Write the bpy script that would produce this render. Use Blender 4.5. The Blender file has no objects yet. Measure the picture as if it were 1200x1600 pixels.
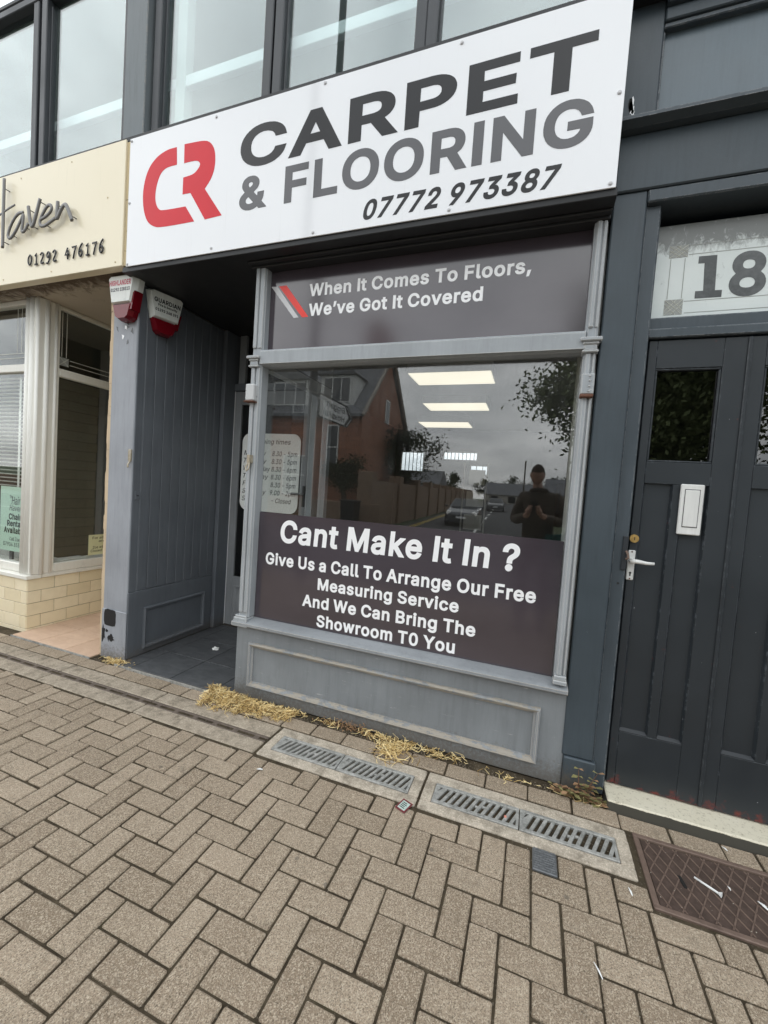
import bpy, bmesh, math, random
from mathutils import Vector, Matrix
R = math.radians
random.seed(7)
SC = bpy.context.scene
COL = SC.collection

# ------------------------------------------------------------------ camera
cam_d = bpy.data.cameras.new('camera')
cam = bpy.data.objects.new('camera', cam_d)
COL.objects.link(cam)
YAW, PITCH, ROLL = R(-19.7346), R(-2.8224), R(4.0040)
fw = Vector((math.sin(YAW) * math.cos(PITCH), math.cos(YAW) * math.cos(PITCH), math.sin(PITCH)))
rt0 = Vector((math.cos(YAW), -math.sin(YAW), 0))
up0 = rt0.cross(fw)
rt = rt0 * math.cos(ROLL) + up0 * math.sin(ROLL)
up = up0 * math.cos(ROLL) - rt0 * math.sin(ROLL)
mw = Matrix((rt, up, -fw)).transposed().to_4x4()
mw.translation = (0, 0, 1.5)
cam.matrix_world = mw
cam_d.sensor_fit = 'VERTICAL'
cam_d.sensor_height = 36
cam_d.sensor_width = 27
cam_d.lens = 644.25 / 1600 * 36
cam_d.clip_start = 0.02
cam_d.clip_end = 3000
SC.camera = cam

# ------------------------------------------------------------------ sky, sun, exposure
W = bpy.data.worlds.new('World')
SC.world = W
W.use_nodes = True
wn = W.node_tree
wn.nodes.clear()
SUN_EL, SUN_AZ = R(34), R(222)      # azimuth measured clockwise from +Y: behind the camera, to its left
def wnode(t, **k):
    n = wn.nodes.new(t)
    for a, b in k.items():
        setattr(n, a, b)
    return n
w_out = wnode('ShaderNodeOutputWorld')
w_bg = wnode('ShaderNodeBackground')
w_sky = wnode('ShaderNodeTexSky', sky_type='NISHITA', sun_disc=False)
w_sky.sun_elevation = SUN_EL
w_sky.sun_rotation = SUN_AZ
w_tc = wnode('ShaderNodeTexCoord')
w_sep = wnode('ShaderNodeSeparateXYZ')
wn.links.new(w_tc.outputs['Generated'], w_sep.inputs[0])
w_z = wnode('ShaderNodeMath', operation='MAXIMUM'); w_z.inputs[1].default_value = 0.0
wn.links.new(w_sep.outputs['Z'], w_z.inputs[0])
w_za = wnode('ShaderNodeMath', operation='ADD'); w_za.inputs[1].default_value = 0.22
wn.links.new(w_z.outputs[0], w_za.inputs[0])
w_div = wnode('ShaderNodeVectorMath', operation='DIVIDE')
wn.links.new(w_tc.outputs['Generated'], w_div.inputs[0])
wn.links.new(w_za.outputs[0], w_div.inputs[1])
w_no = wnode('ShaderNodeTexNoise'); w_no.inputs['Scale'].default_value = 1.3
w_no.inputs['Detail'].default_value = 4; w_no.inputs['Roughness'].default_value = 0.55
w_no.inputs['Distortion'].default_value = 0.4
wn.links.new(w_div.outputs[0], w_no.inputs['Vector'])
w_rp = wnode('ShaderNodeValToRGB')
w_rp.color_ramp.elements[0].position = 0.32; w_rp.color_ramp.elements[0].color = (5.8, 6.4, 6.9, 1)
w_rp.color_ramp.elements[1].position = 0.68; w_rp.color_ramp.elements[1].color = (14.5, 15.0, 15.3, 1)
wn.links.new(w_no.outputs['Fac'], w_rp.inputs[0])
# an overcast sky is brighter overhead than at the horizon
w_g = wnode('ShaderNodeMath', operation='MULTIPLY_ADD'); w_g.inputs[1].default_value = 0.50; w_g.inputs[2].default_value = 0.80
wn.links.new(w_z.outputs[0], w_g.inputs[0])
w_vm = wnode('ShaderNodeVectorMath', operation='SCALE')
wn.links.new(w_rp.outputs['Color'], w_vm.inputs[0])
wn.links.new(w_g.outputs[0], w_vm.inputs['Scale'])
w_mx = wnode('ShaderNodeMix', data_type='RGBA'); w_mx.inputs[0].default_value = 0.94
wn.links.new(w_sky.outputs[0], w_mx.inputs[6])
wn.links.new(w_vm.outputs[0], w_mx.inputs[7])
wn.links.new(w_mx.outputs[2], w_bg.inputs['Color'])
w_bg.inputs['Strength'].default_value = 0.125
wn.links.new(w_bg.outputs[0], w_out.inputs[0])

sun_d = bpy.data.lights.new('sun', 'SUN')
sun = bpy.data.objects.new('sun', sun_d)
COL.objects.link(sun)
sun_d.energy = 1.0
sun_d.angle = R(130)             # veiled by thick cloud: a very broad source
sun_d.color = (1.0, 0.97, 0.92)
sd = Vector((math.sin(SUN_AZ) * math.cos(SUN_EL), math.cos(SUN_AZ) * math.cos(SUN_EL), math.sin(SUN_EL)))
sun.rotation_euler = sd.to_track_quat('Z', 'Y').to_euler()
sun.location = sd * 40

SC.view_settings.view_transform = 'Standard'
SC.view_settings.look = 'None'
SC.view_settings.exposure = 0.28
SC.view_settings.gamma = 1.0
SC.view_settings.use_curve_mapping = False
SC.cycles.max_bounces = 7
SC.cycles.transparent_max_bounces = 16
SC.cycles.glossy_bounces = 5
SC.cycles.use_denoising = True

# ------------------------------------------------------------------ material helpers
class NT:
    def __init__(s, name):
        s.m = bpy.data.materials.new(name)
        s.m.use_nodes = True
        s.t = s.m.node_tree
        s.b = s.t.nodes['Principled BSDF']
        s.o = s.t.nodes['Material Output']
        g = s.t.nodes.new('ShaderNodeNewGeometry')
        s.geo = g
        s.pos = g.outputs['Position']
    def n(s, t, **k):
        x = s.t.nodes.new(t)
        for a, b in k.items():
            setattr(x, a, b)
        return x
    def l(s, a, b):
        s.t.links.new(a, b)
    def vec(s, sc=(1, 1, 1), src=None):
        m = s.n('ShaderNodeMapping')
        m.inputs['Scale'].default_value = sc
        s.l(src or s.pos, m.inputs['Vector'])
        return m.outputs[0]
    def noise(s, scale, detail=4, rough=0.55, vec=None, dist=0.0):
        x = s.n('ShaderNodeTexNoise')
        x.inputs['Scale'].default_value = scale
        x.inputs['Detail'].default_value = detail
        x.inputs['Roughness'].default_value = rough
        x.inputs['Distortion'].default_value = dist
        s.l(vec or s.pos, x.inputs['Vector'])
        return x.outputs['Fac']
    def voro(s, scale, vec=None, out='Distance', feature='F1'):
        x = s.n('ShaderNodeTexVoronoi', feature=feature)
        x.inputs['Scale'].default_value = scale
        s.l(vec or s.pos, x.inputs['Vector'])
        return x.outputs[out]
    def ramp(s, fac, *stops):
        x = s.n('ShaderNodeValToRGB')
        e = x.color_ramp.elements
        while len(e) < len(stops):
            e.new(0.5)
        for el, (p, c) in zip(e, stops):
            el.position = p
            el.color = (*c, 1) if not isinstance(c, (int, float)) else (c, c, c, 1)
        s.l(fac, x.inputs[0])
        return x.outputs['Color']
    def mix(s, fac, a, b, blend='MIX'):
        x = s.n('ShaderNodeMix', data_type='RGBA', blend_type=blend)
        for i, v in ((0, fac), (6, a), (7, b)):
            if isinstance(v, (int, float)):
                x.inputs[i].default_value = v if i == 0 else (v, v, v, 1)
            elif isinstance(v, tuple):
                x.inputs[i].default_value = (*v, 1)
            else:
                s.l(v, x.inputs[i])
        return x.outputs[2]
    def math(s, op, a, b=0.5):
        x = s.n('ShaderNodeMath', operation=op)
        for i, v in ((0, a), (1, b)):
            if isinstance(v, (int, float)):
                x.inputs[i].default_value = v
            else:
                s.l(v, x.inputs[i])
        return x.outputs[0]
    def z(s):
        x = s.n('ShaderNodeSeparateXYZ')
        s.l(s.pos, x.inputs[0])
        return x.outputs['Z']
    def rnd(s):
        return s.n('ShaderNodeObjectInfo').outputs['Random']
    def bump(s, h, strength=0.3, dist=0.002):
        x = s.n('ShaderNodeBump')
        x.inputs['Strength'].default_value = strength
        x.inputs['Distance'].default_value = dist
        s.l(h, x.inputs['Height'])
        s.l(x.outputs[0], s.b.inputs['Normal'])
        return x
    def edge(s, radius=0.006):
        bv = s.n('ShaderNodeBevel', samples=2)
        bv.inputs['Radius'].default_value = radius
        d = s.n('ShaderNodeVectorMath', operation='DOT_PRODUCT')
        s.l(bv.outputs[0], d.inputs[0])
        s.l(s.geo.outputs['Normal'], d.inputs[1])
        return s.math('SUBTRACT', 1.0, d.outputs['Value'])
    def col(s, c):
        if isinstance(c, tuple):
            s.b.inputs['Base Color'].default_value = (*c, 1)
        else:
            s.l(c, s.b.inputs['Base Color'])
    def set(s, rough=None, metal=None, spec=None, coat=None):
        if rough is not None:
            if isinstance(rough, (int, float)):
                s.b.inputs['Roughness'].default_value = rough
            else:
                s.l(rough, s.b.inputs['Roughness'])
        if metal is not None: s.b.inputs['Metallic'].default_value = metal
        if spec is not None: s.b.inputs['Specular IOR Level'].default_value = spec
        if coat is not None:
            s.b.inputs['Coat Weight'].default_value = coat
            s.b.inputs['Coat Roughness'].default_value = 0.06
        return s.m

def sc3(c, k):
    return tuple(max(0, min(1, v * k)) for v in c)

def paint(name, col, rough=0.45, var=0.14, chips=0.0, chipcol=(0.42, 0.36, 0.28), edgewear=0.0, dirt=0.25, bump=0.25, streak=1.0, scuff=0.0, splash=0.0):
    """Brushed exterior paint: mottled colour, drips of dirt, chips and worn edges."""
    n = NT(name)
    a = n.noise(2.2, 5)
    c = n.mix(n.ramp(a, (0.3, 0.0), (0.7, 1.0)), sc3(col, 1 - var), sc3(col, 1 + var))
    st = n.noise(5.0, 6, 0.65, n.vec((6, 6, 0.55)))
    c = n.mix(n.math('MULTIPLY', n.ramp(st, (0.5, 0.0), (0.78, 1.0)), dirt * streak), c, sc3(col, 0.55))
    pale = n.noise(7.0, 7, 0.7, n.vec((1.5, 1.5, 1)))
    c = n.mix(n.math('MULTIPLY', n.ramp(pale, (0.58, 0.0), (0.8, 1.0)), 0.25), c, sc3(col, 1.5))
    if scuff > 0:
        sf = n.noise(4.0, 8, 0.75, n.vec((1.6, 1.6, 16)))
        c = n.mix(n.ramp(sf, (0.70 - scuff * .08, 0.0), (0.76 - scuff * .08, 0.8)), c, (0.52, 0.52, 0.50))
    if splash > 0:
        # mud splashed up from the pavement: ragged spots that thin out with height
        mr = n.n('ShaderNodeMapRange')
        mr.inputs['From Min'].default_value = 0.0; mr.inputs['From Max'].default_value = 0.22
        mr.inputs['To Min'].default_value = 0.30; mr.inputs['To Max'].default_value = -0.12
        n.l(n.z(), mr.inputs['Value'])
        sn = n.noise(55, 8, 0.8)
        c = n.mix(n.math('MULTIPLY', n.ramp(n.math('ADD', sn, mr.outputs[0]), (0.56, 0.0), (0.78, 1.0)), splash), c, (0.12, 0.098, 0.072))
    bh = n.noise(30, 6, 0.7, n.vec((3, 3, 0.25)))
    c = n.mix(n.math('MULTIPLY', n.ramp(bh, (0.35, 0.0), (0.75, 1.0)), 0.28), c, sc3(col, 0.72))
    fine = n.noise(60, 5, 0.6)
    h = n.math('ADD', fine, bh)
    if chips > 0:
        ch = n.noise(16, 9, 0.72, n.vec((0.7, 1, 2.2)))
        cm = n.ramp(ch, (0.735 - chips * 0.16, 0.0), (0.75 - chips * 0.16, 1.0))
        c = n.mix(cm, c, chipcol)
        h = n.math('SUBTRACT', h, n.math('MULTIPLY', cm, 1.0))
    if edgewear > 0:
        e = n.edge(0.007)
        en = n.noise(22, 8, 0.75)
        em = n.math('MULTIPLY', n.ramp(e, (0.02, 0.0), (0.10, 1.0)), n.ramp(en, (0.60 - 0.22 * edgewear, 0.0), (0.66 - 0.2 * edgewear, 1.0)))
        c = n.mix(em, c, chipcol)
    n.col(c)
    n.bump(h, bump, 0.0015)
    r = n.ramp(a, (0.3, max(0.05, rough - 0.08)), (0.7, min(1, rough + 0.1)))
    return n.set(rough=r, spec=0.4)

def plain(name, col, rough=0.5, metal=0.0, spec=0.5, var=0.08, scale=8.0, bump=0.0):
    n = NT(name)
    a = n.noise(scale, 5)
    n.col(n.mix(a, sc3(col, 1 - var), sc3(col, 1 + var)))
    if bump:
        n.bump(n.noise(scale * 12, 4), bump, 0.002)
    return n.set(rough=rough, metal=metal, spec=spec)

def glass(name, f0=0.043, tint=(0.95, 0.97, 0.965), dust=0.0, rough=0.0, refl=(1, 1, 1)):
    """one face of a pane: mirror by Schlick's law, otherwise clear (a pane has two faces)"""
    n = NT(name)
    n.t.nodes.remove(n.b)
    dt = n.n('ShaderNodeVectorMath', operation='DOT_PRODUCT')
    n.l(n.geo.outputs['Normal'], dt.inputs[0]); n.l(n.geo.outputs['Incoming'], dt.inputs[1])
    cs = n.math('ABSOLUTE', dt.outputs['Value'], 0)
    fr = n.math('ADD', n.math('MULTIPLY', n.math('POWER', n.math('SUBTRACT', 1.0, cs), 5.0), 1 - f0), f0)
    tr = n.n('ShaderNodeBsdfTransparent'); tr.inputs['Color'].default_value = (*tint, 1)
    gl = n.n('ShaderNodeBsdfGlossy'); gl.inputs['Roughness'].default_value = rough
    gl.inputs['Color'].default_value = (*refl, 1)
    mx = n.n('ShaderNodeMixShader')
    n.l(fr, mx.inputs[0]); n.l(tr.outputs[0], mx.inputs[1]); n.l(gl.outputs[0], mx.inputs[2])
    out = mx.outputs[0]
    if dust > 0:
        df = n.n('ShaderNodeBsdfDiffuse'); df.inputs['Color'].default_value = (0.62, 0.63, 0.62, 1)
        st = n.noise(9.0, 8, 0.7, n.vec((3.2, 1, 0.8)), 0.6)
        st2 = n.noise(40.0, 5, 0.7, n.vec((2.5, 1, 0.6)))
        zz = n.n('ShaderNodeMapRange')
        zz.inputs['From Min'].default_value = 1.75; zz.inputs['From Max'].default_value = 2.3
        zz.inputs['To Min'].default_value = 0.12; zz.inputs['To Max'].default_value = 1.0
        n.l(n.z(), zz.inputs['Value'])
        f = n.math('MULTIPLY', n.math('MULTIPLY', n.ramp(st, (0.36, 0.15), (0.7, 1.0)), n.ramp(st2, (0.3, 0.4), (0.7, 1.0))), zz.outputs[0])
        f = n.math('MULTIPLY', f, dust)
        m2 = n.n('ShaderNodeMixShader')
        n.l(f, m2.inputs[0]); n.l(out, m2.inputs[1]); n.l(df.outputs[0], m2.inputs[2])
        out = m2.outputs[0]
    n.l(out, n.o.inputs['Surface'])
    return n.m

def emit(name, col, strength):
    n = NT(name)
    n.col((0.8, 0.8, 0.8))
    n.b.inputs['Emission Color'].default_value = (*col, 1)
    n.b.inputs['Emission Strength'].default_value = strength
    return n.m

# ------------------------------------------------------------------ mesh helpers
class MB:
    def __init__(s):
        s.v = []; s.f = []; s.mi = []; s.cur = 0
    def add(s, v, f):
        o = len(s.v)
        s.v += [tuple(p) for p in v]
        for q in f:
            s.f.append(tuple(i + o for i in q)); s.mi.append(s.cur)
        return s
    def box(s, x0, x1, y0, y1, z0, z1, b=0.0):
        if x0 > x1: x0, x1 = x1, x0
        if y0 > y1: y0, y1 = y1, y0
        if z0 > z1: z0, z1 = z1, z0
        b = min(b, (x1 - x0) * 0.45, (y1 - y0) * 0.45, (z1 - z0) * 0.45)
        lo, hi = (x0, y0, z0), (x1, y1, z1)
        if b <= 0:
            v = [(x, y, z) for x in (x0, x1) for y in (y0, y1) for z in (z0, z1)]
            return s.add(v, [(0, 1, 3, 2), (4, 6, 7, 5), (0, 4, 5, 1), (2, 3, 7, 6), (0, 2, 6, 4), (1, 5, 7, 3)])
        idx = {}; v = []
        for sx in (0, 1):
            for sy in (0, 1):
                for sz in (0, 1):
                    sg = (sx, sy, sz)
                    for a in range(3):
                        p = []
                        for k in range(3):
                            base = hi[k] if sg[k] else lo[k]
                            if k != a: base += -b if sg[k] else b
                            p.append(base)
                        idx[(sg, a)] = len(v); v.append(tuple(p))
        f = []
        for a in range(3):
            k1, k2 = [k for k in range(3) if k != a]
            for sa in (0, 1):
                q = []
                for u, w in ((0, 0), (1, 0), (1, 1), (0, 1)):
                    sg = [0, 0, 0]; sg[a] = sa; sg[k1] = u; sg[k2] = w
                    q.append(idx[(tuple(sg), a)])
                f.append(q)
        for a in range(3):
            k1, k2 = [k for k in range(3) if k != a]
            for u in (0, 1):
                for w in (0, 1):
                    s0 = [0, 0, 0]; s0[k1] = u; s0[k2] = w
                    s1 = list(s0); s1[a] = 1
                    f.append([idx[(tuple(s0), k1)], idx[(tuple(s1), k1)], idx[(tuple(s1), k2)], idx[(tuple(s0), k2)]])
        for sx in (0, 1):
            for sy in (0, 1):
                for sz in (0, 1):
                    f.append([idx[((sx, sy, sz), a)] for a in range(3)])
        c = Vector(((x0 + x1) / 2, (y0 + y1) / 2, (z0 + z1) / 2))
        g = []
        for q in f:
            p = [Vector(v[i]) for i in q]
            nrm = (p[1] - p[0]).cross(p[2] - p[1])
            mid = sum(p, Vector()) / len(p)
            g.append(q if nrm.dot(mid - c) > 0 else q[::-1])
        return s.add(v, g)
    def tube(s, pts, r, seg=8, cap=True, sy=1.0):
        pts = [Vector(p) for p in pts]
        if isinstance(r, (int, float)): r = [r] * len(pts)
        t0 = (pts[1] - pts[0]).normalized()
        ref = Vector((0, 0, 1)) if abs(t0.z) < 0.9 else Vector((1, 0, 0))
        u = t0.cross(ref).normalized()
        v = []; f = []
        for i, p in enumerate(pts):
            if i == 0: t = pts[1] - pts[0]
            elif i == len(pts) - 1: t = pts[-1] - pts[-2]
            else: t = (pts[i + 1] - pts[i]).normalized() + (pts[i] - pts[i - 1]).normalized()
            t = t.normalized() if t.length > 1e-9 else t0
            u = (u - t * u.dot(t))
            u = u.normalized() if u.length > 1e-6 else t.orthogonal().normalized()
            w = t.cross(u)
            for k in range(seg):
                a = 2 * math.pi * k / seg
                d = (u * math.cos(a) + w * math.sin(a)) * r[i]
                d.y *= sy
                v.append(p + d)
        for i in range(len(pts) - 1):
            for k in range(seg):
                a, b2 = i * seg + k, i * seg + (k + 1) % seg
                f.append((a, b2, b2 + seg, a + seg))
        if cap:
            f.append(tuple(range(seg))[::-1])
            f.append(tuple(range((len(pts) - 1) * seg, len(pts) * seg)))
        return s.add(v, f)
    def prism(s, poly, axis, a0, a1):
        """extrude a closed 2-D outline along an axis ('x': outline is (y,z), 'y': (x,z), 'z': (x,y))"""
        def P(q, a):
            return (a, q[0], q[1]) if axis == 'x' else (q[0], a, q[1]) if axis == 'y' else (q[0], q[1], a)
        n = len(poly)
        v = [P(q, a0) for q in poly] + [P(q, a1) for q in poly]
        f = [tuple(range(n))[::-1], tuple(range(n, 2 * n))] + [(i, (i + 1) % n, (i + 1) % n + n, i + n) for i in range(n)]
        return s.add(v, f)
    def quad(s, a, b, c, d):
        return s.add([a, b, c, d], [(0, 1, 2, 3)])
    def disc(s, c, r, axis='y', seg=20, depth=0.004):
        c = Vector(c)
        e = {'x': Vector((1, 0, 0)), 'y': Vector((0, 1, 0)), 'z': Vector((0, 0, 1))}[axis]
        return s.tube([c - e * depth / 2, c + e * depth / 2], r, seg)
    def build(s, name, mat, parent=None, smooth=False, fix=True):
        me = bpy.data.meshes.new(name)
        me.from_pydata(s.v, [], s.f)
        mats = mat if isinstance(mat, (list, tuple)) else [mat]
        for m in mats: me.materials.append(m)
        if len(mats) > 1: me.polygons.foreach_set('material_index', s.mi)
        if fix:
            bm = bmesh.new(); bm.from_mesh(me)
            bmesh.ops.recalc_face_normals(bm, faces=bm.faces)
            bm.to_mesh(me); bm.free()
        if smooth: me.polygons.foreach_set('use_smooth', [True] * len(me.polygons))
        me.update()
        return link(name, me, parent)

def link(name, me, parent=None):
    o = bpy.data.objects.new(name, me)
    COL.objects.link(o)
    if parent is not None: adopt(o, parent)
    return o

def adopt(o, parent):
    o.parent = parent
    if parent.type == 'EMPTY':
        o.matrix_parent_inverse = Matrix.Translation(-Vector(parent.location))

def thing(name, label, cat, loc, group=None):
    o = bpy.data.objects.new(name, None)
    COL.objects.link(o)
    o.location = loc
    o.empty_display_size = 0.1
    return tag(o, label, cat, group)

def tag(o, label, cat, group=None):
    o['label'] = label; o['category'] = cat
    if group: o['group'] = group
    return o

def struct(o):
    o['kind'] = 'structure'
    return o

def box(name, x0, x1, y0, y1, z0, z1, mat, parent=None, b=0.004):
    return MB().box(x0, x1, y0, y1, z0, z1, b).build(name, mat, parent, fix=False)

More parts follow.
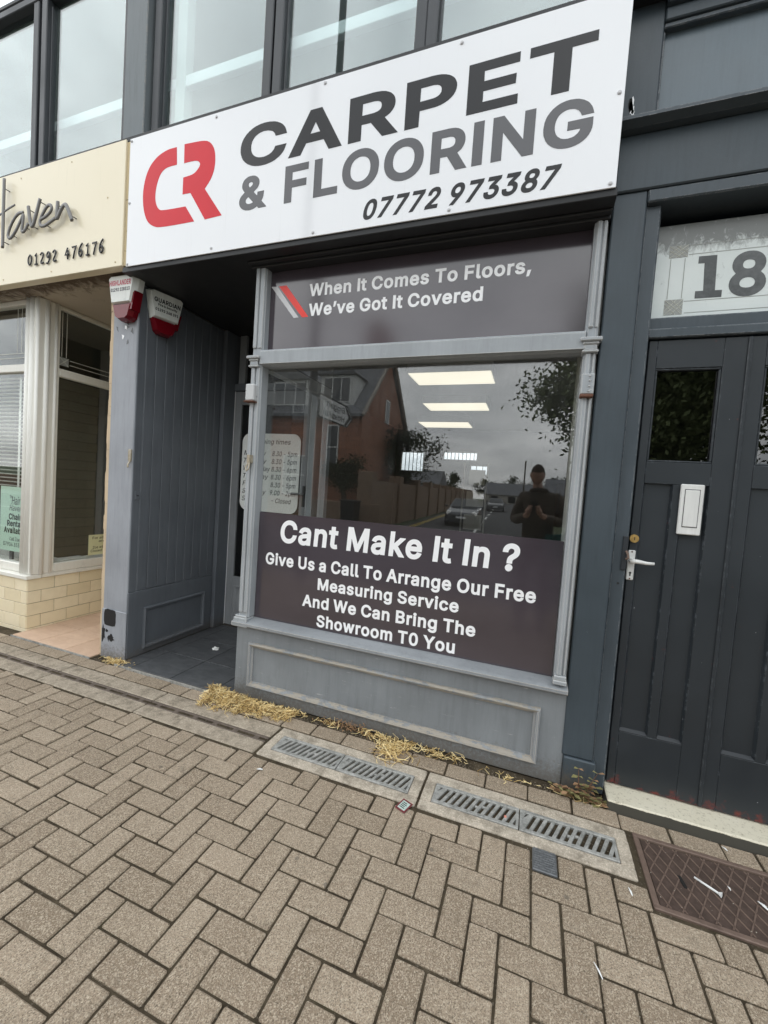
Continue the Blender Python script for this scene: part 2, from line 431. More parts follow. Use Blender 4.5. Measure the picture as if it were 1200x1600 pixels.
BOLD = {
    ' ': (369, []),
    '&': (959, [[341,-63,254,-48,195,-24,141,10,98,46,61,96,36,146,19,205,15,269,22,333,49,401,86,454,192,551,126,651,102,719,95,783,104,851,132,924,178,983,242,1028,286,1046,341,1058,445,1058,500,1046,545,1028,608,983,650,930,676,874,688,801,683,737,645,646,609,602,508,515,508,510,627,370,636,492,856,492,843,319,829,265,786,174,954,-31,947,-49,941,-52,695,-52,641,9,554,-34,495,-53,391,-66],[347,146,382,143,427,149,472,164,496,178,327,379,289,346,261,315,247,287,243,255,247,228,258,201,277,179,304,159],[365,687,372,685,427,727,456,765,462,792,458,819,445,836,427,848,395,854,359,846,339,833,324,805,325,755,332,737]]),
    ',': (448, [[17,-286,89,190,335,192,205,-283]]),
    '-': (969, [[175,318,175,532,714,530,712,318]]),
    '.': (448, [[163,-71,147,-66,131,-50,108,-52,87,-20,55,2,56,25,40,41,35,57,45,80,39,120,54,133,86,180,94,202,113,214,131,211,186,224,245,211,263,214,280,202,287,184,322,132,336,120,330,80,340,61,336,42,319,25,321,2,289,-20,268,-52,245,-49,229,-66,213,-71,186,-61]]),
    '0': (969, [[418,-63,364,-57,295,-36,227,4,167,60,123,124,86,205,67,274,45,415,42,501,53,655,69,733,88,796,120,869,167,937,223,992,291,1034,364,1057,445,1066,527,1057,600,1035,668,992,727,935,771,869,803,796,823,728,846,583,848,496,838,346,823,269,804,205,770,128,727,65,668,7,600,-34,527,-57,450,-66],[441,151,477,153,509,165,558,210,582,250,613,355,624,501,613,642,581,751,559,787,532,819,505,838,445,852,409,847,382,836,359,819,331,787,311,751,291,701,277,642,266,501,277,355,310,251,333,210,357,183,386,163,409,154]]),
    '1': (969, [[100,-52,100,160,364,160,365,165,364,781,137,616,128,614,117,624,117,865,373,1053,591,1053,595,165,596,160,819,160,821,-49]]),
    '2': (969, [[77,-52,75,115,514,587,564,665,574,697,577,728,572,766,562,792,539,819,513,836,481,847,441,852,400,848,363,833,341,816,320,787,306,751,295,660,77,660,83,778,98,837,122,892,162,947,205,987,259,1022,318,1047,377,1060,445,1066,563,1048,627,1022,677,988,718,950,754,902,777,856,797,787,801,728,793,665,779,610,760,565,702,478,564,319,417,165,813,164,817,-49]]),
    '3': (969, [[383,-63,301,-49,242,-29,183,0,133,41,95,83,63,137,44,192,27,310,255,310,274,233,288,205,313,183,342,166,383,154,428,151,478,156,522,169,551,187,573,210,589,246,594,287,590,324,575,360,551,389,515,414,442,432,257,437,257,605,455,833,447,837,88,837,86,1051,783,1051,783,887,548,619,549,615,628,589,683,559,734,515,776,460,801,408,820,346,824,278,818,219,802,160,771,101,733,52,684,10,633,-22,569,-45,501,-61,428,-66]]),
    '4': (969, [[502,-49,502,151,30,154,27,324,455,1051,693,1052,696,1042,303,374,502,374,502,674,725,676,727,374,864,369,863,156,726,151,725,-51]]),
    '5': (969, [[392,-63,310,-48,255,-26,201,8,155,46,121,87,91,142,73,196,60,305,278,308,298,233,314,205,337,183,364,165,396,154,433,151,478,155,519,174,547,196,570,228,586,269,592,315,586,365,571,410,546,443,514,469,474,486,428,492,383,488,314,463,264,430,80,451,75,455,143,1051,769,1053,769,837,351,837,343,833,327,687,446,708,501,704,551,695,596,680,660,645,716,596,773,519,808,428,819,369,821,319,815,255,799,187,771,124,728,65,687,24,637,-13,574,-42,501,-60,437,-66]]),
    '6': (969, [[413,-63,318,-45,254,-16,198,24,155,69,122,116,94,183,78,251,76,369,89,428,135,546,175,619,468,1052,713,1053,721,1037,468,669,531,664,641,628,695,591,739,546,775,492,797,437,812,378,817,310,811,237,793,174,769,119,732,65,686,18,636,-17,572,-44,513,-59,445,-66],[416,151,445,147,481,152,522,170,550,192,568,219,586,265,590,310,586,355,572,392,547,428,522,448,486,464,445,469,404,464,368,449,341,427,318,396,302,355,298,310,303,265,318,224,339,192,368,170]]),
    '7': (969, [[109,-51,553,833,546,837,73,837,71,1051,818,1053,820,869,358,-49]]),
    '8': (969, [[394,-63,303,-47,244,-25,190,6,142,46,107,87,73,146,55,205,50,260,58,342,81,405,115,460,181,528,140,577,109,628,92,687,86,751,92,805,110,869,138,919,171,959,212,995,262,1025,326,1050,381,1062,440,1066,508,1062,575,1046,626,1025,676,995,721,954,752,915,781,865,796,805,803,751,795,683,777,624,747,574,708,528,771,465,808,405,831,337,840,260,834,205,815,142,786,92,753,51,699,6,644,-26,581,-49,512,-62],[420,151,494,153,535,165,571,187,592,210,604,237,610,274,604,310,586,346,565,369,531,392,494,404,444,410,394,404,353,390,323,369,299,341,285,310,279,274,284,237,297,210,317,187,349,167],[427,624,485,626,516,637,540,653,557,674,571,705,574,742,570,774,558,801,543,819,521,833,485,847,444,852,403,847,371,836,349,821,332,801,318,769,314,737,318,705,332,674,349,654,373,637]]),
    '9': (969, [[172,-51,166,-40,168,-35,419,328,304,349,245,375,195,410,158,447,119,501,93,560,78,628,74,692,78,756,95,827,125,887,159,936,199,978,254,1016,309,1042,377,1060,445,1066,513,1059,577,1044,636,1016,694,974,733,933,766,883,796,819,812,751,817,678,802,574,783,515,712,378,422,-49],[427,533,445,530,486,536,522,551,550,574,571,606,585,642,590,687,586,733,572,774,547,810,519,833,486,847,445,852,409,848,372,833,341,807,320,778,305,737,298,692,304,647,318,605,341,575,368,552]]),
    '?': (782, [[300,-72,281,-66,263,-49,240,-51,220,-20,188,2,190,25,174,39,169,57,179,80,168,102,172,121,191,139,191,161,218,180,240,212,263,210,281,228,300,233,322,222,345,233,363,226,381,210,400,213,422,182,452,161,452,139,470,120,475,102,464,80,474,57,469,39,453,25,455,2,422,-20,400,-51,377,-50,362,-66,345,-72,322,-61],[209,247,210,370,216,425,230,475,258,525,294,566,413,653,441,684,457,720,462,757,458,784,433,825,409,842,354,855,322,852,290,842,253,807,239,780,222,691,0,691,-4,698,10,816,27,866,50,911,84,957,131,1000,181,1028,231,1048,286,1061,345,1066,413,1062,472,1048,525,1025,572,997,613,958,649,907,671,861,685,802,689,752,685,698,671,639,646,584,612,539,572,501,468,425,452,407,435,357,433,248]]),
    'A': (1022, [[-40,-51,358,1051,578,1052,984,-49,742,-52,637,227,305,227,205,-49],[379,447,562,447,469,716]]),
    'B': (974, [[69,-52,67,1051,474,1053,542,1049,614,1034,674,1010,726,974,760,941,790,901,815,847,830,792,834,733,829,674,811,615,774,559,740,528,794,483,833,428,857,378,868,328,874,269,869,210,855,156,831,106,798,60,754,19,696,-13,633,-35,564,-48,487,-52],[299,165,478,164,542,169,587,180,613,197,637,228,645,274,641,301,628,333,607,360,578,381,537,397,483,402,301,402],[298,615,464,612,510,617,542,628,574,650,591,669,603,697,608,728,599,774,574,809,555,821,519,832,469,837,301,836]]),
    'C': (1081, [[493,-63,434,-57,352,-37,271,3,198,59,140,124,92,201,62,274,43,342,31,415,27,501,31,583,44,660,63,728,91,796,142,878,198,940,271,997,348,1034,430,1057,525,1066,634,1055,730,1024,782,996,857,936,898,891,950,801,968,746,994,633,764,633,739,715,701,774,668,801,602,833,525,844,475,839,430,826,393,807,350,774,319,737,295,696,272,637,260,574,255,501,260,424,273,360,293,307,320,260,357,219,389,194,430,174,480,161,525,156,566,160,639,182,698,224,740,287,766,367,995,365,968,251,951,201,898,110,859,65,780,3,734,-22,689,-39,584,-63]]),
    'D': (1065, [[69,-52,67,1051,442,1053,519,1048,592,1035,655,1016,723,983,792,933,854,865,900,787,925,728,946,656,960,501,946,347,925,274,900,215,853,137,791,69,719,18,651,-15,583,-35,510,-48,433,-52],[299,165,424,164,492,170,551,184,600,206,638,233,670,269,697,315,716,369,729,433,729,569,716,633,698,687,672,733,642,767,605,794,555,817,501,831,433,837,298,833]]),
    'E': (902, [[69,-52,67,1051,783,1052,783,837,305,837,298,833,300,615,742,614,750,610,746,398,298,397,298,169,301,164,787,164,789,-49]]),
    'F': (884, [[69,-52,67,1051,777,1051,776,837,305,837,298,833,298,601,728,598,732,592,730,383,301,382,298,-49]]),
    'G': (1100, [[493,-63,434,-57,348,-36,271,2,198,57,139,122,89,205,42,337,31,419,27,501,41,655,64,733,89,796,134,869,189,934,266,996,343,1034,430,1058,521,1066,630,1054,689,1039,784,992,862,930,899,887,952,796,970,746,998,637,766,636,737,710,694,774,642,815,602,831,525,844,475,839,430,826,389,806,352,777,321,742,295,696,272,637,260,574,255,501,260,424,273,360,293,307,320,260,389,194,430,174,475,162,530,156,615,169,652,185,710,233,731,265,750,305,757,338,504,342,507,555,989,555,992,392,985,305,964,224,933,155,890,92,834,37,766,-8,689,-41,612,-60,530,-66]]),
    'H': (1094, [[69,-52,67,1051,298,1051,298,624,305,620,714,620,719,628,719,1051,950,1051,950,-49,719,-50,719,397,714,404,301,404,298,-49]]),
    'I': (426, [[70,-52,304,-52,304,1052,70,1052]]),
    'L': (851, [[69,-52,67,1051,296,1053,299,165,760,163,762,-49]]),
    'M': (1313, [[69,-52,67,1051,335,1051,619,315,899,1051,1168,1051,1168,-49,939,-49,937,534,705,-52,526,-49,296,527,292,515,292,-49]]),
    'N': (1106, [[69,-52,67,1051,296,1052,728,372,732,383,732,1051,960,1053,962,-49,733,-52,301,628,296,624,298,-49]]),
    'O': (1126, [[493,-63,434,-57,352,-37,271,3,198,59,140,124,92,201,62,274,43,342,31,415,27,501,31,583,44,660,63,728,91,796,142,878,198,940,271,997,348,1034,430,1057,525,1066,621,1057,702,1034,775,999,850,942,907,878,958,796,987,728,1007,655,1017,583,1021,496,1007,346,987,269,958,201,913,128,853,60,783,5,702,-35,616,-57,525,-66],[474,160,525,156,575,160,621,174,657,193,693,221,729,260,755,305,775,360,789,424,793,501,790,574,776,637,754,696,727,742,695,778,660,805,616,828,571,839,525,844,475,839,389,806,353,778,323,742,292,692,272,637,260,574,255,501,260,424,272,360,293,305,322,260,357,219,393,192,434,172]]),
    'P': (953, [[69,-52,67,1051,469,1052,542,1046,610,1032,678,1003,733,966,778,921,813,869,837,806,852,747,856,683,852,624,836,556,813,497,778,446,733,398,678,362,619,335,537,318,301,314,298,-49],[299,528,501,532,555,547,585,569,607,601,621,637,624,683,619,733,608,765,587,795,555,818,501,834,301,836]]),
    'R': (961, [[69,-52,67,1051,469,1052,542,1046,610,1034,682,1006,733,970,774,933,811,878,839,815,852,756,856,692,852,628,839,569,813,510,777,456,733,416,690,387,927,-49,664,-52,455,334,305,337,298,333,298,-49],[298,556,501,555,560,571,592,592,612,619,621,647,626,692,621,737,611,769,592,796,560,819,501,835,301,836]]),
    'S': (957, [[385,-67,294,-52,230,-30,171,2,122,42,83,88,53,142,32,202,15,320,244,321,267,233,283,206,308,184,348,164,439,149,512,157,544,167,580,188,603,211,621,242,627,274,623,297,610,320,562,354,267,449,194,484,135,529,88,588,60,656,50,729,55,792,74,856,105,911,144,957,197,997,248,1026,317,1050,376,1062,444,1066,517,1062,580,1049,647,1024,703,990,744,957,778,920,814,861,832,806,846,692,621,691,604,770,585,797,562,817,530,834,444,850,389,845,348,832,317,813,297,792,282,765,279,738,284,711,321,670,353,653,630,568,741,506,785,466,826,406,848,342,854,274,850,215,833,152,802,97,763,47,712,4,658,-25,589,-51,517,-66]]),
    'T': (961, [[328,-49,327,833,323,837,12,837,12,1051,869,1053,870,837,564,837,557,833,557,-49]]),
    'U': (1094, [[451,-65,346,-44,278,-16,219,22,160,78,122,131,91,194,72,267,66,340,66,1049,74,1053,292,1053,296,1049,299,313,324,246,340,222,364,198,428,165,464,156,510,154,551,156,592,166,651,196,696,249,717,313,721,1049,728,1053,946,1053,950,1044,950,340,944,267,924,190,896,131,851,72,801,24,737,-17,669,-45,592,-63,510,-68]]),
    'W': (1427, [[264,-49,-36,1052,202,1051,378,368,383,369,562,1051,787,1052,969,363,1145,1051,1384,1051,1082,-49,854,-49,673,614,492,-51]]),
    'Y': (1006, [[351,-52,347,-44,346,395,-55,1042,-54,1050,208,1051,464,630,719,1051,979,1051,981,1042,580,397,578,-51]]),
    'Z': (939, [[34,-52,31,-44,33,110,527,833,521,837,30,837,27,1051,830,1053,832,892,333,165,834,164,836,-49]]),
    'a': (843, [[278,-67,215,-57,160,-36,101,3,54,56,28,102,12,156,7,215,18,288,46,352,78,390,128,425,233,465,483,503,489,511,479,556,465,575,424,595,383,598,342,594,292,574,269,555,255,538,224,477,11,538,10,542,53,638,85,683,122,720,179,761,246,787,315,803,383,807,483,795,537,779,587,753,634,715,677,656,699,606,710,552,714,492,714,-48,496,-52,492,-20,442,-46,383,-63,315,-70],[316,142,387,148,424,163,451,183,472,211,483,238,490,297,351,279,283,264,246,242,238,229,233,206,242,174,274,152]]),
    'b': (911, [[419,-65,378,-61,319,-40,273,-12,269,-52,53,-51,55,1052,273,1052,278,756,314,780,373,799,446,807,519,802,587,782,649,749,696,708,736,663,774,599,798,531,815,449,819,372,814,290,799,213,777,149,742,85,693,26,642,-13,587,-42,519,-63],[399,149,433,145,478,150,519,173,541,194,573,249,591,326,591,417,584,458,551,536,519,569,483,588,433,596,383,587,346,569,319,542,293,494,276,417,276,322,295,244,319,199,348,172,383,152]]),
    'c': (856, [[372,-65,332,-61,268,-44,204,-14,147,31,98,85,63,144,36,217,22,285,15,363,21,449,37,526,63,594,100,656,152,713,204,753,268,785,336,803,463,805,527,791,582,770,627,744,672,708,711,663,739,617,779,508,568,455,527,538,495,571,459,589,404,596,372,593,341,582,293,544,262,490,251,449,241,367,244,326,261,249,277,217,297,190,341,157,404,143,459,152,500,172,529,204,568,291,782,235,743,131,713,81,675,35,632,-1,582,-30,527,-52,468,-63]]),
    'd': (911, [[336,-65,313,-63,250,-42,186,-9,138,31,100,76,60,144,33,222,19,290,15,372,20,458,34,526,60,594,94,658,137,708,191,752,254,785,322,803,386,807,450,801,518,781,559,756,559,1049,563,1053,782,1052,783,-51,568,-52,563,-51,563,-15,559,-13,518,-39,459,-60,386,-68],[368,149,404,145,450,151,486,171,515,199,539,244,550,281,561,367,551,463,540,499,517,540,486,570,454,587,400,596,341,585,318,571,286,539,261,494,252,463,241,372,251,285,277,217,317,172,354,151]]),
    'e': (872, [[382,-65,341,-61,272,-45,206,-15,145,31,102,81,63,144,37,213,22,285,15,367,19,449,37,522,60,590,97,654,141,704,197,749,259,781,327,802,404,807,477,801,541,784,582,767,632,736,699,667,729,622,769,513,779,449,780,281,254,280,249,276,250,267,264,231,291,193,327,163,382,146,418,143,454,147,504,164,538,199,577,266,789,213,737,94,695,40,658,8,582,-38,527,-56,468,-66],[255,490,543,490,516,544,486,574,450,590,404,596,354,590,317,572,286,544]]),
    'g': (913, [[368,-346,300,-339,250,-325,177,-293,127,-255,86,-212,32,-115,209,-15,277,-93,322,-124,363,-136,454,-135,495,-121,522,-105,540,-87,554,-55,559,9,518,-15,454,-36,386,-42,318,-38,250,-20,195,9,141,47,99,95,64,150,33,227,19,295,15,377,19,459,36,536,62,600,94,654,136,705,191,752,254,784,322,803,386,807,454,803,518,781,559,755,563,759,563,795,568,797,782,797,783,-19,779,-87,762,-150,732,-205,694,-250,645,-288,595,-314,532,-334,472,-344],[370,172,404,169,450,174,491,192,518,218,542,259,560,331,560,422,553,463,541,500,518,541,486,571,450,589,404,596,350,587,318,571,287,541,261,491,244,418,244,336,262,263,285,222,313,194,350,176]]),
    'h': (884, [[55,-52,53,1051,273,1053,277,760,323,783,383,802,446,807,510,803,601,773,646,742,685,701,718,651,739,597,750,537,754,474,754,-49,530,-49,530,456,525,506,513,542,478,578,451,589,414,594,373,590,342,577,317,560,295,533,281,492,276,442,276,-49]]),
    'i': (406, [[54,-52,52,792,54,797,273,797,276,792,276,-49],[182,805,163,816,123,811,113,823,95,823,73,851,46,860,43,874,33,883,34,897,21,910,27,951,20,992,35,1006,33,1019,41,1025,45,1042,73,1048,95,1078,113,1078,123,1089,163,1084,182,1095,204,1089,218,1077,236,1080,259,1048,282,1042,295,1019,294,1006,309,992,307,978,314,965,306,951,314,933,306,906,294,897,295,878,286,872,282,857,259,851,236,821,218,824,204,812]]),
    'k': (827, [[55,-52,53,1051,273,1053,278,532,537,797,787,797,796,789,803,769,800,765,466,419,824,-35,817,-49,810,-52,551,-50,296,272,276,251,276,-49]]),
    'l': (450, [[233,-53,205,-50,160,-33,110,1,74,52,57,106,52,165,55,1053,273,1053,276,1047,278,161,287,155,375,161,417,-30,414,-35,319,-55]]),
    'm': (1277, [[55,-52,54,797,269,797,273,760,319,787,373,806,433,811,487,805,555,781,601,747,628,715,670,751,723,782,783,802,860,811,928,804,1001,778,1055,739,1107,674,1132,615,1142,565,1147,506,1146,-51,923,-50,923,497,919,533,896,574,864,590,823,596,787,593,760,582,726,547,715,519,711,478,710,-50,487,-50,486,510,479,547,460,573,433,591,392,596,360,593,314,568,293,542,281,510,276,465,276,-49]]),
    'n': (884, [[55,-52,54,797,269,797,273,758,323,783,383,802,496,805,555,791,610,768,655,733,714,659,738,601,749,542,754,469,754,-49,530,-49,530,456,525,506,513,542,478,578,451,589,414,594,373,590,342,577,317,560,295,533,281,492,276,442,276,-49]]),
    'o': (894, [[372,-65,332,-61,268,-44,204,-14,147,31,98,85,63,144,36,217,22,285,15,363,21,449,37,526,66,599,104,661,147,708,198,749,263,783,332,802,409,807,482,802,550,784,613,753,671,708,718,653,755,590,779,526,796,454,801,367,797,290,779,213,753,144,718,85,668,29,613,-14,550,-43,482,-61,409,-68],[395,144,441,147,472,156,500,172,523,194,541,217,567,285,575,367,566,454,542,517,523,544,500,567,472,584,445,593,409,596,372,593,345,584,295,547,260,485,245,413,241,367,251,285,261,249,277,217,318,171,345,155]]),
    'p': (911, [[55,-333,52,793,55,797,269,797,273,754,314,780,373,799,455,807,523,801,583,784,642,754,696,708,740,656,775,597,800,524,815,447,819,370,815,293,799,215,772,138,741,84,692,25,637,-16,587,-42,528,-61,451,-68,378,-61,319,-40,278,-14,276,-330],[413,147,433,145,483,152,537,190,574,252,591,329,591,415,584,456,573,493,550,538,519,569,483,588,433,596,383,587,346,569,319,542,293,493,276,415,276,324,296,243,317,202,350,170,387,150]]),
    'r': (587, [[55,-52,54,797,269,797,273,767,319,790,369,804,419,809,528,807,529,574,410,588,369,584,337,573,310,552,294,533,281,501,276,460,276,-49]]),
    's': (796, [[299,-65,199,-42,135,-7,85,38,41,104,6,222,217,270,251,185,272,163,308,147,358,141,399,145,445,163,468,185,472,217,440,243,213,306,154,333,105,372,68,422,48,476,40,540,49,608,87,685,122,722,163,754,254,793,308,804,426,804,472,796,522,778,581,744,622,706,664,644,706,535,499,485,463,558,445,579,413,595,367,602,322,596,290,581,272,563,269,531,280,517,304,504,531,442,595,410,639,372,674,326,696,267,702,204,690,131,659,67,622,23,581,-8,531,-36,472,-55,417,-66]]),
    't': (524, [[299,-57,258,-52,195,-30,145,4,105,57,83,116,76,180,75,589,-40,593,-40,793,-37,797,74,798,76,975,81,978,299,976,301,798,449,797,453,793,453,593,300,589,300,198,302,166,313,154,358,152,436,166,479,-34,381,-58]]),
    'u': (884, [[323,-59,246,-44,201,-24,158,5,119,46,93,87,68,146,54,209,52,273,53,796,275,796,279,241,292,207,309,182,328,166,355,156,392,151,433,155,465,168,488,187,509,214,525,255,530,305,531,796,751,797,753,-50,537,-52,533,-11,478,-39,423,-56,360,-62]]),
    'v': (843, [[284,-51,-40,797,203,794,380,302,384,300,562,793,566,797,803,797,481,-49]]),
    'w': (1193, [[233,-51,-23,797,210,797,333,357,457,797,661,797,783,358,905,797,1140,797,883,-49,683,-49,560,389,555,387,431,-49]]),
    'y': (843, [[130,-334,29,-311,80,-117,84,-113,184,-124,207,-118,232,-89,265,-2,-41,793,-34,797,203,794,380,302,384,301,562,793,566,797,803,795,451,-129,421,-193,384,-248,344,-285,298,-313,234,-333]]),
    '’': (426, [[44,573,117,1051,362,1052,233,576]]),
}
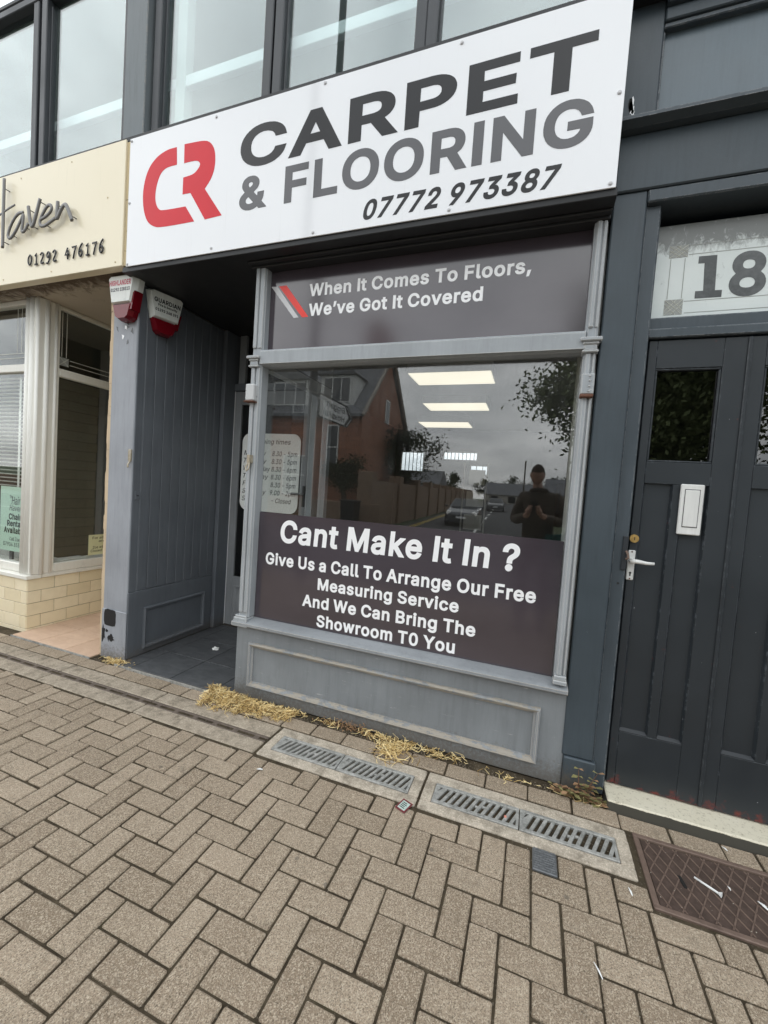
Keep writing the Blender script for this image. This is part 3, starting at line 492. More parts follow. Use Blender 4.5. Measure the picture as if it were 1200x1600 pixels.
REGULAR = {
    ' ': (369, []),
    '&': (893, [[369,-21,324,-18,265,-6,210,18,132,75,101,116,77,161,63,211,59,261,66,325,85,375,115,420,160,466,254,543,195,620,165,670,146,725,140,784,147,843,171,902,210,952,261,989,301,1004,347,1015,442,1014,525,989,576,952,612,907,635,857,645,793,640,748,605,666,578,634,510,571,443,520,642,278,667,348,676,389,678,448,811,448,800,330,789,284,763,220,731,170,875,-7,715,-8,647,70,583,27,533,5,487,-9,437,-17],[345,102,378,99,437,106,492,124,561,170,337,440,260,380,224,339,205,302,199,257,204,216,219,180,247,147,287,118],[357,625,360,621,365,624,460,698,492,739,503,766,507,798,498,839,474,870,442,890,392,898,336,884,309,866,292,843,281,816,277,784,281,748,291,720]]),
    ',': (382, [[68,-242,127,146,277,148,173,-237,168,-242]]),
    '-': (903, [[217,362,217,487,670,486,667,362]]),
    '.': (382, [[183,-15,151,-10,118,13,97,45,90,81,96,117,118,149,151,171,187,179,223,171,257,149,279,117,285,81,279,45,258,13,223,-10]]),
    '0': (903, [[438,-21,374,-14,306,7,251,40,201,88,160,147,128,220,110,284,89,416,86,502,88,580,110,716,128,780,161,852,206,915,251,958,306,992,374,1014,447,1022,515,1015,583,994,641,957,692,908,732,848,762,780,779,720,802,580,804,498,795,352,780,280,763,220,730,148,692,92,638,39,583,6,519,-13],[440,107,488,110,529,125,565,152,594,184,621,230,657,348,668,498,656,652,621,770,566,848,530,875,488,891,447,896,401,891,360,875,324,847,295,811,271,770,250,716,234,652,222,498,234,348,250,284,294,189,325,152,360,126,401,110]]),
    '1': (903, [[143,-8,143,116,406,116,409,121,408,866,165,691,161,698,161,843,388,1009,547,1009,551,121,556,116,775,116,776,-7]]),
    '2': (903, [[119,-8,120,98,550,561,580,602,605,648,617,684,621,730,615,780,600,816,569,852,533,876,492,890,437,896,387,890,342,871,305,844,280,807,264,766,255,704,124,704,126,771,140,825,161,871,193,916,233,954,278,982,328,1004,442,1022,551,1005,605,984,651,953,685,921,716,880,739,834,753,784,757,730,751,675,736,621,719,582,665,502,530,348,314,121,769,120,772,-7]]),
    '3': (903, [[412,-21,312,-6,262,11,207,37,171,66,132,107,105,152,87,202,78,266,221,266,234,212,255,175,289,145,325,125,375,111,434,107,484,112,534,126,579,152,612,187,632,234,639,284,633,334,615,380,582,420,537,452,497,466,448,476,303,480,301,484,303,593,554,880,134,881,130,884,130,1007,739,1007,738,902,455,580,548,570,612,548,660,520,698,488,734,443,760,393,777,339,781,284,774,225,761,175,734,125,703,84,661,48,612,17,553,-4,493,-18]]),
    '4': (903, [[549,-8,545,198,72,199,71,311,480,1007,622,1008,226,330,545,328,546,630,681,632,683,330,817,328,820,202,813,198,684,198,681,-8]]),
    '5': (903, [[416,-20,325,-6,275,13,227,43,189,75,157,113,133,157,116,207,109,261,243,264,257,216,278,180,307,151,343,126,389,110,434,106,489,112,540,134,579,166,609,207,629,261,636,316,629,375,610,430,577,475,538,507,484,529,429,536,379,533,329,519,289,500,252,475,125,491,182,1007,725,1009,725,881,307,881,303,875,275,608,302,627,348,647,448,664,539,653,580,639,637,607,684,566,710,534,734,498,753,457,774,370,777,320,771,261,756,198,731,143,698,97,658,57,615,25,557,-2,498,-16]]),
    '6': (903, [[433,-21,383,-15,328,-2,278,21,228,55,192,94,157,143,135,198,122,257,120,370,151,475,213,598,490,1007,642,1009,647,1007,644,1002,375,611,460,625,524,621,624,588,669,555,704,520,733,478,755,425,769,366,773,307,769,248,752,189,730,139,698,93,659,52,615,21,560,-2,505,-16],[414,107,446,103,496,110,546,132,583,162,610,202,629,252,635,307,630,361,609,416,578,459,542,488,496,507,446,513,392,507,346,489,307,457,281,420,259,366,254,311,259,257,280,202,307,161,346,131,392,110]]),
    '7': (903, [[179,-7,625,880,115,881,114,1007,774,1009,776,880,330,-7]]),
    '8': (903, [[423,-20,318,-6,268,13,214,43,175,75,140,116,115,161,99,211,94,266,101,330,122,389,151,434,196,481,241,510,278,525,250,535,209,562,175,602,149,648,136,693,130,748,149,848,170,889,205,929,241,961,282,985,334,1007,386,1018,446,1022,500,1019,555,1007,605,986,646,962,688,925,740,848,759,748,753,693,739,648,713,602,678,561,612,525,696,480,736,439,769,384,788,330,796,266,790,211,776,161,719,80,677,45,627,15,568,-6,509,-18],[419,107,505,110,559,127,599,152,627,183,647,225,654,275,647,320,627,366,595,402,555,430,500,448,446,454,391,449,336,431,296,404,264,369,241,320,235,270,242,225,260,184,291,151,332,125,386,110],[426,580,491,582,536,598,569,620,596,652,614,693,618,743,613,784,599,820,568,856,536,876,496,890,441,896,396,891,350,874,318,853,295,825,275,780,270,739,275,693,292,652,318,621,355,597,396,582]]),
    '9': (903, [[246,-8,242,-7,244,-2,513,389,469,377,428,375,369,379,315,391,265,414,224,443,187,480,156,525,136,571,122,630,118,693,122,748,136,811,160,861,192,907,228,945,278,979,324,1000,383,1016,442,1022,505,1016,560,1003,615,977,660,945,697,907,733,852,755,802,769,743,773,680,759,580,714,471,675,402,398,-7],[424,489,446,486,496,493,546,514,583,544,610,584,629,634,635,689,629,743,610,796,581,839,546,868,496,891,446,896,396,891,346,870,310,839,280,798,262,748,254,689,262,634,278,584,310,543,346,512,392,494]]),
    '?': (716, [[315,-15,283,-9,251,13,230,45,224,81,231,117,252,149,283,170,324,177,360,170,391,149,412,117,419,81,413,45,392,13,360,-9],[255,291,252,295,253,367,271,458,294,499,324,533,445,622,478,661,500,708,507,754,500,799,485,831,458,863,428,882,392,894,351,900,274,883,242,861,215,831,198,795,187,735,46,735,51,799,68,849,91,895,120,931,155,963,196,987,246,1007,296,1018,351,1022,405,1018,455,1007,505,986,546,961,578,931,610,887,628,849,641,799,645,749,641,699,630,654,609,608,579,567,544,535,437,457,414,431,391,363,387,291]]),
    'A': (956, [[25,-8,22,-2,388,1006,547,1008,921,-7,770,-6,670,271,275,271,270,270,172,-7],[317,402,624,402,556,593,470,865]]),
    'B': (908, [[111,-8,110,1007,470,1009,539,1005,598,993,652,971,698,940,727,911,754,875,774,830,786,784,790,734,784,675,768,625,739,586,706,557,632,521,670,512,716,489,761,453,798,402,815,366,829,271,826,221,814,171,794,130,764,89,729,56,679,28,625,8,561,-4,484,-8],[256,121,484,120,552,126,607,141,643,164,679,211,690,271,683,316,666,357,637,393,599,421,548,440,484,446,257,446],[254,571,466,568,516,574,561,589,598,612,629,648,646,684,652,730,641,789,611,835,575,861,529,875,470,881,255,880]]),
    'C': (1015, [[513,-21,440,-14,363,6,295,40,231,89,176,148,131,222,105,284,75,420,71,498,75,580,104,711,130,775,176,850,227,907,295,960,363,992,440,1014,526,1022,622,1013,672,998,754,962,795,933,858,869,888,825,911,780,939,680,799,676,779,734,731,807,695,836,617,875,526,888,467,883,413,867,367,843,321,807,285,766,254,713,231,652,216,580,211,498,217,416,231,348,253,289,281,239,325,189,367,156,413,133,467,118,526,112,572,116,617,126,658,143,730,193,758,229,781,270,799,323,939,320,911,220,888,175,834,102,795,68,717,19,672,2,576,-20]]),
    'D': (999, [[111,-8,110,1007,511,1005,639,976,698,947,761,901,816,843,859,771,885,711,902,648,916,502,903,357,884,289,860,234,816,161,761,101,693,54,634,25,575,8,502,-4,429,-8],[256,121,425,120,498,126,566,142,620,166,670,202,707,244,736,293,759,357,773,430,776,502,773,575,759,643,737,707,710,757,670,800,625,834,570,859,507,875,434,881,255,880]]),
    'E': (836, [[111,-8,110,1007,739,1008,739,884,734,881,255,880,256,571,702,570,706,566,706,448,702,442,257,442,254,125,257,120,743,120,745,-7]]),
    'F': (818, [[111,-8,110,1007,733,1007,733,884,729,881,255,880,254,557,684,554,688,548,688,430,255,425,254,-7]]),
    'G': (1034, [[517,-21,440,-14,358,8,286,45,226,91,175,148,128,225,85,348,71,498,75,575,86,652,128,775,176,852,223,907,290,959,358,992,436,1014,522,1022,622,1011,672,998,758,957,799,926,863,863,890,820,913,776,942,680,799,678,755,766,727,802,693,834,658,856,617,873,572,884,522,888,467,883,413,867,363,841,319,807,286,768,255,716,231,652,216,580,211,498,216,420,229,352,253,289,284,234,322,193,367,156,417,131,467,118,526,112,581,116,631,128,676,148,713,174,741,202,772,247,793,293,807,380,799,383,549,383,549,511,945,511,948,393,941,311,924,243,894,175,849,113,804,69,749,33,681,3,608,-15]]),
    'H': (1028, [[111,-8,110,1007,254,1007,254,580,261,576,761,577,763,1007,906,1007,906,-7,764,-7,761,448,257,448,254,-7]]),
    'I': (294, [[70,-8,216,-8,216,1008,70,1008]]),
    'L': (785, [[111,-8,110,1007,252,1009,256,121,716,120,717,-7]]),
    'M': (1247, [[111,-8,111,1008,304,1007,552,371,620,175,685,371,929,1007,1124,1007,1124,-7,983,-7,984,794,903,566,679,-4,675,-8,561,-8,556,-7,328,566,248,795,248,-7]]),
    'N': (1040, [[111,-8,110,1007,273,1007,720,302,779,195,777,1007,916,1009,918,-7,756,-7,390,566,248,810,254,571,254,-7]]),
    'O': (1060, [[513,-21,440,-14,363,6,295,40,231,89,176,148,131,222,105,284,75,420,71,498,75,580,104,711,130,775,176,850,227,907,295,960,363,992,440,1014,526,1022,613,1013,686,993,758,959,822,907,872,852,920,775,946,711,963,648,977,498,964,352,945,284,918,220,873,148,822,91,763,45,690,8,608,-14],[469,116,526,112,576,116,631,130,681,156,723,189,765,234,795,287,818,348,833,420,837,498,833,580,817,652,794,716,764,766,724,811,681,845,636,868,581,882,526,888,467,883,417,868,367,845,324,811,286,766,253,711,231,652,216,580,211,498,216,420,230,348,254,285,286,234,325,189,367,156,417,131]]),
    'P': (887, [[111,-8,110,1007,466,1008,534,1003,601,989,657,964,707,930,744,893,774,848,795,793,808,739,812,684,808,625,773,516,743,472,707,434,657,400,602,376,534,362,255,357,254,-7],[256,484,457,484,507,488,548,496,575,508,617,539,646,580,663,625,668,684,664,739,648,786,620,825,579,856,507,878,255,880]]),
    'R': (895, [[111,-8,110,1007,466,1008,598,991,657,969,743,902,772,857,796,802,808,748,812,689,808,634,796,580,771,525,743,484,707,452,660,421,628,407,854,-7,689,-7,481,380,475,382,254,380,254,-7],[254,511,507,511,548,519,579,531,620,558,651,598,664,639,670,693,665,743,651,789,621,830,579,859,507,878,255,880]]),
    'S': (891, [[418,-24,368,-22,304,-10,250,10,195,39,156,71,120,112,92,162,75,212,66,276,209,277,225,217,247,180,282,148,332,123,382,110,441,104,486,107,560,126,609,154,639,185,662,226,672,271,665,312,645,348,618,372,577,396,359,462,282,490,218,521,163,562,127,608,103,667,94,730,99,789,117,844,141,885,175,926,218,958,265,985,318,1005,382,1018,445,1022,509,1018,573,1006,627,985,673,958,713,926,746,889,773,844,790,794,795,736,659,735,644,789,623,822,591,851,545,876,500,888,441,894,382,888,336,875,290,848,260,817,240,780,234,739,242,694,264,662,294,635,336,613,613,527,709,475,750,439,783,394,804,339,810,271,805,217,791,167,734,80,691,43,636,14,577,-8,513,-22]]),
    'T': (895, [[374,-8,371,880,56,881,55,1007,824,1009,824,881,514,880,513,-7]]),
    'U': (1028, [[484,-22,429,-19,361,-3,298,23,243,58,195,105,159,155,132,209,116,273,110,341,110,1005,116,1009,248,1009,252,1005,252,350,256,305,269,259,308,191,370,141,411,124,457,112,511,110,561,113,648,141,684,166,735,228,760,305,765,350,765,1005,770,1009,902,1009,906,1000,906,341,900,273,884,209,859,155,820,104,774,59,718,23,657,-3,589,-19]]),
    'W': (1361, [[302,-8,22,1007,168,1007,328,389,379,166,432,384,595,1007,754,1007,916,389,966,174,970,172,995,289,1179,1007,1327,1007,1047,-8,888,-7,715,634,675,808,632,630,458,-7]]),
    'Y': (940, [[393,-8,391,407,19,1007,184,1008,385,680,466,532,486,580,543,680,743,1006,907,1008,535,407,535,-7]]),
    'Z': (873, [[76,-8,75,93,530,761,617,880,72,881,71,1007,786,1009,786,902,340,251,244,121,790,120,792,-7]]),
    'a': (777, [[302,-25,225,-14,181,3,130,36,89,83,67,121,55,167,51,212,60,276,78,321,108,357,148,385,193,406,243,422,489,459,516,469,530,483,535,503,528,548,517,580,498,605,466,627,430,639,384,643,334,638,266,610,237,585,198,530,71,567,71,571,93,619,120,657,152,688,202,723,261,745,320,759,384,763,470,753,520,738,563,717,607,680,639,635,656,594,670,494,670,-6,539,-8,534,88,498,41,467,17,425,-6,375,-20],[315,98,398,105,443,123,483,153,511,189,527,230,534,271,534,359,457,338,266,305,208,267,194,239,189,207,192,176,206,148,230,126,257,111]]),
    'b': (845, [[438,-23,388,-18,334,1,266,55,229,106,225,-8,102,-8,96,-4,97,1008,225,1009,232,1005,234,644,265,687,334,741,388,757,452,763,511,759,566,743,616,718,664,678,702,634,733,582,756,518,771,446,775,373,771,296,757,228,735,164,706,109,664,59,620,25,570,-1,511,-20],[397,105,434,101,493,108,547,140,573,164,613,232,635,323,635,418,627,468,614,509,586,564,545,605,497,630,434,640,370,630,320,606,283,568,253,514,232,423,232,323,240,273,254,228,280,178,325,133,370,109]]),
    'c': (790, [[397,-23,342,-18,283,-2,228,23,178,62,135,109,103,164,78,228,65,296,59,364,65,441,79,514,104,578,137,632,179,678,225,714,283,743,342,759,460,761,560,731,606,705,641,678,675,637,701,596,721,541,592,506,563,564,528,602,474,631,406,641,365,637,324,624,292,604,263,578,238,541,220,505,208,459,197,364,208,278,220,232,260,165,292,135,324,116,406,99,474,110,528,137,566,178,592,237,724,205,703,150,676,105,646,68,606,34,515,-10,460,-20]]),
    'd': (845, [[365,-23,319,-19,265,-1,215,24,167,64,130,109,102,159,76,228,63,296,59,373,63,446,78,518,100,578,130,632,169,678,219,718,265,742,324,759,387,763,447,757,501,740,569,687,601,642,603,1005,610,1009,737,1008,739,-4,733,-8,610,-8,606,105,569,55,540,28,501,2,447,-18],[367,105,406,101,460,108,510,133,551,173,580,228,594,273,605,368,593,473,582,514,551,568,510,608,465,631,406,640,360,637,324,626,290,605,251,566,219,508,201,423,197,373,208,278,238,196,261,164,290,137,342,108]]),
    'e': (806, [[406,-23,347,-18,283,-2,224,26,174,65,133,113,103,164,80,223,65,296,59,368,63,441,79,509,101,573,137,632,174,674,219,711,274,739,337,759,401,763,465,759,528,742,599,705,635,673,688,605,710,555,735,450,737,382,737,328,733,324,199,323,208,255,225,209,260,161,301,127,337,111,415,99,497,112,528,127,555,150,597,214,728,182,700,118,666,73,601,23,560,1,515,-14,465,-22],[200,446,597,446,577,528,550,573,515,608,465,633,401,640,342,633,292,609,252,573,222,528,203,473]]),
    'g': (847, [[392,-304,306,-295,260,-282,201,-256,156,-222,121,-185,92,-132,201,-71,248,-126,274,-148,310,-167,351,-179,406,-183,460,-179,510,-163,550,-140,576,-113,597,-67,603,-13,603,115,601,119,568,74,501,26,447,8,387,2,324,6,269,20,219,46,174,77,133,123,101,173,76,237,63,301,59,374,63,451,77,519,100,578,136,637,172,678,215,715,269,743,328,759,387,763,451,758,501,740,542,714,574,683,606,640,608,751,737,753,739,-17,735,-81,721,-135,695,-181,660,-222,619,-252,578,-273,524,-291,469,-300],[368,128,406,124,460,131,516,156,554,192,583,242,603,328,603,428,596,474,583,515,555,565,510,609,465,631,406,640,337,630,289,606,251,566,221,510,209,474,197,383,209,283,221,246,249,196,292,155,342,131]]),
    'h': (818, [[97,-8,96,1007,229,1009,234,651,252,680,297,720,343,743,388,758,447,763,497,761,584,732,624,702,678,634,696,584,710,475,710,-2,707,-8,574,-7,574,461,568,516,553,561,529,593,502,616,461,633,411,638,361,632,320,616,284,591,255,552,238,502,232,443,231,-7]]),
    'i': (340, [[97,-7,96,752,228,753,232,748,232,-2,228,-8],[147,866,128,869,101,888,79,916,73,948,79,984,101,1013,128,1031,165,1038,197,1032,228,1013,249,984,256,948,249,916,230,889,201,870,165,863]]),
    'k': (761, [[97,-8,96,1007,229,1009,234,425,555,752,721,752,722,748,406,425,745,-7,573,-7,302,338,232,271,231,-7]]),
    'l': (384, [[257,-11,216,-7,175,9,143,31,114,71,100,117,96,167,97,1009,229,1009,232,1003,234,153,244,126,261,114,341,112,365,3,320,-10]]),
    'm': (1211, [[97,-8,97,753,226,752,229,646,257,688,293,721,334,746,384,763,429,767,484,761,529,745,569,716,602,677,625,632,657,680,697,716,747,745,797,760,857,767,920,761,979,739,1029,703,1070,649,1090,602,1103,502,1102,-8,968,-7,967,498,961,546,947,580,925,608,875,633,825,640,779,637,738,621,710,598,688,570,673,530,667,484,667,-7,532,-7,531,507,522,561,493,604,447,633,388,640,347,635,316,622,284,600,256,566,238,521,232,466,231,-7]]),
    'n': (818, [[97,-8,97,752,226,752,229,644,252,680,293,717,343,743,393,759,497,761,584,732,624,702,678,634,695,589,706,534,710,471,709,-7,574,-7,574,461,568,516,553,561,529,593,502,616,461,633,411,638,361,632,320,616,284,591,255,552,238,502,232,443,231,-7]]),
    'o': (828, [[397,-23,342,-18,283,-2,228,23,178,62,137,107,103,164,78,228,65,296,59,368,65,441,79,514,104,578,137,632,178,677,224,713,278,742,342,759,406,763,474,759,537,742,592,714,642,674,682,628,712,578,737,514,753,441,757,368,753,296,736,223,713,164,683,113,642,65,592,25,537,-1,474,-18],[393,100,451,104,492,116,526,137,555,164,579,196,609,273,619,368,609,464,579,541,556,575,524,604,492,624,451,637,406,641,365,637,324,624,292,604,260,574,219,502,208,459,197,368,208,278,219,235,260,165,290,137,324,116]]),
    'p': (845, [[97,-289,97,753,225,753,229,637,263,685,293,713,334,741,384,756,452,763,507,759,570,741,620,716,666,676,701,635,734,580,756,517,771,444,775,371,771,299,757,226,735,162,704,108,666,61,616,23,570,-1,511,-20,452,-24,388,-18,338,0,297,26,268,53,234,100,231,-288],[411,103,434,101,493,108,543,136,570,161,594,194,614,235,635,321,635,421,627,467,613,512,587,562,547,603,497,630,434,640,370,630,320,606,284,569,253,512,240,471,232,421,232,321,239,276,253,230,281,176,325,133,370,109]]),
    'r': (521, [[97,-8,97,752,226,752,229,653,252,690,293,727,334,749,375,761,484,763,485,625,407,633,361,627,316,612,279,584,257,557,239,516,232,461,231,-7]]),
    's': (730, [[328,-23,260,-14,219,-2,160,30,117,68,82,118,63,191,187,219,214,159,250,124,300,104,355,97,400,100,441,111,473,127,505,160,518,200,512,237,491,263,461,282,287,328,228,347,174,373,137,402,108,441,91,487,85,541,92,600,120,655,182,714,264,750,314,761,419,761,500,739,555,709,592,673,623,628,646,564,523,535,500,582,473,614,432,635,369,646,314,640,264,617,232,584,223,546,229,509,250,483,287,463,514,401,569,374,608,341,636,305,653,259,659,209,649,146,622,91,591,55,560,31,514,4,464,-12,414,-22]]),
    't': (458, [[319,-15,269,-10,219,7,176,35,145,76,127,122,120,181,120,631,114,635,4,635,5,752,119,754,123,934,255,932,257,754,405,753,409,749,407,635,260,635,256,631,259,154,273,126,301,111,337,106,403,113,428,-1,378,-14]]),
    'u': (818, [[343,-17,261,-3,187,38,157,70,129,111,111,157,98,215,96,270,96,752,231,752,232,283,237,229,252,187,275,154,304,129,347,112,393,106,443,112,488,131,520,156,548,193,568,243,574,302,574,752,707,753,708,-7,579,-7,575,99,552,65,512,29,466,4,411,-14]]),
    'v': (777, [[318,-8,22,752,168,753,172,749,332,307,381,152,386,154,433,307,594,752,740,753,450,-7]]),
    'w': (1127, [[266,-8,36,752,175,753,179,748,309,275,334,164,398,424,491,752,625,753,629,748,720,421,779,171,938,752,1081,752,849,-7,718,-7,557,567,398,-7]]),
    'y': (777, [[163,-292,83,-278,113,-164,199,-167,231,-155,249,-140,270,-110,311,-1,23,749,31,753,168,753,172,749,332,308,381,152,593,749,599,753,736,753,739,749,409,-114,383,-169,350,-219,318,-250,277,-275,231,-289]]),
    '’': (360, [[96,617,155,1007,305,1008,200,622,196,617]]),
}

def text(s, x0, x1, zb, cap, y, mat, parent, name='lettering', bold=0.0, shear=0.0, ext=0.0006, plane='y', track=0.0):
    """a line of lettering as flat mesh, its baseline at zb, caps 'cap' high, fitted between x0 and x1 on the plane Y=y"""
    cu = bpy.data.curves.new('lettering', 'CURVE')
    cu.dimensions = '2D'; cu.fill_mode = 'BOTH'
    pen = 0.0
    K = 0.001
    G = BOLD if bold > 0.025 else REGULAR
    bold = 0.052 if bold > 0.025 else 0.008
    for ch in s:
        adv, cons = G[ch]
        for c in cons:
            sp = cu.splines.new('POLY')
            n = len(c) // 2
            sp.points.add(n - 1)
            for i in range(n):
                gx, gy = c[2 * i] * K, c[2 * i + 1] * K
                sp.points[i].co = (pen + gx + shear * gy, gy, 0, 1)
            sp.use_cyclic_u = True
        pen += adv * K + track
    ob = bpy.data.objects.new('lettering', cu)
    COL.objects.link(ob)
    dg = bpy.context.evaluated_depsgraph_get()
    me = bpy.data.meshes.new_from_object(ob.evaluated_get(dg))
    bpy.data.objects.remove(ob); bpy.data.curves.remove(cu)
    xs = [v.co.x for v in me.vertices]
    a, b2 = min(xs), max(xs)
    kx = (x1 - x0) / (b2 - a); kz = cap / (1 + 2 * bold)
    for v in me.vertices:
        u = (v.co.x - a) * kx; w = (v.co.y + bold) * kz
        if plane == 'y': v.co = (x0 + u, y, zb + w)
        elif plane == 'x': v.co = (y, x0 + u, zb + w)
        else: v.co = (x0 + u, zb + w, y)
    me.materials.clear(); me.materials.append(mat)
    bm = bmesh.new(); bm.from_mesh(me)
    bmesh.ops.remove_doubles(bm, verts=bm.verts, dist=1e-6)
    r = bmesh.ops.extrude_face_region(bm, geom=bm.faces[:])
    d = {'y': Vector((0, -ext, 0)), 'x': Vector((ext, 0, 0)), 'z': Vector((0, 0, ext))}[plane]
    for g in r['geom']:
        if isinstance(g, bmesh.types.BMVert): g.co += d
    bmesh.ops.recalc_face_normals(bm, faces=bm.faces)
    for f in bm.faces: f.smooth = False
    bm.to_mesh(me); bm.free()
    me.name = name
    return link(name, me, parent)

def flatpoly(pts, y, mat, parent, name, ext=0.0006):
    return MB().prism(pts, 'y', y, y - ext).build(name, mat, parent)

def nudge(o, amp=0.002):
    for v in o.data.vertices:
        v.co += Vector((random.uniform(-amp, amp), random.uniform(-amp, amp), random.uniform(-amp, amp)))
    return o

# ------------------------------------------------------------------ materials
GREY = (0.222, 0.238, 0.25)
m_grey = paint('grey_paint', GREY, 0.42, chips=0.13, dirt=0.45, scuff=1.0, splash=0.7)
m_pillar = paint('pale_grey_pillar_paint', (0.31, 0.325, 0.355), 0.45, chips=0.10, dirt=0.45, splash=0.7)
m_grey_old = paint('worn_grey_paint', (0.27, 0.285, 0.30), 0.5, chips=0.34, edgewear=1.6, chipcol=(0.50, 0.46, 0.40), dirt=0.5, bump=0.5)
m_grey_wood = paint('bare_wood_and_grey_paint', (0.26, 0.27, 0.275), 0.6, chips=1.7, chipcol=(0.33, 0.30, 0.255), dirt=0.7, bump=0.6)
m_trim = paint('light_grey_trim_paint', (0.345, 0.368, 0.388), 0.42, chips=0.42, edgewear=1.3, chipcol=(0.62, 0.61, 0.58), dirt=0.45, bump=0.5)
m_board = paint('porch_board_paint', (0.125, 0.137, 0.153), 0.45, chips=0.04, dirt=0.4, splash=0.6)
m_sdoor = paint('porch_door_grey_paint', (0.25, 0.26, 0.27), 0.45, chips=0.06, dirt=0.4)
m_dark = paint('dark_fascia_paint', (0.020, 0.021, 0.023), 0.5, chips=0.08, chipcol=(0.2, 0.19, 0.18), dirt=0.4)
m_slate = paint('slate_blue_paint', (0.053, 0.069, 0.082), 0.45, chips=0.07, chipcol=(0.2, 0.22, 0.23), dirt=0.45, splash=0.8)
m_slate2 = paint('slate_blue_frame_paint', (0.057, 0.072, 0.085), 0.45, chips=0.06, edgewear=0.7, chipcol=(0.28, 0.29, 0.3), dirt=0.4)
m_panelblue = paint('blue_grey_panel_paint', (0.125, 0.160, 0.185), 0.35, chips=0.02, dirt=0.3)

def door_paint():
    n = NT('black_blue_door_paint')
    col = (0.021, 0.026, 0.031)
    a = n.noise(3, 5)
    c = n.mix(a, sc3(col, 0.8), sc3(col, 1.25))
    sp = n.noise(55, 3, 0.5)
    c = n.mix(n.ramp(sp, (0.765, 0.0), (0.78, 1.0)), c, (0.35, 0.36, 0.38))
    # old red paint showing through along the kicked bottom edge
    mr = n.n('ShaderNodeMapRange')
    mr.inputs['From Min'].default_value = 0.045; mr.inputs['From Max'].default_value = 0.13
    mr.inputs['To Min'].default_value = 0.24; mr.inputs['To Max'].default_value = 0.0
    n.l(n.z(), mr.inputs['Value'])
    rn = n.noise(20, 7, 0.7)
    rm = n.ramp(n.math('ADD', rn, mr.outputs[0]), (0.66, 0.0), (0.80, 1.0))
    c = n.mix(n.math('MULTIPLY', rm, 0.75), c, (0.19, 0.03, 0.02))
    e = n.edge(0.005)
    en = n.noise(30, 7, 0.7)
    c = n.mix(n.math('MULTIPLY', n.ramp(e, (0.03, 0.0), (0.1, 0.7)), n.ramp(en, (0.52, 0.0), (0.6, 1.0))), c, (0.16, 0.18, 0.2))
    n.col(c)
    n.bump(n.noise(40, 5, 0.6, n.vec((1, 1, 0.25))), 0.25, 0.0015)
    return n.set(rough=n.ramp(a, (0.3, 0.32), (0.7, 0.5)), spec=0.45)
m_door = door_paint()

def sign_board():
    n = NT('white_sign_board')
    c = n.mix(n.noise(1.5, 4), (0.80, 0.81, 0.835), (0.84, 0.85, 0.87))
    st = n.noise(4.0, 7, 0.7, n.vec((9, 9, 0.45)))
    c = n.mix(n.ramp(st, (0.60, 0.0), (0.85, 0.22)), c, (0.50, 0.50, 0.49))
    sp = n.noise(45, 5, 0.7)
    c = n.mix(n.ramp(sp, (0.72, 0.0), (0.80, 0.25)), c, (0.45, 0.44, 0.42))
    n.col(c)
    n.bump(n.noise(2.2, 2), 0.06, 0.012)
    return n.set(rough=0.08, spec=0.55)
m_sign = sign_board()
m_txt_dark = plain('dark_grey_vinyl', (0.014, 0.014, 0.016), 0.2, spec=.3, var=0.1)
m_txt_mid = plain('mid_grey_vinyl', (0.098, 0.098, 0.106), 0.15, spec=.4, var=0.08)
m_red = plain('red_vinyl', (0.66, 0.022, 0.036), 0.3, spec=.2, var=0.05)
m_red2 = plain('bright_red_vinyl', (0.85, 0.03, 0.015), 0.3, var=0.05)
m_white = plain('white_vinyl', (0.92, 0.92, 0.93), 0.25, var=0.02)
m_silver = plain('silver_vinyl', (0.62, 0.62, 0.63), 0.25, var=0.02)
m_screw = plain('white_screw_cap', (0.55, 0.55, 0.56), 0.3, var=0.1)

def vinyl():
    n = NT('purple_grey_vinyl')
    a = n.noise(1.6, 6, 0.6, n.vec((1, 1, 1.6)))
    c = n.mix(n.ramp(a, (0.3, 0.0), (0.7, 1.0)), (0.050, 0.040, 0.048), (0.068, 0.055, 0.065))
    d = n.noise(70, 4, 0.7)
    c = n.mix(n.ramp(d, (0.70, 0.0), (0.78, 0.35)), c, (0.2, 0.19, 0.2))
    n.col(c)
    n.bump(n.noise(5.0, 3), 0.04, 0.004)
    return n.set(rough=0.12, spec=1.0)
m_vinyl = vinyl()
m_black = plain('black_rubber', (0.012, 0.012, 0.013), 0.5)
m_void = plain('dark_drain_void', (0.008, 0.007, 0.006), 0.9)
m_glass = glass('window_glass', 0.082, (0.95, 0.96, 0.955), dust=0.07)
m_glass_panel = glass('panel_cover_glass', 0.05, (0.97, 0.97, 0.97))
m_glass_side = glass('side_glass', 0.03, (0.97, 0.98, 0.975))
m_glass_up = glass('upper_window_glass', 0.16, (0.89, 0.95, 0.945), refl=(0.97, 1.0, 1.0))
m_glass_dk = glass('dark_tinted_glass', 0.095, (0.4, 0.4, 0.4))
m_glass_salon = glass('salon_glass', 0.09, (0.95, 0.97, 0.96))

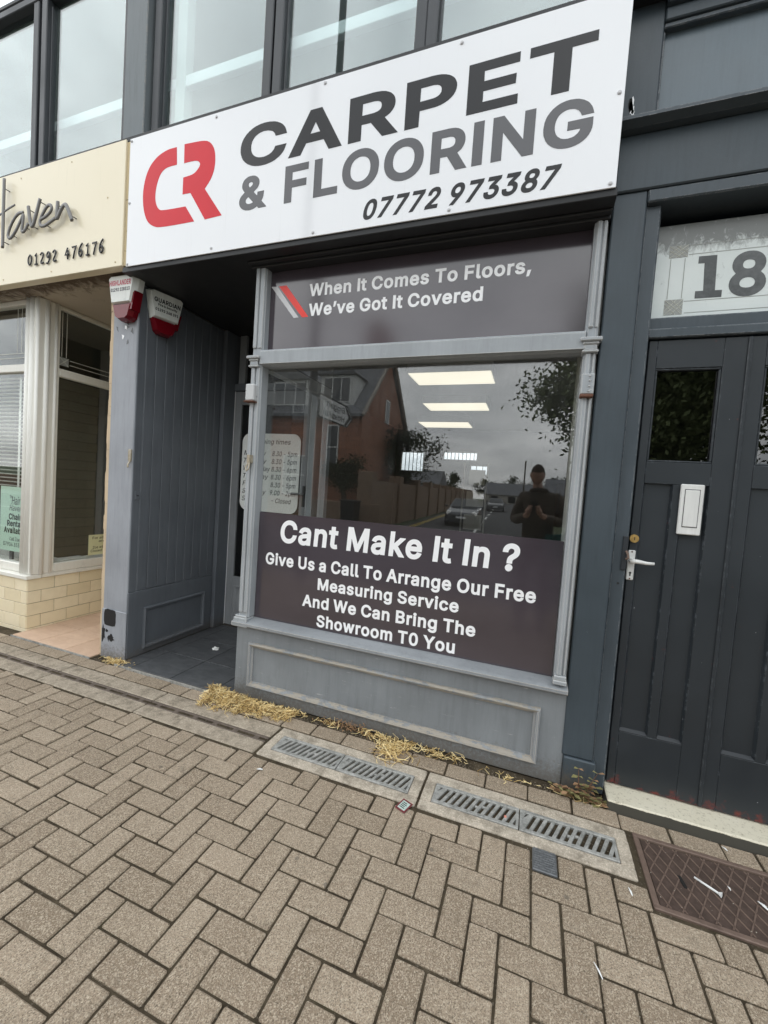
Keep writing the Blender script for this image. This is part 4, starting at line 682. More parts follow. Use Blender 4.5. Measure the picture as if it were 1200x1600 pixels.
def frosted():
    n = NT('etched_frosted_glass')
    a = n.noise(4, 6, 0.6)
    c = n.mix(a, (0.58, 0.63, 0.62), (0.74, 0.78, 0.76))
    w = n.noise(22, 8, 0.75, n.vec((1.4, 1, 0.8)), 0.8)
    mr = n.n('ShaderNodeMapRange')
    mr.inputs['From Min'].default_value = 2.76; mr.inputs['From Max'].default_value = 2.86
    mr.inputs['To Min'].default_value = 0.0; mr.inputs['To Max'].default_value = 0.42
    n.l(n.z(), mr.inputs['Value'])
    c = n.mix(n.ramp(n.math('ADD', w, mr.outputs[0]), (0.62, 0.0), (0.85, 1.0)), c, (0.18, 0.19, 0.185))
    n.col(c)
    n.bump(w, 0.3, 0.003)
    return n.set(rough=0.28, spec=0.5)
m_frost = frosted()
def lead18():
    n = NT('dark_number_glass')
    a = n.noise(16, 6, 0.7)
    n.col(n.mix(n.ramp(a, (0.4, 0.0), (0.6, 1.0)), (0.062, 0.068, 0.07), (0.105, 0.112, 0.115)))
    return n.set(rough=0.3)
m_num18 = lead18()
m_etch = plain('etched_grey_ornament', (0.30, 0.31, 0.29), 0.4, var=0.2, scale=30)
m_etch_line = plain('etched_pale_line', (0.66, 0.66, 0.58), 0.4)

def beige():
    n = NT('cream_sign_board')
    a = n.noise(1.2, 4)
    c = n.mix(a, (0.80, 0.715, 0.52), (0.86, 0.78, 0.60))
    st = n.noise(5, 6, 0.65, n.vec((7, 7, 0.5)))
    c = n.mix(n.ramp(st, (0.6, 0.0), (0.85, 0.3)), c, (0.5, 0.44, 0.30))
    n.col(c)
    return n.set(rough=0.3)
m_beige = beige()
m_beige_letter = plain('pewter_letters', (0.15, 0.145, 0.14), 0.35, metal=0.3, var=0.15)
m_wood_edge = paint('weathered_board_edge', (0.62, 0.50, 0.30), 0.7, chips=0.5, chipcol=(0.25, 0.19, 0.12), dirt=0.6)
m_upvc = plain('white_upvc', (0.82, 0.81, 0.77), 0.3, var=0.04)
m_upvc_dirty = paint('cream_upvc_frame', (0.80, 0.785, 0.72), 0.35, chips=0.0, dirt=0.10, var=0.04)

def plaster(name, a1, a2, dk):
    n = NT(name)
    a = n.noise(2.5, 6, 0.6)
    c = n.mix(a, a1, a2)
    # peeling, sooty band next to the outer edge of the soffit
    x = n.n('ShaderNodeSeparateXYZ'); n.l(n.pos, x.inputs[0])
    mr = n.n('ShaderNodeMapRange')
    mr.inputs['From Min'].default_value = 2.28; mr.inputs['From Max'].default_value = 2.52
    mr.inputs['To Min'].default_value = 0.30; mr.inputs['To Max'].default_value = -0.08
    n.l(x.outputs['Y'], mr.inputs['Value'])
    w = n.noise(9, 9, 0.75, None, 0.8)
    c = n.mix(n.ramp(n.math('ADD', w, mr.outputs[0]), (0.52, 0.0), (0.75, 1.0)), c, dk)
    n.col(c)
    n.bump(w, 0.6, 0.01)
    return n.set(rough=0.85)
m_soffit = plaster('peeling_soffit_plaster', (0.42, 0.37, 0.30), (0.52, 0.47, 0.39), (0.10, 0.07, 0.045))

def ctile():
    n = NT('cream_wall_tile')
    r = n.rnd()
    c = n.mix(r, (0.76, 0.655, 0.45), (0.85, 0.75, 0.55))
    a = n.noise(14, 5)
    c = n.mix(n.ramp(a, (0.45, 0.0), (0.8, 0.25)), c, (0.60, 0.50, 0.33))
    n.col(c)
    return n.set(rough=0.22)
m_ctile = ctile()
m_grout = plain('brown_grout', (0.20, 0.155, 0.10), 0.9, var=0.2, scale=30)

def ftile(name, c1, c2, rough, grain):
    n = NT(name)
    r = n.rnd()
    a = n.noise(7, 8, 0.7, n.vec((1.0, 2.0, 1)), 1.0)
    c = n.mix(n.ramp(a, (0.35, 0.0), (0.7, 1.0)), c1, c2)
    c = n.mix(n.math('MULTIPLY', r, 0.3), c, sc3(c1, 0.8))
    g = n.noise(45, 5, 0.7)
    c = n.mix(n.ramp(g, (0.6, 0.0), (0.8, grain)), c, sc3(c2, 1.6))
    n.col(c)
    n.bump(a, 0.2, 0.002)
    return n.set(rough=rough)
m_porch_tile = ftile('dark_slate_floor_tile', (0.055, 0.058, 0.062), (0.105, 0.108, 0.112), 0.55, 0.5)
m_salon_tile = ftile('terracotta_pink_floor_tile', (0.58, 0.40, 0.285), (0.70, 0.51, 0.375), 0.6, 0.3)

def paver():
    n = NT('brown_block_paver')
    r = n.rnd()
    c = n.mix(r, (0.278, 0.214, 0.152), (0.402, 0.320, 0.236))
    big = n.noise(1.7, 5)
    c = n.mix(n.math('MULTIPLY', n.ramp(big, (0.38, 0.0), (0.68, 1.0)), 0.45), c, (0.205, 0.158, 0.108))
    ag2 = n.noise(270, 3, 0.75)
    c = n.mix(n.ramp(ag2, (0.50, 0.0), (0.62, 0.85)), c, (0.085, 0.066, 0.048))
    ag = n.voro(290, None, 'Color')
    c = n.mix(n.ramp(ag, (0.5, 0.0), (0.9, 0.65)), c, (0.60, 0.515, 0.40))
    st = n.noise(17, 8, 0.75)
    c = n.mix(n.ramp(st, (0.55, 0.0), (0.76, 0.6)), c, (0.12, 0.098, 0.070))
    sp = n.noise(4.2, 7, 0.7)
    c = n.mix(n.ramp(sp, (0.60, 0.0), (0.78, 0.55)), c, (0.10, 0.085, 0.066))
    gum = n.voro(5.5, n.vec((1, 1, 0)))
    c = n.mix(n.ramp(gum, (0.045, 0.55), (0.062, 0.0)), c, (0.10, 0.09, 0.078))
    edgey = n.noise(9, 6, 0.7)
    c = n.mix(n.ramp(edgey, (0.62, 0.0), (0.74, 0.35)), c, (0.42, 0.36, 0.28))
    n.col(c)
    n.bump(n.math('ADD', n.noise(170, 4, 0.7), n.math('MULTIPLY', n.noise(40, 4), 0.7)), 0.8, 0.004)
    return n.set(rough=0.85, spec=0.25)
m_paver = paver()

def dirt_joint():
    n = NT('earth_and_moss_joint')
    a = n.noise(8, 7, 0.7)
    c = n.mix(n.ramp(a, (0.4, 0.0), (0.65, 1.0)), (0.048, 0.038, 0.026), (0.098, 0.078, 0.052))
    m = n.noise(3.5, 6, 0.65)
    c = n.mix(n.ramp(m, (0.6, 0.0), (0.75, 0.5)), c, (0.045, 0.050, 0.018))
    f = n.voro(170, None, 'Color')
    c = n.mix(n.ramp(f, (0.8, 0.0), (0.95, 0.55)), c, (0.22, 0.19, 0.15))
    n.col(c)
    n.bump(n.noise(90, 6, 0.75), 1.0, 0.006)
    return n.set(rough=0.95, spec=0.1)
m_joint = dirt_joint()

def concrete(name, c1, c2, moss=0.4):
    n = NT(name)
    a = n.noise(5, 6, 0.65)
    c = n.mix(a, c1, c2)
    ag = n.voro(190, None, 'Color')
    c = n.mix(n.ramp(ag, (0.5, 0.0), (0.95, 0.6)), c, sc3(c2, 1.5))
    ag2 = n.noise(260, 3, 0.7)
    c = n.mix(n.ramp(ag2, (0.55, 0.0), (0.68, 0.6)), c, sc3(c1, 0.35))
    st = n.noise(11, 8, 0.75)
    c = n.mix(n.ramp(st, (0.46, 0.0), (0.64, moss)), c, (0.115, 0.095, 0.068))
    n.col(c)
    n.bump(n.noise(150, 5, 0.7), 0.6, 0.003)
    return n.set(rough=0.9, spec=0.2)
m_conc = concrete('exposed_aggregate_concrete', (0.31, 0.26, 0.20), (0.42, 0.36, 0.285), 0.65)
m_conc2 = concrete('pale_gully_surround_concrete', (0.37, 0.32, 0.255), (0.52, 0.455, 0.37), 0.6)

def iron(name, c1, c2, rough=0.7, metal=0.2):
    n = NT(name)
    a = n.noise(30, 8, 0.75)
    c = n.mix(n.ramp(a, (0.35, 0.0), (0.65, 1.0)), c1, c2)
    d = n.noise(7, 6, 0.7)
    c = n.mix(n.ramp(d, (0.55, 0.0), (0.75, 0.6)), c, sc3(c1, 0.5))
    n.col(c)
    n.bump(n.noise(120, 5, 0.7), 0.5, 0.002)
    return n.set(rough=rough, metal=metal)
m_rust = iron('rusty_cast_iron', (0.055, 0.036, 0.028), (0.10, 0.066, 0.052), 0.75)
m_rust_frame = iron('worn_rusty_rim', (0.14, 0.095, 0.075), (0.20, 0.14, 0.11), 0.65)
m_slotiron = iron('brown_slot_iron', (0.11, 0.085, 0.068), (0.17, 0.135, 0.11), 0.7)
m_galv = iron('galvanised_grate', (0.20, 0.20, 0.185), (0.45, 0.445, 0.42), 0.55, 0.15)
m_lead = iron('grey_metal_cover', (0.115, 0.12, 0.125), (0.19, 0.195, 0.20), 0.5, 0.4)

def step_paint():
    n = NT('flaking_white_step_paint')
    a = n.noise(24, 8, 0.75, n.vec((0.6, 1, 1)))
    x = n.n('ShaderNodeSeparateXYZ'); n.l(n.pos, x.inputs[0])
    mr = n.n('ShaderNodeMapRange')
    mr.inputs['From Min'].default_value = 0.036; mr.inputs['From Max'].default_value = 0.046
    mr.inputs['To Min'].default_value = 0.55; mr.inputs['To Max'].default_value = 0.0
    n.l(x.outputs['Z'], mr.inputs['Value'])
    sp = n.noise(70, 6, 0.75)
    c = n.mix(n.noise(4, 5), (0.58, 0.53, 0.40), (0.72, 0.68, 0.56))
    c = n.mix(n.ramp(sp, (0.54, 0.0), (0.68, 0.85)), c, (0.22, 0.18, 0.12))
    c = n.mix(n.ramp(n.math('ADD', a, mr.outputs[0]), (0.64, 0.0), (0.74, 1.0)), c, (0.065, 0.062, 0.050))
    n.col(c)
    n.bump(a, 0.4, 0.003)
    return n.set(rough=0.7)
m_step = step_paint()
m_white_metal = paint('white_enamel_metal', (0.72, 0.72, 0.70), 0.3, chips=0.15, chipcol=(0.25, 0.24, 0.22), dirt=0.5)
m_brass = iron('aged_brass', (0.45, 0.28, 0.09), (0.66, 0.45, 0.17), 0.35, 0.7)
m_iron_and_lit_sill = paint('black_iron_and_lit_sill_paint', (0.028, 0.032, 0.037), 0.4, chips=0.1, chipcol=(0.12, 0.11, 0.10))
m_hasp = iron('weathered_hasp', (0.30, 0.25, 0.17), (0.50, 0.45, 0.36), 0.6, 0.3)
m_rustspot = iron('rust_stain', (0.08, 0.035, 0.025), (0.17, 0.075, 0.045), 0.8, 0.0)

m_asphalt = plain('grey_asphalt', (0.055, 0.055, 0.056), 0.85, var=0.25, scale=20, bump=0.4)
m_line = plain('road_line_paint', (0.65, 0.65, 0.62), 0.7, var=0.15, scale=30)
m_kerb = concrete('granite_kerb', (0.22, 0.215, 0.21), (0.30, 0.295, 0.285), 0.3)
m_ground = plain('grassy_ground', (0.055, 0.075, 0.03), 0.95, var=0.4, scale=3)
m_footway = plain('grey_footway', (0.17, 0.165, 0.155), 0.9, var=0.15, scale=12)

# ------------------------------------------------------------------ ground, road, pavement
struct(MB().quad((-900, -900, -0.16), (900, -900, -0.16), (900, 900, -0.16), (-900, 900, -0.16)).build('ground', m_ground, fix=False))
YK = -1.55
rd = struct(MB().quad((-120, -9.0, -0.12), (120, -9.0, -0.12), (120, YK, -0.12), (-120, YK, -0.12)).build('road', m_asphalt, fix=False))
sr = MB().add([(-5.4, -9.0, -0.119), (1.2, -9.0, -0.119), (-6.0, -150, 1.2), (-16.0, -150, 1.2)], [(3, 2, 1, 0)])
def srx(t): return -5.4 + (-16 + 5.4) * t, 1.2 + (-6.0 - 1.2) * t
SR = struct(sr.build('side_road', m_asphalt))
def sr_z(y): return -0.119 + 1.319 * (-9.0 - y) / 141.0
def sr_c(y, k):
    t = (-9.0 - y) / 141.0
    a, b = srx(t)
    return a + (b - a) * k
for i in range(12):
    ya = -13 - i * 6.0; yb = ya - 3.2
    w = 0.07
    MB().quad((sr_c(ya, .5) - w, ya, sr_z(ya) + 0.006), (sr_c(ya, .5) + w, ya, sr_z(ya) + 0.006), (sr_c(yb, .5) + w, yb, sr_z(yb) + 0.006), (sr_c(yb, .5) - w, yb, sr_z(yb) + 0.006)).build('road_line', m_line, SR, fix=False)
for k in (0.05, 0.075):
    ya, yb = -12.0, -70.0
    MB().quad((sr_c(ya, k) - .05, ya, sr_z(ya) + .006), (sr_c(ya, k) + .05, ya, sr_z(ya) + .006), (sr_c(yb, k) + .05, yb, sr_z(yb) + .006), (sr_c(yb, k) - .05, yb, sr_z(yb) + .006)).build('yellow_line', plain('yellow_line_paint', (0.5, 0.36, 0.06), 0.7), SR, fix=False)
for i in range(14):
    xa = -28 + i * 4
    MB().quad((xa, -5.2, -0.114), (xa + 2, -5.2, -0.114), (xa + 2, -5.32, -0.114), (xa, -5.32, -0.114)).build('road_line', m_line, rd, fix=False)
for x0, x1 in ((-120, -5.6), (1.4, 120)):
    struct(box('far_pavement', x0, x1, -11.0, -9.0, -0.2, 0.0, m_footway, None, 0.02))
kb = struct(box('kerb', -120, 120, YK - 0.005, YK + 0.135, -0.3, -0.004, m_kerb, None, 0.015))

U = 0.104; GX, GY = -0.0915, 1.4525
pav = struct(MB().box(-120, 120, YK + 0.13, 3.0, -0.3, -0.0085).build('pavement', m_joint, fix=False))
# finely uneven dirt in the joints near the camera
YTOP = 1.882
def brick_mesh(lx, ly, b=0.0045):
    key = (round(lx, 3), round(ly, 3))
    if key not in _bm:
        m = MB().box(-lx / 2, lx / 2, -ly / 2, ly / 2, -0.05, 0.0, b)
        me = bpy.data.meshes.new('paver'); me.from_pydata(m.v, [], m.f); me.materials.append(m_paver)
        _bm[key] = me
    return _bm[key]
_bm = {}
J = 0.0085
def paver_rect(x0, x1, y0, y1, parent, name='paver'):
    me = brick_mesh(x1 - x0 - J, y1 - y0 - J)
    o = link(name, me, parent)
    o.location = ((x0 + x1) / 2 + random.uniform(-.0015, .0015), (y0 + y1) / 2 + random.uniform(-.0015, .0015), random.uniform(-0.0035, 0.0015))
    o.rotation_euler = (random.uniform(-.010, .010), random.uniform(-.010, .010), random.uniform(-.011, .011))
    return o
rects = []
for j in range(-30, 6):
    for i in range(-75, 52):
        k = (i + j) % 4
        if k == 0: r_ = [GX + i * U, GX + (i + 2) * U, GY + j * U, GY + (j + 1) * U]
        elif k == 2: r_ = [GX + i * U, GX + (i + 1) * U, GY + j * U, GY + (j + 2) * U]
        else: continue
        cx = (r_[0] + r_[1]) / 2
        top = 1.775 if cx > 0.552 else YTOP
        if i == 1 and j == 3: r_[1] = GX + 2 * U        # the square metal cover sits in the other half
        r_[3] = min(r_[3], top)
        if r_[0] < 0.55 < r_[1] and r_[3] > 1.783: r_[1] = 0.556
        if r_[3] - r_[2] < 0.022 or r_[2] < YK + 0.15: continue
        rects.append(r_)
# the cut pieces right of the square cover and beside the manhole
inv = cam.matrix_world.inverted()
def seen(r_):
    p = inv @ Vector(((r_[0] + r_[1]) / 2, (r_[2] + r_[3]) / 2, 0))
    if p.z > -0.1: return 9
    return max(abs(p.x / -p.z) / (600 / 644.25), abs(p.y / -p.z) / (800 / 644.25))
near = [r_ for r_ in rects if seen(r_) < 1.06]
near.sort(key=lambda r_: -(r_[2] + r_[3]) * 0 + math.hypot((r_[0] + r_[1]) / 2, (r_[2] + r_[3]) / 2))
singles = near[:300]
ids = {id(r_) for r_ in singles}
for r_ in singles: paver_rect(*r_, pav)
mbp = MB()
for r_ in rects:
    if id(r_) not in ids:
        mbp.box(r_[0] + J / 2, r_[1] - J / 2, r_[2] + J / 2, r_[3] - J / 2, -0.05, random.uniform(-.003, .001), 0.0045)
o = mbp.build('paver_field', m_paver, pav, fix=False); o['kind'] = 'stuff'
# stretcher course between the drains and the shopfronts
hj = [-5.3, -5.09, -4.88, -4.67, -4.46, -4.25, -4.04, -3.825, -3.615, -3.445, -3.23, -3.03, -2.825, -2.6, -2.37, -2.185, -1.99, -1.79, -1.58, -1.37, -1.16, -0.955, -0.745, -0.535, -0.33, -0.118, 0.097, 0.305, 0.515]
for a, b2 in zip(hj, hj[1:]):
    paver_rect(a, b2, 2.172, 2.172 + 0.112, pav)
for a, b2 in ((0.515, 0.725), (0.725, 0.932), (0.932, 1.06), (1.06, 1.27), (1.27, 1.48)):
    paver_rect(a, b2, 2.172, 2.275, pav)

# ------------------------------------------------------------------ drains
sd_x = [-6.05, -5.1, -4.15, -3.21, -2.28, -1.352]
for q, (a, b2) in enumerate(zip(sd_x, sd_x[1:])):
    lab = ['cut off at the photo edge by the salon base', 'in front of the cream tiled salon base', 'in front of the pink salon doorstep', 'in front of the grey pillar and porch', 'beside the dry straw at the porch mouth'][q]
    t = thing('slot_drain', 'slot drain with rusty iron slot ' + lab, 'drain', ((a + b2) / 2, 2.02, 0), 'slot drain lengths along the shopfronts')
    box('front_block', a + .004, b2 - .004, 1.888, 1.994, -0.1, -0.001, m_conc, t, 0.006)
    box('back_block', a + .004, b2 - .004, 2.048, 2.165, -0.1, -0.002, m_conc, t, 0.006)
    MB().box(a + .004, b2 - .004, 1.993, 2.049, -0.1, -0.022).build('slot_void', m_void, t, fix=False)
    m = MB().box(a + .004, b2 - .004, 1.9945, 2.007, -0.05, -0.004, 0.002)
    m.box(a + .004, b2 - .004, 2.030, 2.0475, -0.05, -0.004, 0.002)
    m.build('slot_rail', m_slotiron, t, fix=False)
    nb = 6
    for k in range(nb):
        xx = a + (k + 0.5) * (b2 - a) / nb
        box('slot_bridge', xx - .018, xx + .018, 2.0065, 2.0305, -0.05, -0.006, m_slotiron, t, 0.002)

def gully(x0, x1, lab):
    t = thing('gully_surround', 'pale concrete gully surround ' + lab, 'drain surround', ((x0 + x1) / 2, 2.02, 0), 'gully surrounds')
    gx0, gx1, gy0, gy1 = x0 + 0.052, x1 - 0.052, 1.950, 2.092
    m = MB().box(x0, x1, 1.888, gy0, -0.1, 0.002, 0.006).box(x0, x1, gy1, 2.162, -0.1, 0.001, 0.006)
    m.box(x0, gx0, gy0, gy1, -0.1, 0.0015, 0.003).box(gx1, x1, gy0, gy1, -0.1, 0.0015, 0.003)
    m.build('concrete_rim', m_conc2, t, fix=False)
    MB().box(gx0, gx1, gy0, gy1, -0.1, -0.04).build('void', m_void, t, fix=False)
    return gx0, gx1, gy0, gy1
def clip_x(poly, x, keep_above):
    out = []
    for a, b2 in zip(poly, poly[1:] + poly[:1]):
        ia, ib = (a[0] >= x) == keep_above or a[0] == x, (b2[0] >= x) == keep_above or b2[0] == x
        if ia: out.append(a)
        if ia != ib:
            t = (x - a[0]) / (b2[0] - a[0])
            out.append((x, a[1] + (b2[1] - a[1]) * t))
    return out
def grate(x0, x1, y0, y1, lab, debris):
    """cast grate: flat rim with slanting slots, broken once in the middle by a web"""
    t = thing('drain_grate', lab, 'drain grate', ((x0 + x1) / 2, (y0 + y1) / 2, 0), 'galvanised drain grates')
    z0, z1 = -0.03, 0.0035
    w = 0.020
    m = MB().box(x0, x1, y0, y0 + w, z0, z1, .003).box(x0, x1, y1 - w, y1, z0, z1, .003)
    m.box(x0, x0 + .013, y0 + w - .001, y1 - w + .001, z0, z1 - .0006, .002).box(x1 - .013, x1, y0 + w - .001, y1 - w + .001, z0, z1 - .0006, .002)
    m.build('rim', m_galv, t, fix=False)
    xa, xb, ya, yb = x0 + .012, x1 - .012, y0 + w - .001, y1 - w + .001
    p = (x1 - x0) / 12.6
    lean = p * 1.15
    hw = p * 0.235
    for k in range(-1, 14):
        xx = xa + (k + .15) * p
        poly = [(xx - hw, ya), (xx + hw, ya), (xx + lean + hw, yb), (xx + lean - hw, yb)]
        if k <= 0: poly[0] = (xa - .05, ya); poly[3] = (xa - .05, yb) if k < 0 else poly[3]
        poly = clip_x(clip_x(poly, xa, True), xb, False)
        if len(poly) < 3 or max(q_[0] for q_ in poly) - min(q_[0] for q_ in poly) < .002: continue
        MB().prism(poly, 'z', z1 - .012, z1 - .0012 + random.uniform(-.0005, .0003)).build('bar', m_galv, t)
    ym = (ya + yb) / 2
    for k, s in ((5, -.006), (6, .006)):
        xx = xa + (k + .65) * p + lean * .5
        box('web', xx - p * .30, xx + p * .30, ym + s - .006, ym + s + .006, z0 + .005, z1 - .003, m_galv, t, .002)
    if debris:
        xx = xa + 10.2 * p
        MB().box(xx, xx + .012, y0 + .045, y0 + .062, -.004, .0045, .003).build('caught_scrap', plain('faded_pink_scrap', (.62, .24, .18), .8), t, fix=False)
ga = gully(-1.335, -0.418, 'left of the small red label, below the straw')
gb = gully(-0.405, 0.528, 'right of the small red label, by the square metal cover')
for (g, labs) in ((ga, ('galvanised drain grate nearest the straw pile', 'galvanised drain grate beside the small red label')), (gb, ('galvanised drain grate just right of the red label, a pink scrap caught in it', 'galvanised drain grate nearest the rusty manhole cover'))):
    mid = (g[0] + g[1]) / 2
    grate(g[0] + .002, mid - .002, g[2] + .002, g[3] - .002, labs[0], 'scrap' in labs[0])
    grate(mid + .002, g[1] - .002, g[2] + .002, g[3] - .002, labs[1], False)

# small square metal cover set into the paving
t = thing('metal_cover', 'small square grey metal cover with raised ribs, set in the pavers', 'utility cover', (0.168, 1.83, 0))
box('plate', GX + 2 * U + .004, GX + 3 * U - .003, GY + 3 * U + .004, 1.880, -.03, .001, m_lead, t, .003)
for k in range(9):
    yy = GY + 3 * U + .014 + k * .0118
    segs = ((.008, .045), (.052, .096)) if k % 2 else ((.008, .030), (.036, .070), (.076, .096))
    for a, b2 in segs:
        box('rib', GX + 2 * U + a, GX + 2 * U + b2, yy, yy + .0055, 0.0, .0042, m_lead, t, .0012)

# manhole cover
t = thing('manhole_cover', 'rusty brown rectangular manhole cover with raised diamond grid by the door step', 'manhole cover', (1.05, 1.98, 0))
hx0, hx1, hy0, hy1 = 0.558, 1.62, 1.783, 2.166
m = MB().box(hx0, hx1, hy0, hy0 + .022, -.05, .002, .003).box(hx0, hx1, hy1 - .022, hy1, -.05, .002, .003)
m.box(hx0, hx0 + .022, hy0 + .021, hy1 - .021, -.05, .0015, .002).box(hx1 - .022, hx1, hy0 + .021, hy1 - .021, -.05, .0015, .002)
m.build('rim', m_rust_frame, t, fix=False)
box('lid', hx0 + .026, hx1 - .026, hy0 + .026, hy1 - .026, -.05, -.006, m_rust, t, .002)
def clipseg(p, d, x0, x1, y0, y1):
    t0, t1 = -9, 9
    for c, dd, lo, hi in ((p[0], d[0], x0, x1), (p[1], d[1], y0, y1)):
        a, b2 = (lo - c) / dd, (hi - c) / dd
        t0, t1 = max(t0, min(a, b2)), min(t1, max(a, b2))
    return t0, t1
for sgn in (1, -1):
    dx, dy = math.cos(R(62)), sgn * math.sin(R(62))
    for k in range(-8, 34):
        p = (hx0 + .03 + k * .052, 1.975)
        t0, t1 = clipseg(p, (dx, dy), hx0 + .03, hx1 - .03, hy0 + .03, hy1 - .03)
        if t1 - t0 < .03: continue
        a = Vector((p[0] + dx * t0, p[1] + dy * t0, -.0065)); c = Vector((p[0] + dx * t1, p[1] + dy * t1, -.0065))
        nrm = Vector((-dy, dx, 0)) * .0028
        q = [a + nrm, a - nrm, c - nrm, c + nrm]
        h = Vector((0, 0, .0035)); s_ = .6
        q2 = [a + nrm * s_ + h, a - nrm * s_ + h, c - nrm * s_ + h, c + nrm * s_ + h]
        MB().add(q + q2, [(4, 5, 6, 7), (0, 1, 5, 4), (1, 2, 6, 5), (2, 3, 7, 6), (3, 0, 4, 7)]).build('raised_rib', m_rust_frame, t)
for xx, yy in ((0.70, 1.965), (1.0, 1.87), (1.36, 1.965)):
    o = MB().box(-.007, .007, -.028, .028, -.012, -.0015, .002).build('key_slot', m_void, t, fix=False)
    o.data.transform(Matrix.Translation((xx, yy, 0)) @ Matrix.Rotation(.18, 4, 'Z'))

# ------------------------------------------------------------------ shop building shell
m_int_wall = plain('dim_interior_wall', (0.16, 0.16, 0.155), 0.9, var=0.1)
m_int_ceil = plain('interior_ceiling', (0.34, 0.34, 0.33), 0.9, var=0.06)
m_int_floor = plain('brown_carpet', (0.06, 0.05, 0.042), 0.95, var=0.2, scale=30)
m_up_int = plain('pale_upper_room_plaster', (0.62, 0.66, 0.63), 0.9, var=0.04, scale=2)
m_lining = plain('white_window_lining', (0.70, 0.70, 0.66), 0.6, var=0.06)

bld = thing('shop_building', 'two storey terrace building behind the carpet shop sign, seen through its glass', 'building', (-1.2, 6.0, 0))
# ground floor room of the carpet shop
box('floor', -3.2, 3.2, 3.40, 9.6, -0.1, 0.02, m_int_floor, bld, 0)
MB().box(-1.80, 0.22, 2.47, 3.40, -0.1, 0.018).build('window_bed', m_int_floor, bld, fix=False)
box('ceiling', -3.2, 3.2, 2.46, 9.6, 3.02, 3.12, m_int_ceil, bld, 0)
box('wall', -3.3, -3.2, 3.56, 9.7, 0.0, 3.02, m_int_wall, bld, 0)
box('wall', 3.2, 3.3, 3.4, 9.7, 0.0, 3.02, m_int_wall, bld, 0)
# rear wall with two barred windows
RW = 9.5
wz = [(-3.2, -3.245), (-2.65, -2.595)]
holes = [(-3.07, -2.50, 2.03, 2.50), (-2.05, -1.26, 2.33, 2.53), (-1.41, -1.0, 2.02, 2.24)]
cuts_x = [-3.2, -3.07, -2.50, -2.05, -1.41, -1.26, -1.0, 3.2]
cuts_z = [0.0, 2.02, 2.03, 2.24, 2.33, 2.50, 2.53, 3.02]
m = MB()
for xa, xb in zip(cuts_x, cuts_x[1:]):
    for za, zb in zip(cuts_z, cuts_z[1:]):
        cx, cz = (xa + xb) / 2, (za + zb) / 2
        if any(h[0] < cx < h[1] and h[2] < cz < h[3] for h in holes): continue
        m.box(xa, xb, RW, RW + .12, za, zb)
m.build('rear_wall', m_int_wall, bld, fix=False)
m_pale_glass = glass('rear_window_glass', 0.04, (0.97, 0.98, 0.98))
for h, nb, lab in ((holes[0], 6, 'square'), (holes[1], 9, 'long'), (holes[2], 3, 'small')):
    w_ = thing('rear_window', {'square': 'square barred window glowing at the left of the dim shop back wall', 'long': 'long low barred window glowing high on the shop back wall', 'small': 'small barred window below the long one on the shop back wall'}[lab], 'window', ((h[0] + h[1]) / 2, RW, h[2]), 'barred rear windows')
    mm = MB()
    mm.box(h[0], h[1], RW - .01, RW + .06, h[2], h[2] + .02).box(h[0], h[1], RW - .01, RW + .06, h[3] - .02, h[3])
    mm.box(h[0], h[0] + .02, RW - .008, RW + .06, h[2] + .02, h[3] - .02).box(h[1] - .02, h[1], RW - .008, RW + .06, h[2] + .02, h[3] - .02)
    mm.build('frame', m_lining, w_, fix=False)
    MB().box(h[0] + .02, h[1] - .02, RW + .03, RW + .036, h[2] + .02, h[3] - .02).build('pane', m_pale_glass, w_, fix=False)
    for k in range(1, nb):
        xx = h[0] + k * (h[1] - h[0]) / nb
        MB().tube([(xx, RW + .075, h[2]), (xx, RW + .075, h[3])], .009, 6).build('bar', m_iron_and_lit_sill, w_)
m_panel_lamp = emit('lit_ceiling_panel', (1.0, 0.91, 0.70), 0.82)
for k, (x0, x1, y0, y1) in enumerate(((-1.50, -0.555, 4.69, 5.19), (-1.725, -0.775, 6.25, 6.76), (-2.23, -1.27, 7.85, 8.43))):
    # the fittings hang from the ceiling at 2.9 m
    t = thing('ceiling_light', ['nearest of the three lit ceiling panels inside the shop', 'middle of the three lit ceiling panels inside the shop', 'farthest of the three lit ceiling panels inside the shop'][k], 'ceiling light', ((x0 + x1) / 2, (y0 + y1) / 2, 3.02), 'lit ceiling panels')
    box('housing', x0 - .015, x1 + .015, y0 - .015, y1 + .015, 2.905, 3.02, m_lining, t, .003)
    MB().box(x0, x1, y0, y1, 2.898, 2.9045).build('diffuser', m_panel_lamp, t, fix=False)
# display stand of white frames deep in the shop
t = thing('display_stand', 'tall white sample display stand deep inside the shop', 'display stand', (-0.95, 7.2, 0.02))
for k, zz in enumerate((0.55, 0.95, 1.35, 1.72)):
    box('sample_board', -1.13 + .02 * k, -0.80, 7.18, 7.20, zz, zz + .26, m_lining, t, .004)
for xx in (-1.16, -0.77):
    MB().tube([(xx, 7.22, .02), (xx, 7.22, 2.1)], .014, 8).build('upright', m_lining, t)
# rolls of carpet standing by the inner wall
for k in range(6):
    xx = 0.55 + .32 * k
    c = [(0.12, 0.10, 0.09), (0.2, 0.18, 0.15), (0.08, 0.09, 0.11)][k % 3]
    mm = MB().tube([(xx, 8.9, .02), (xx, 8.9, 1.9 + .1 * (k % 3))], .14, 18)
    tag(mm.build('carpet_roll', plain('carpet', c, .95, var=.2, scale=40)), ['first', 'second', 'third', 'fourth', 'fifth', 'sixth'][k] + ' carpet roll from the left at the dark back of the shop', 'carpet roll', 'carpet rolls at the back')

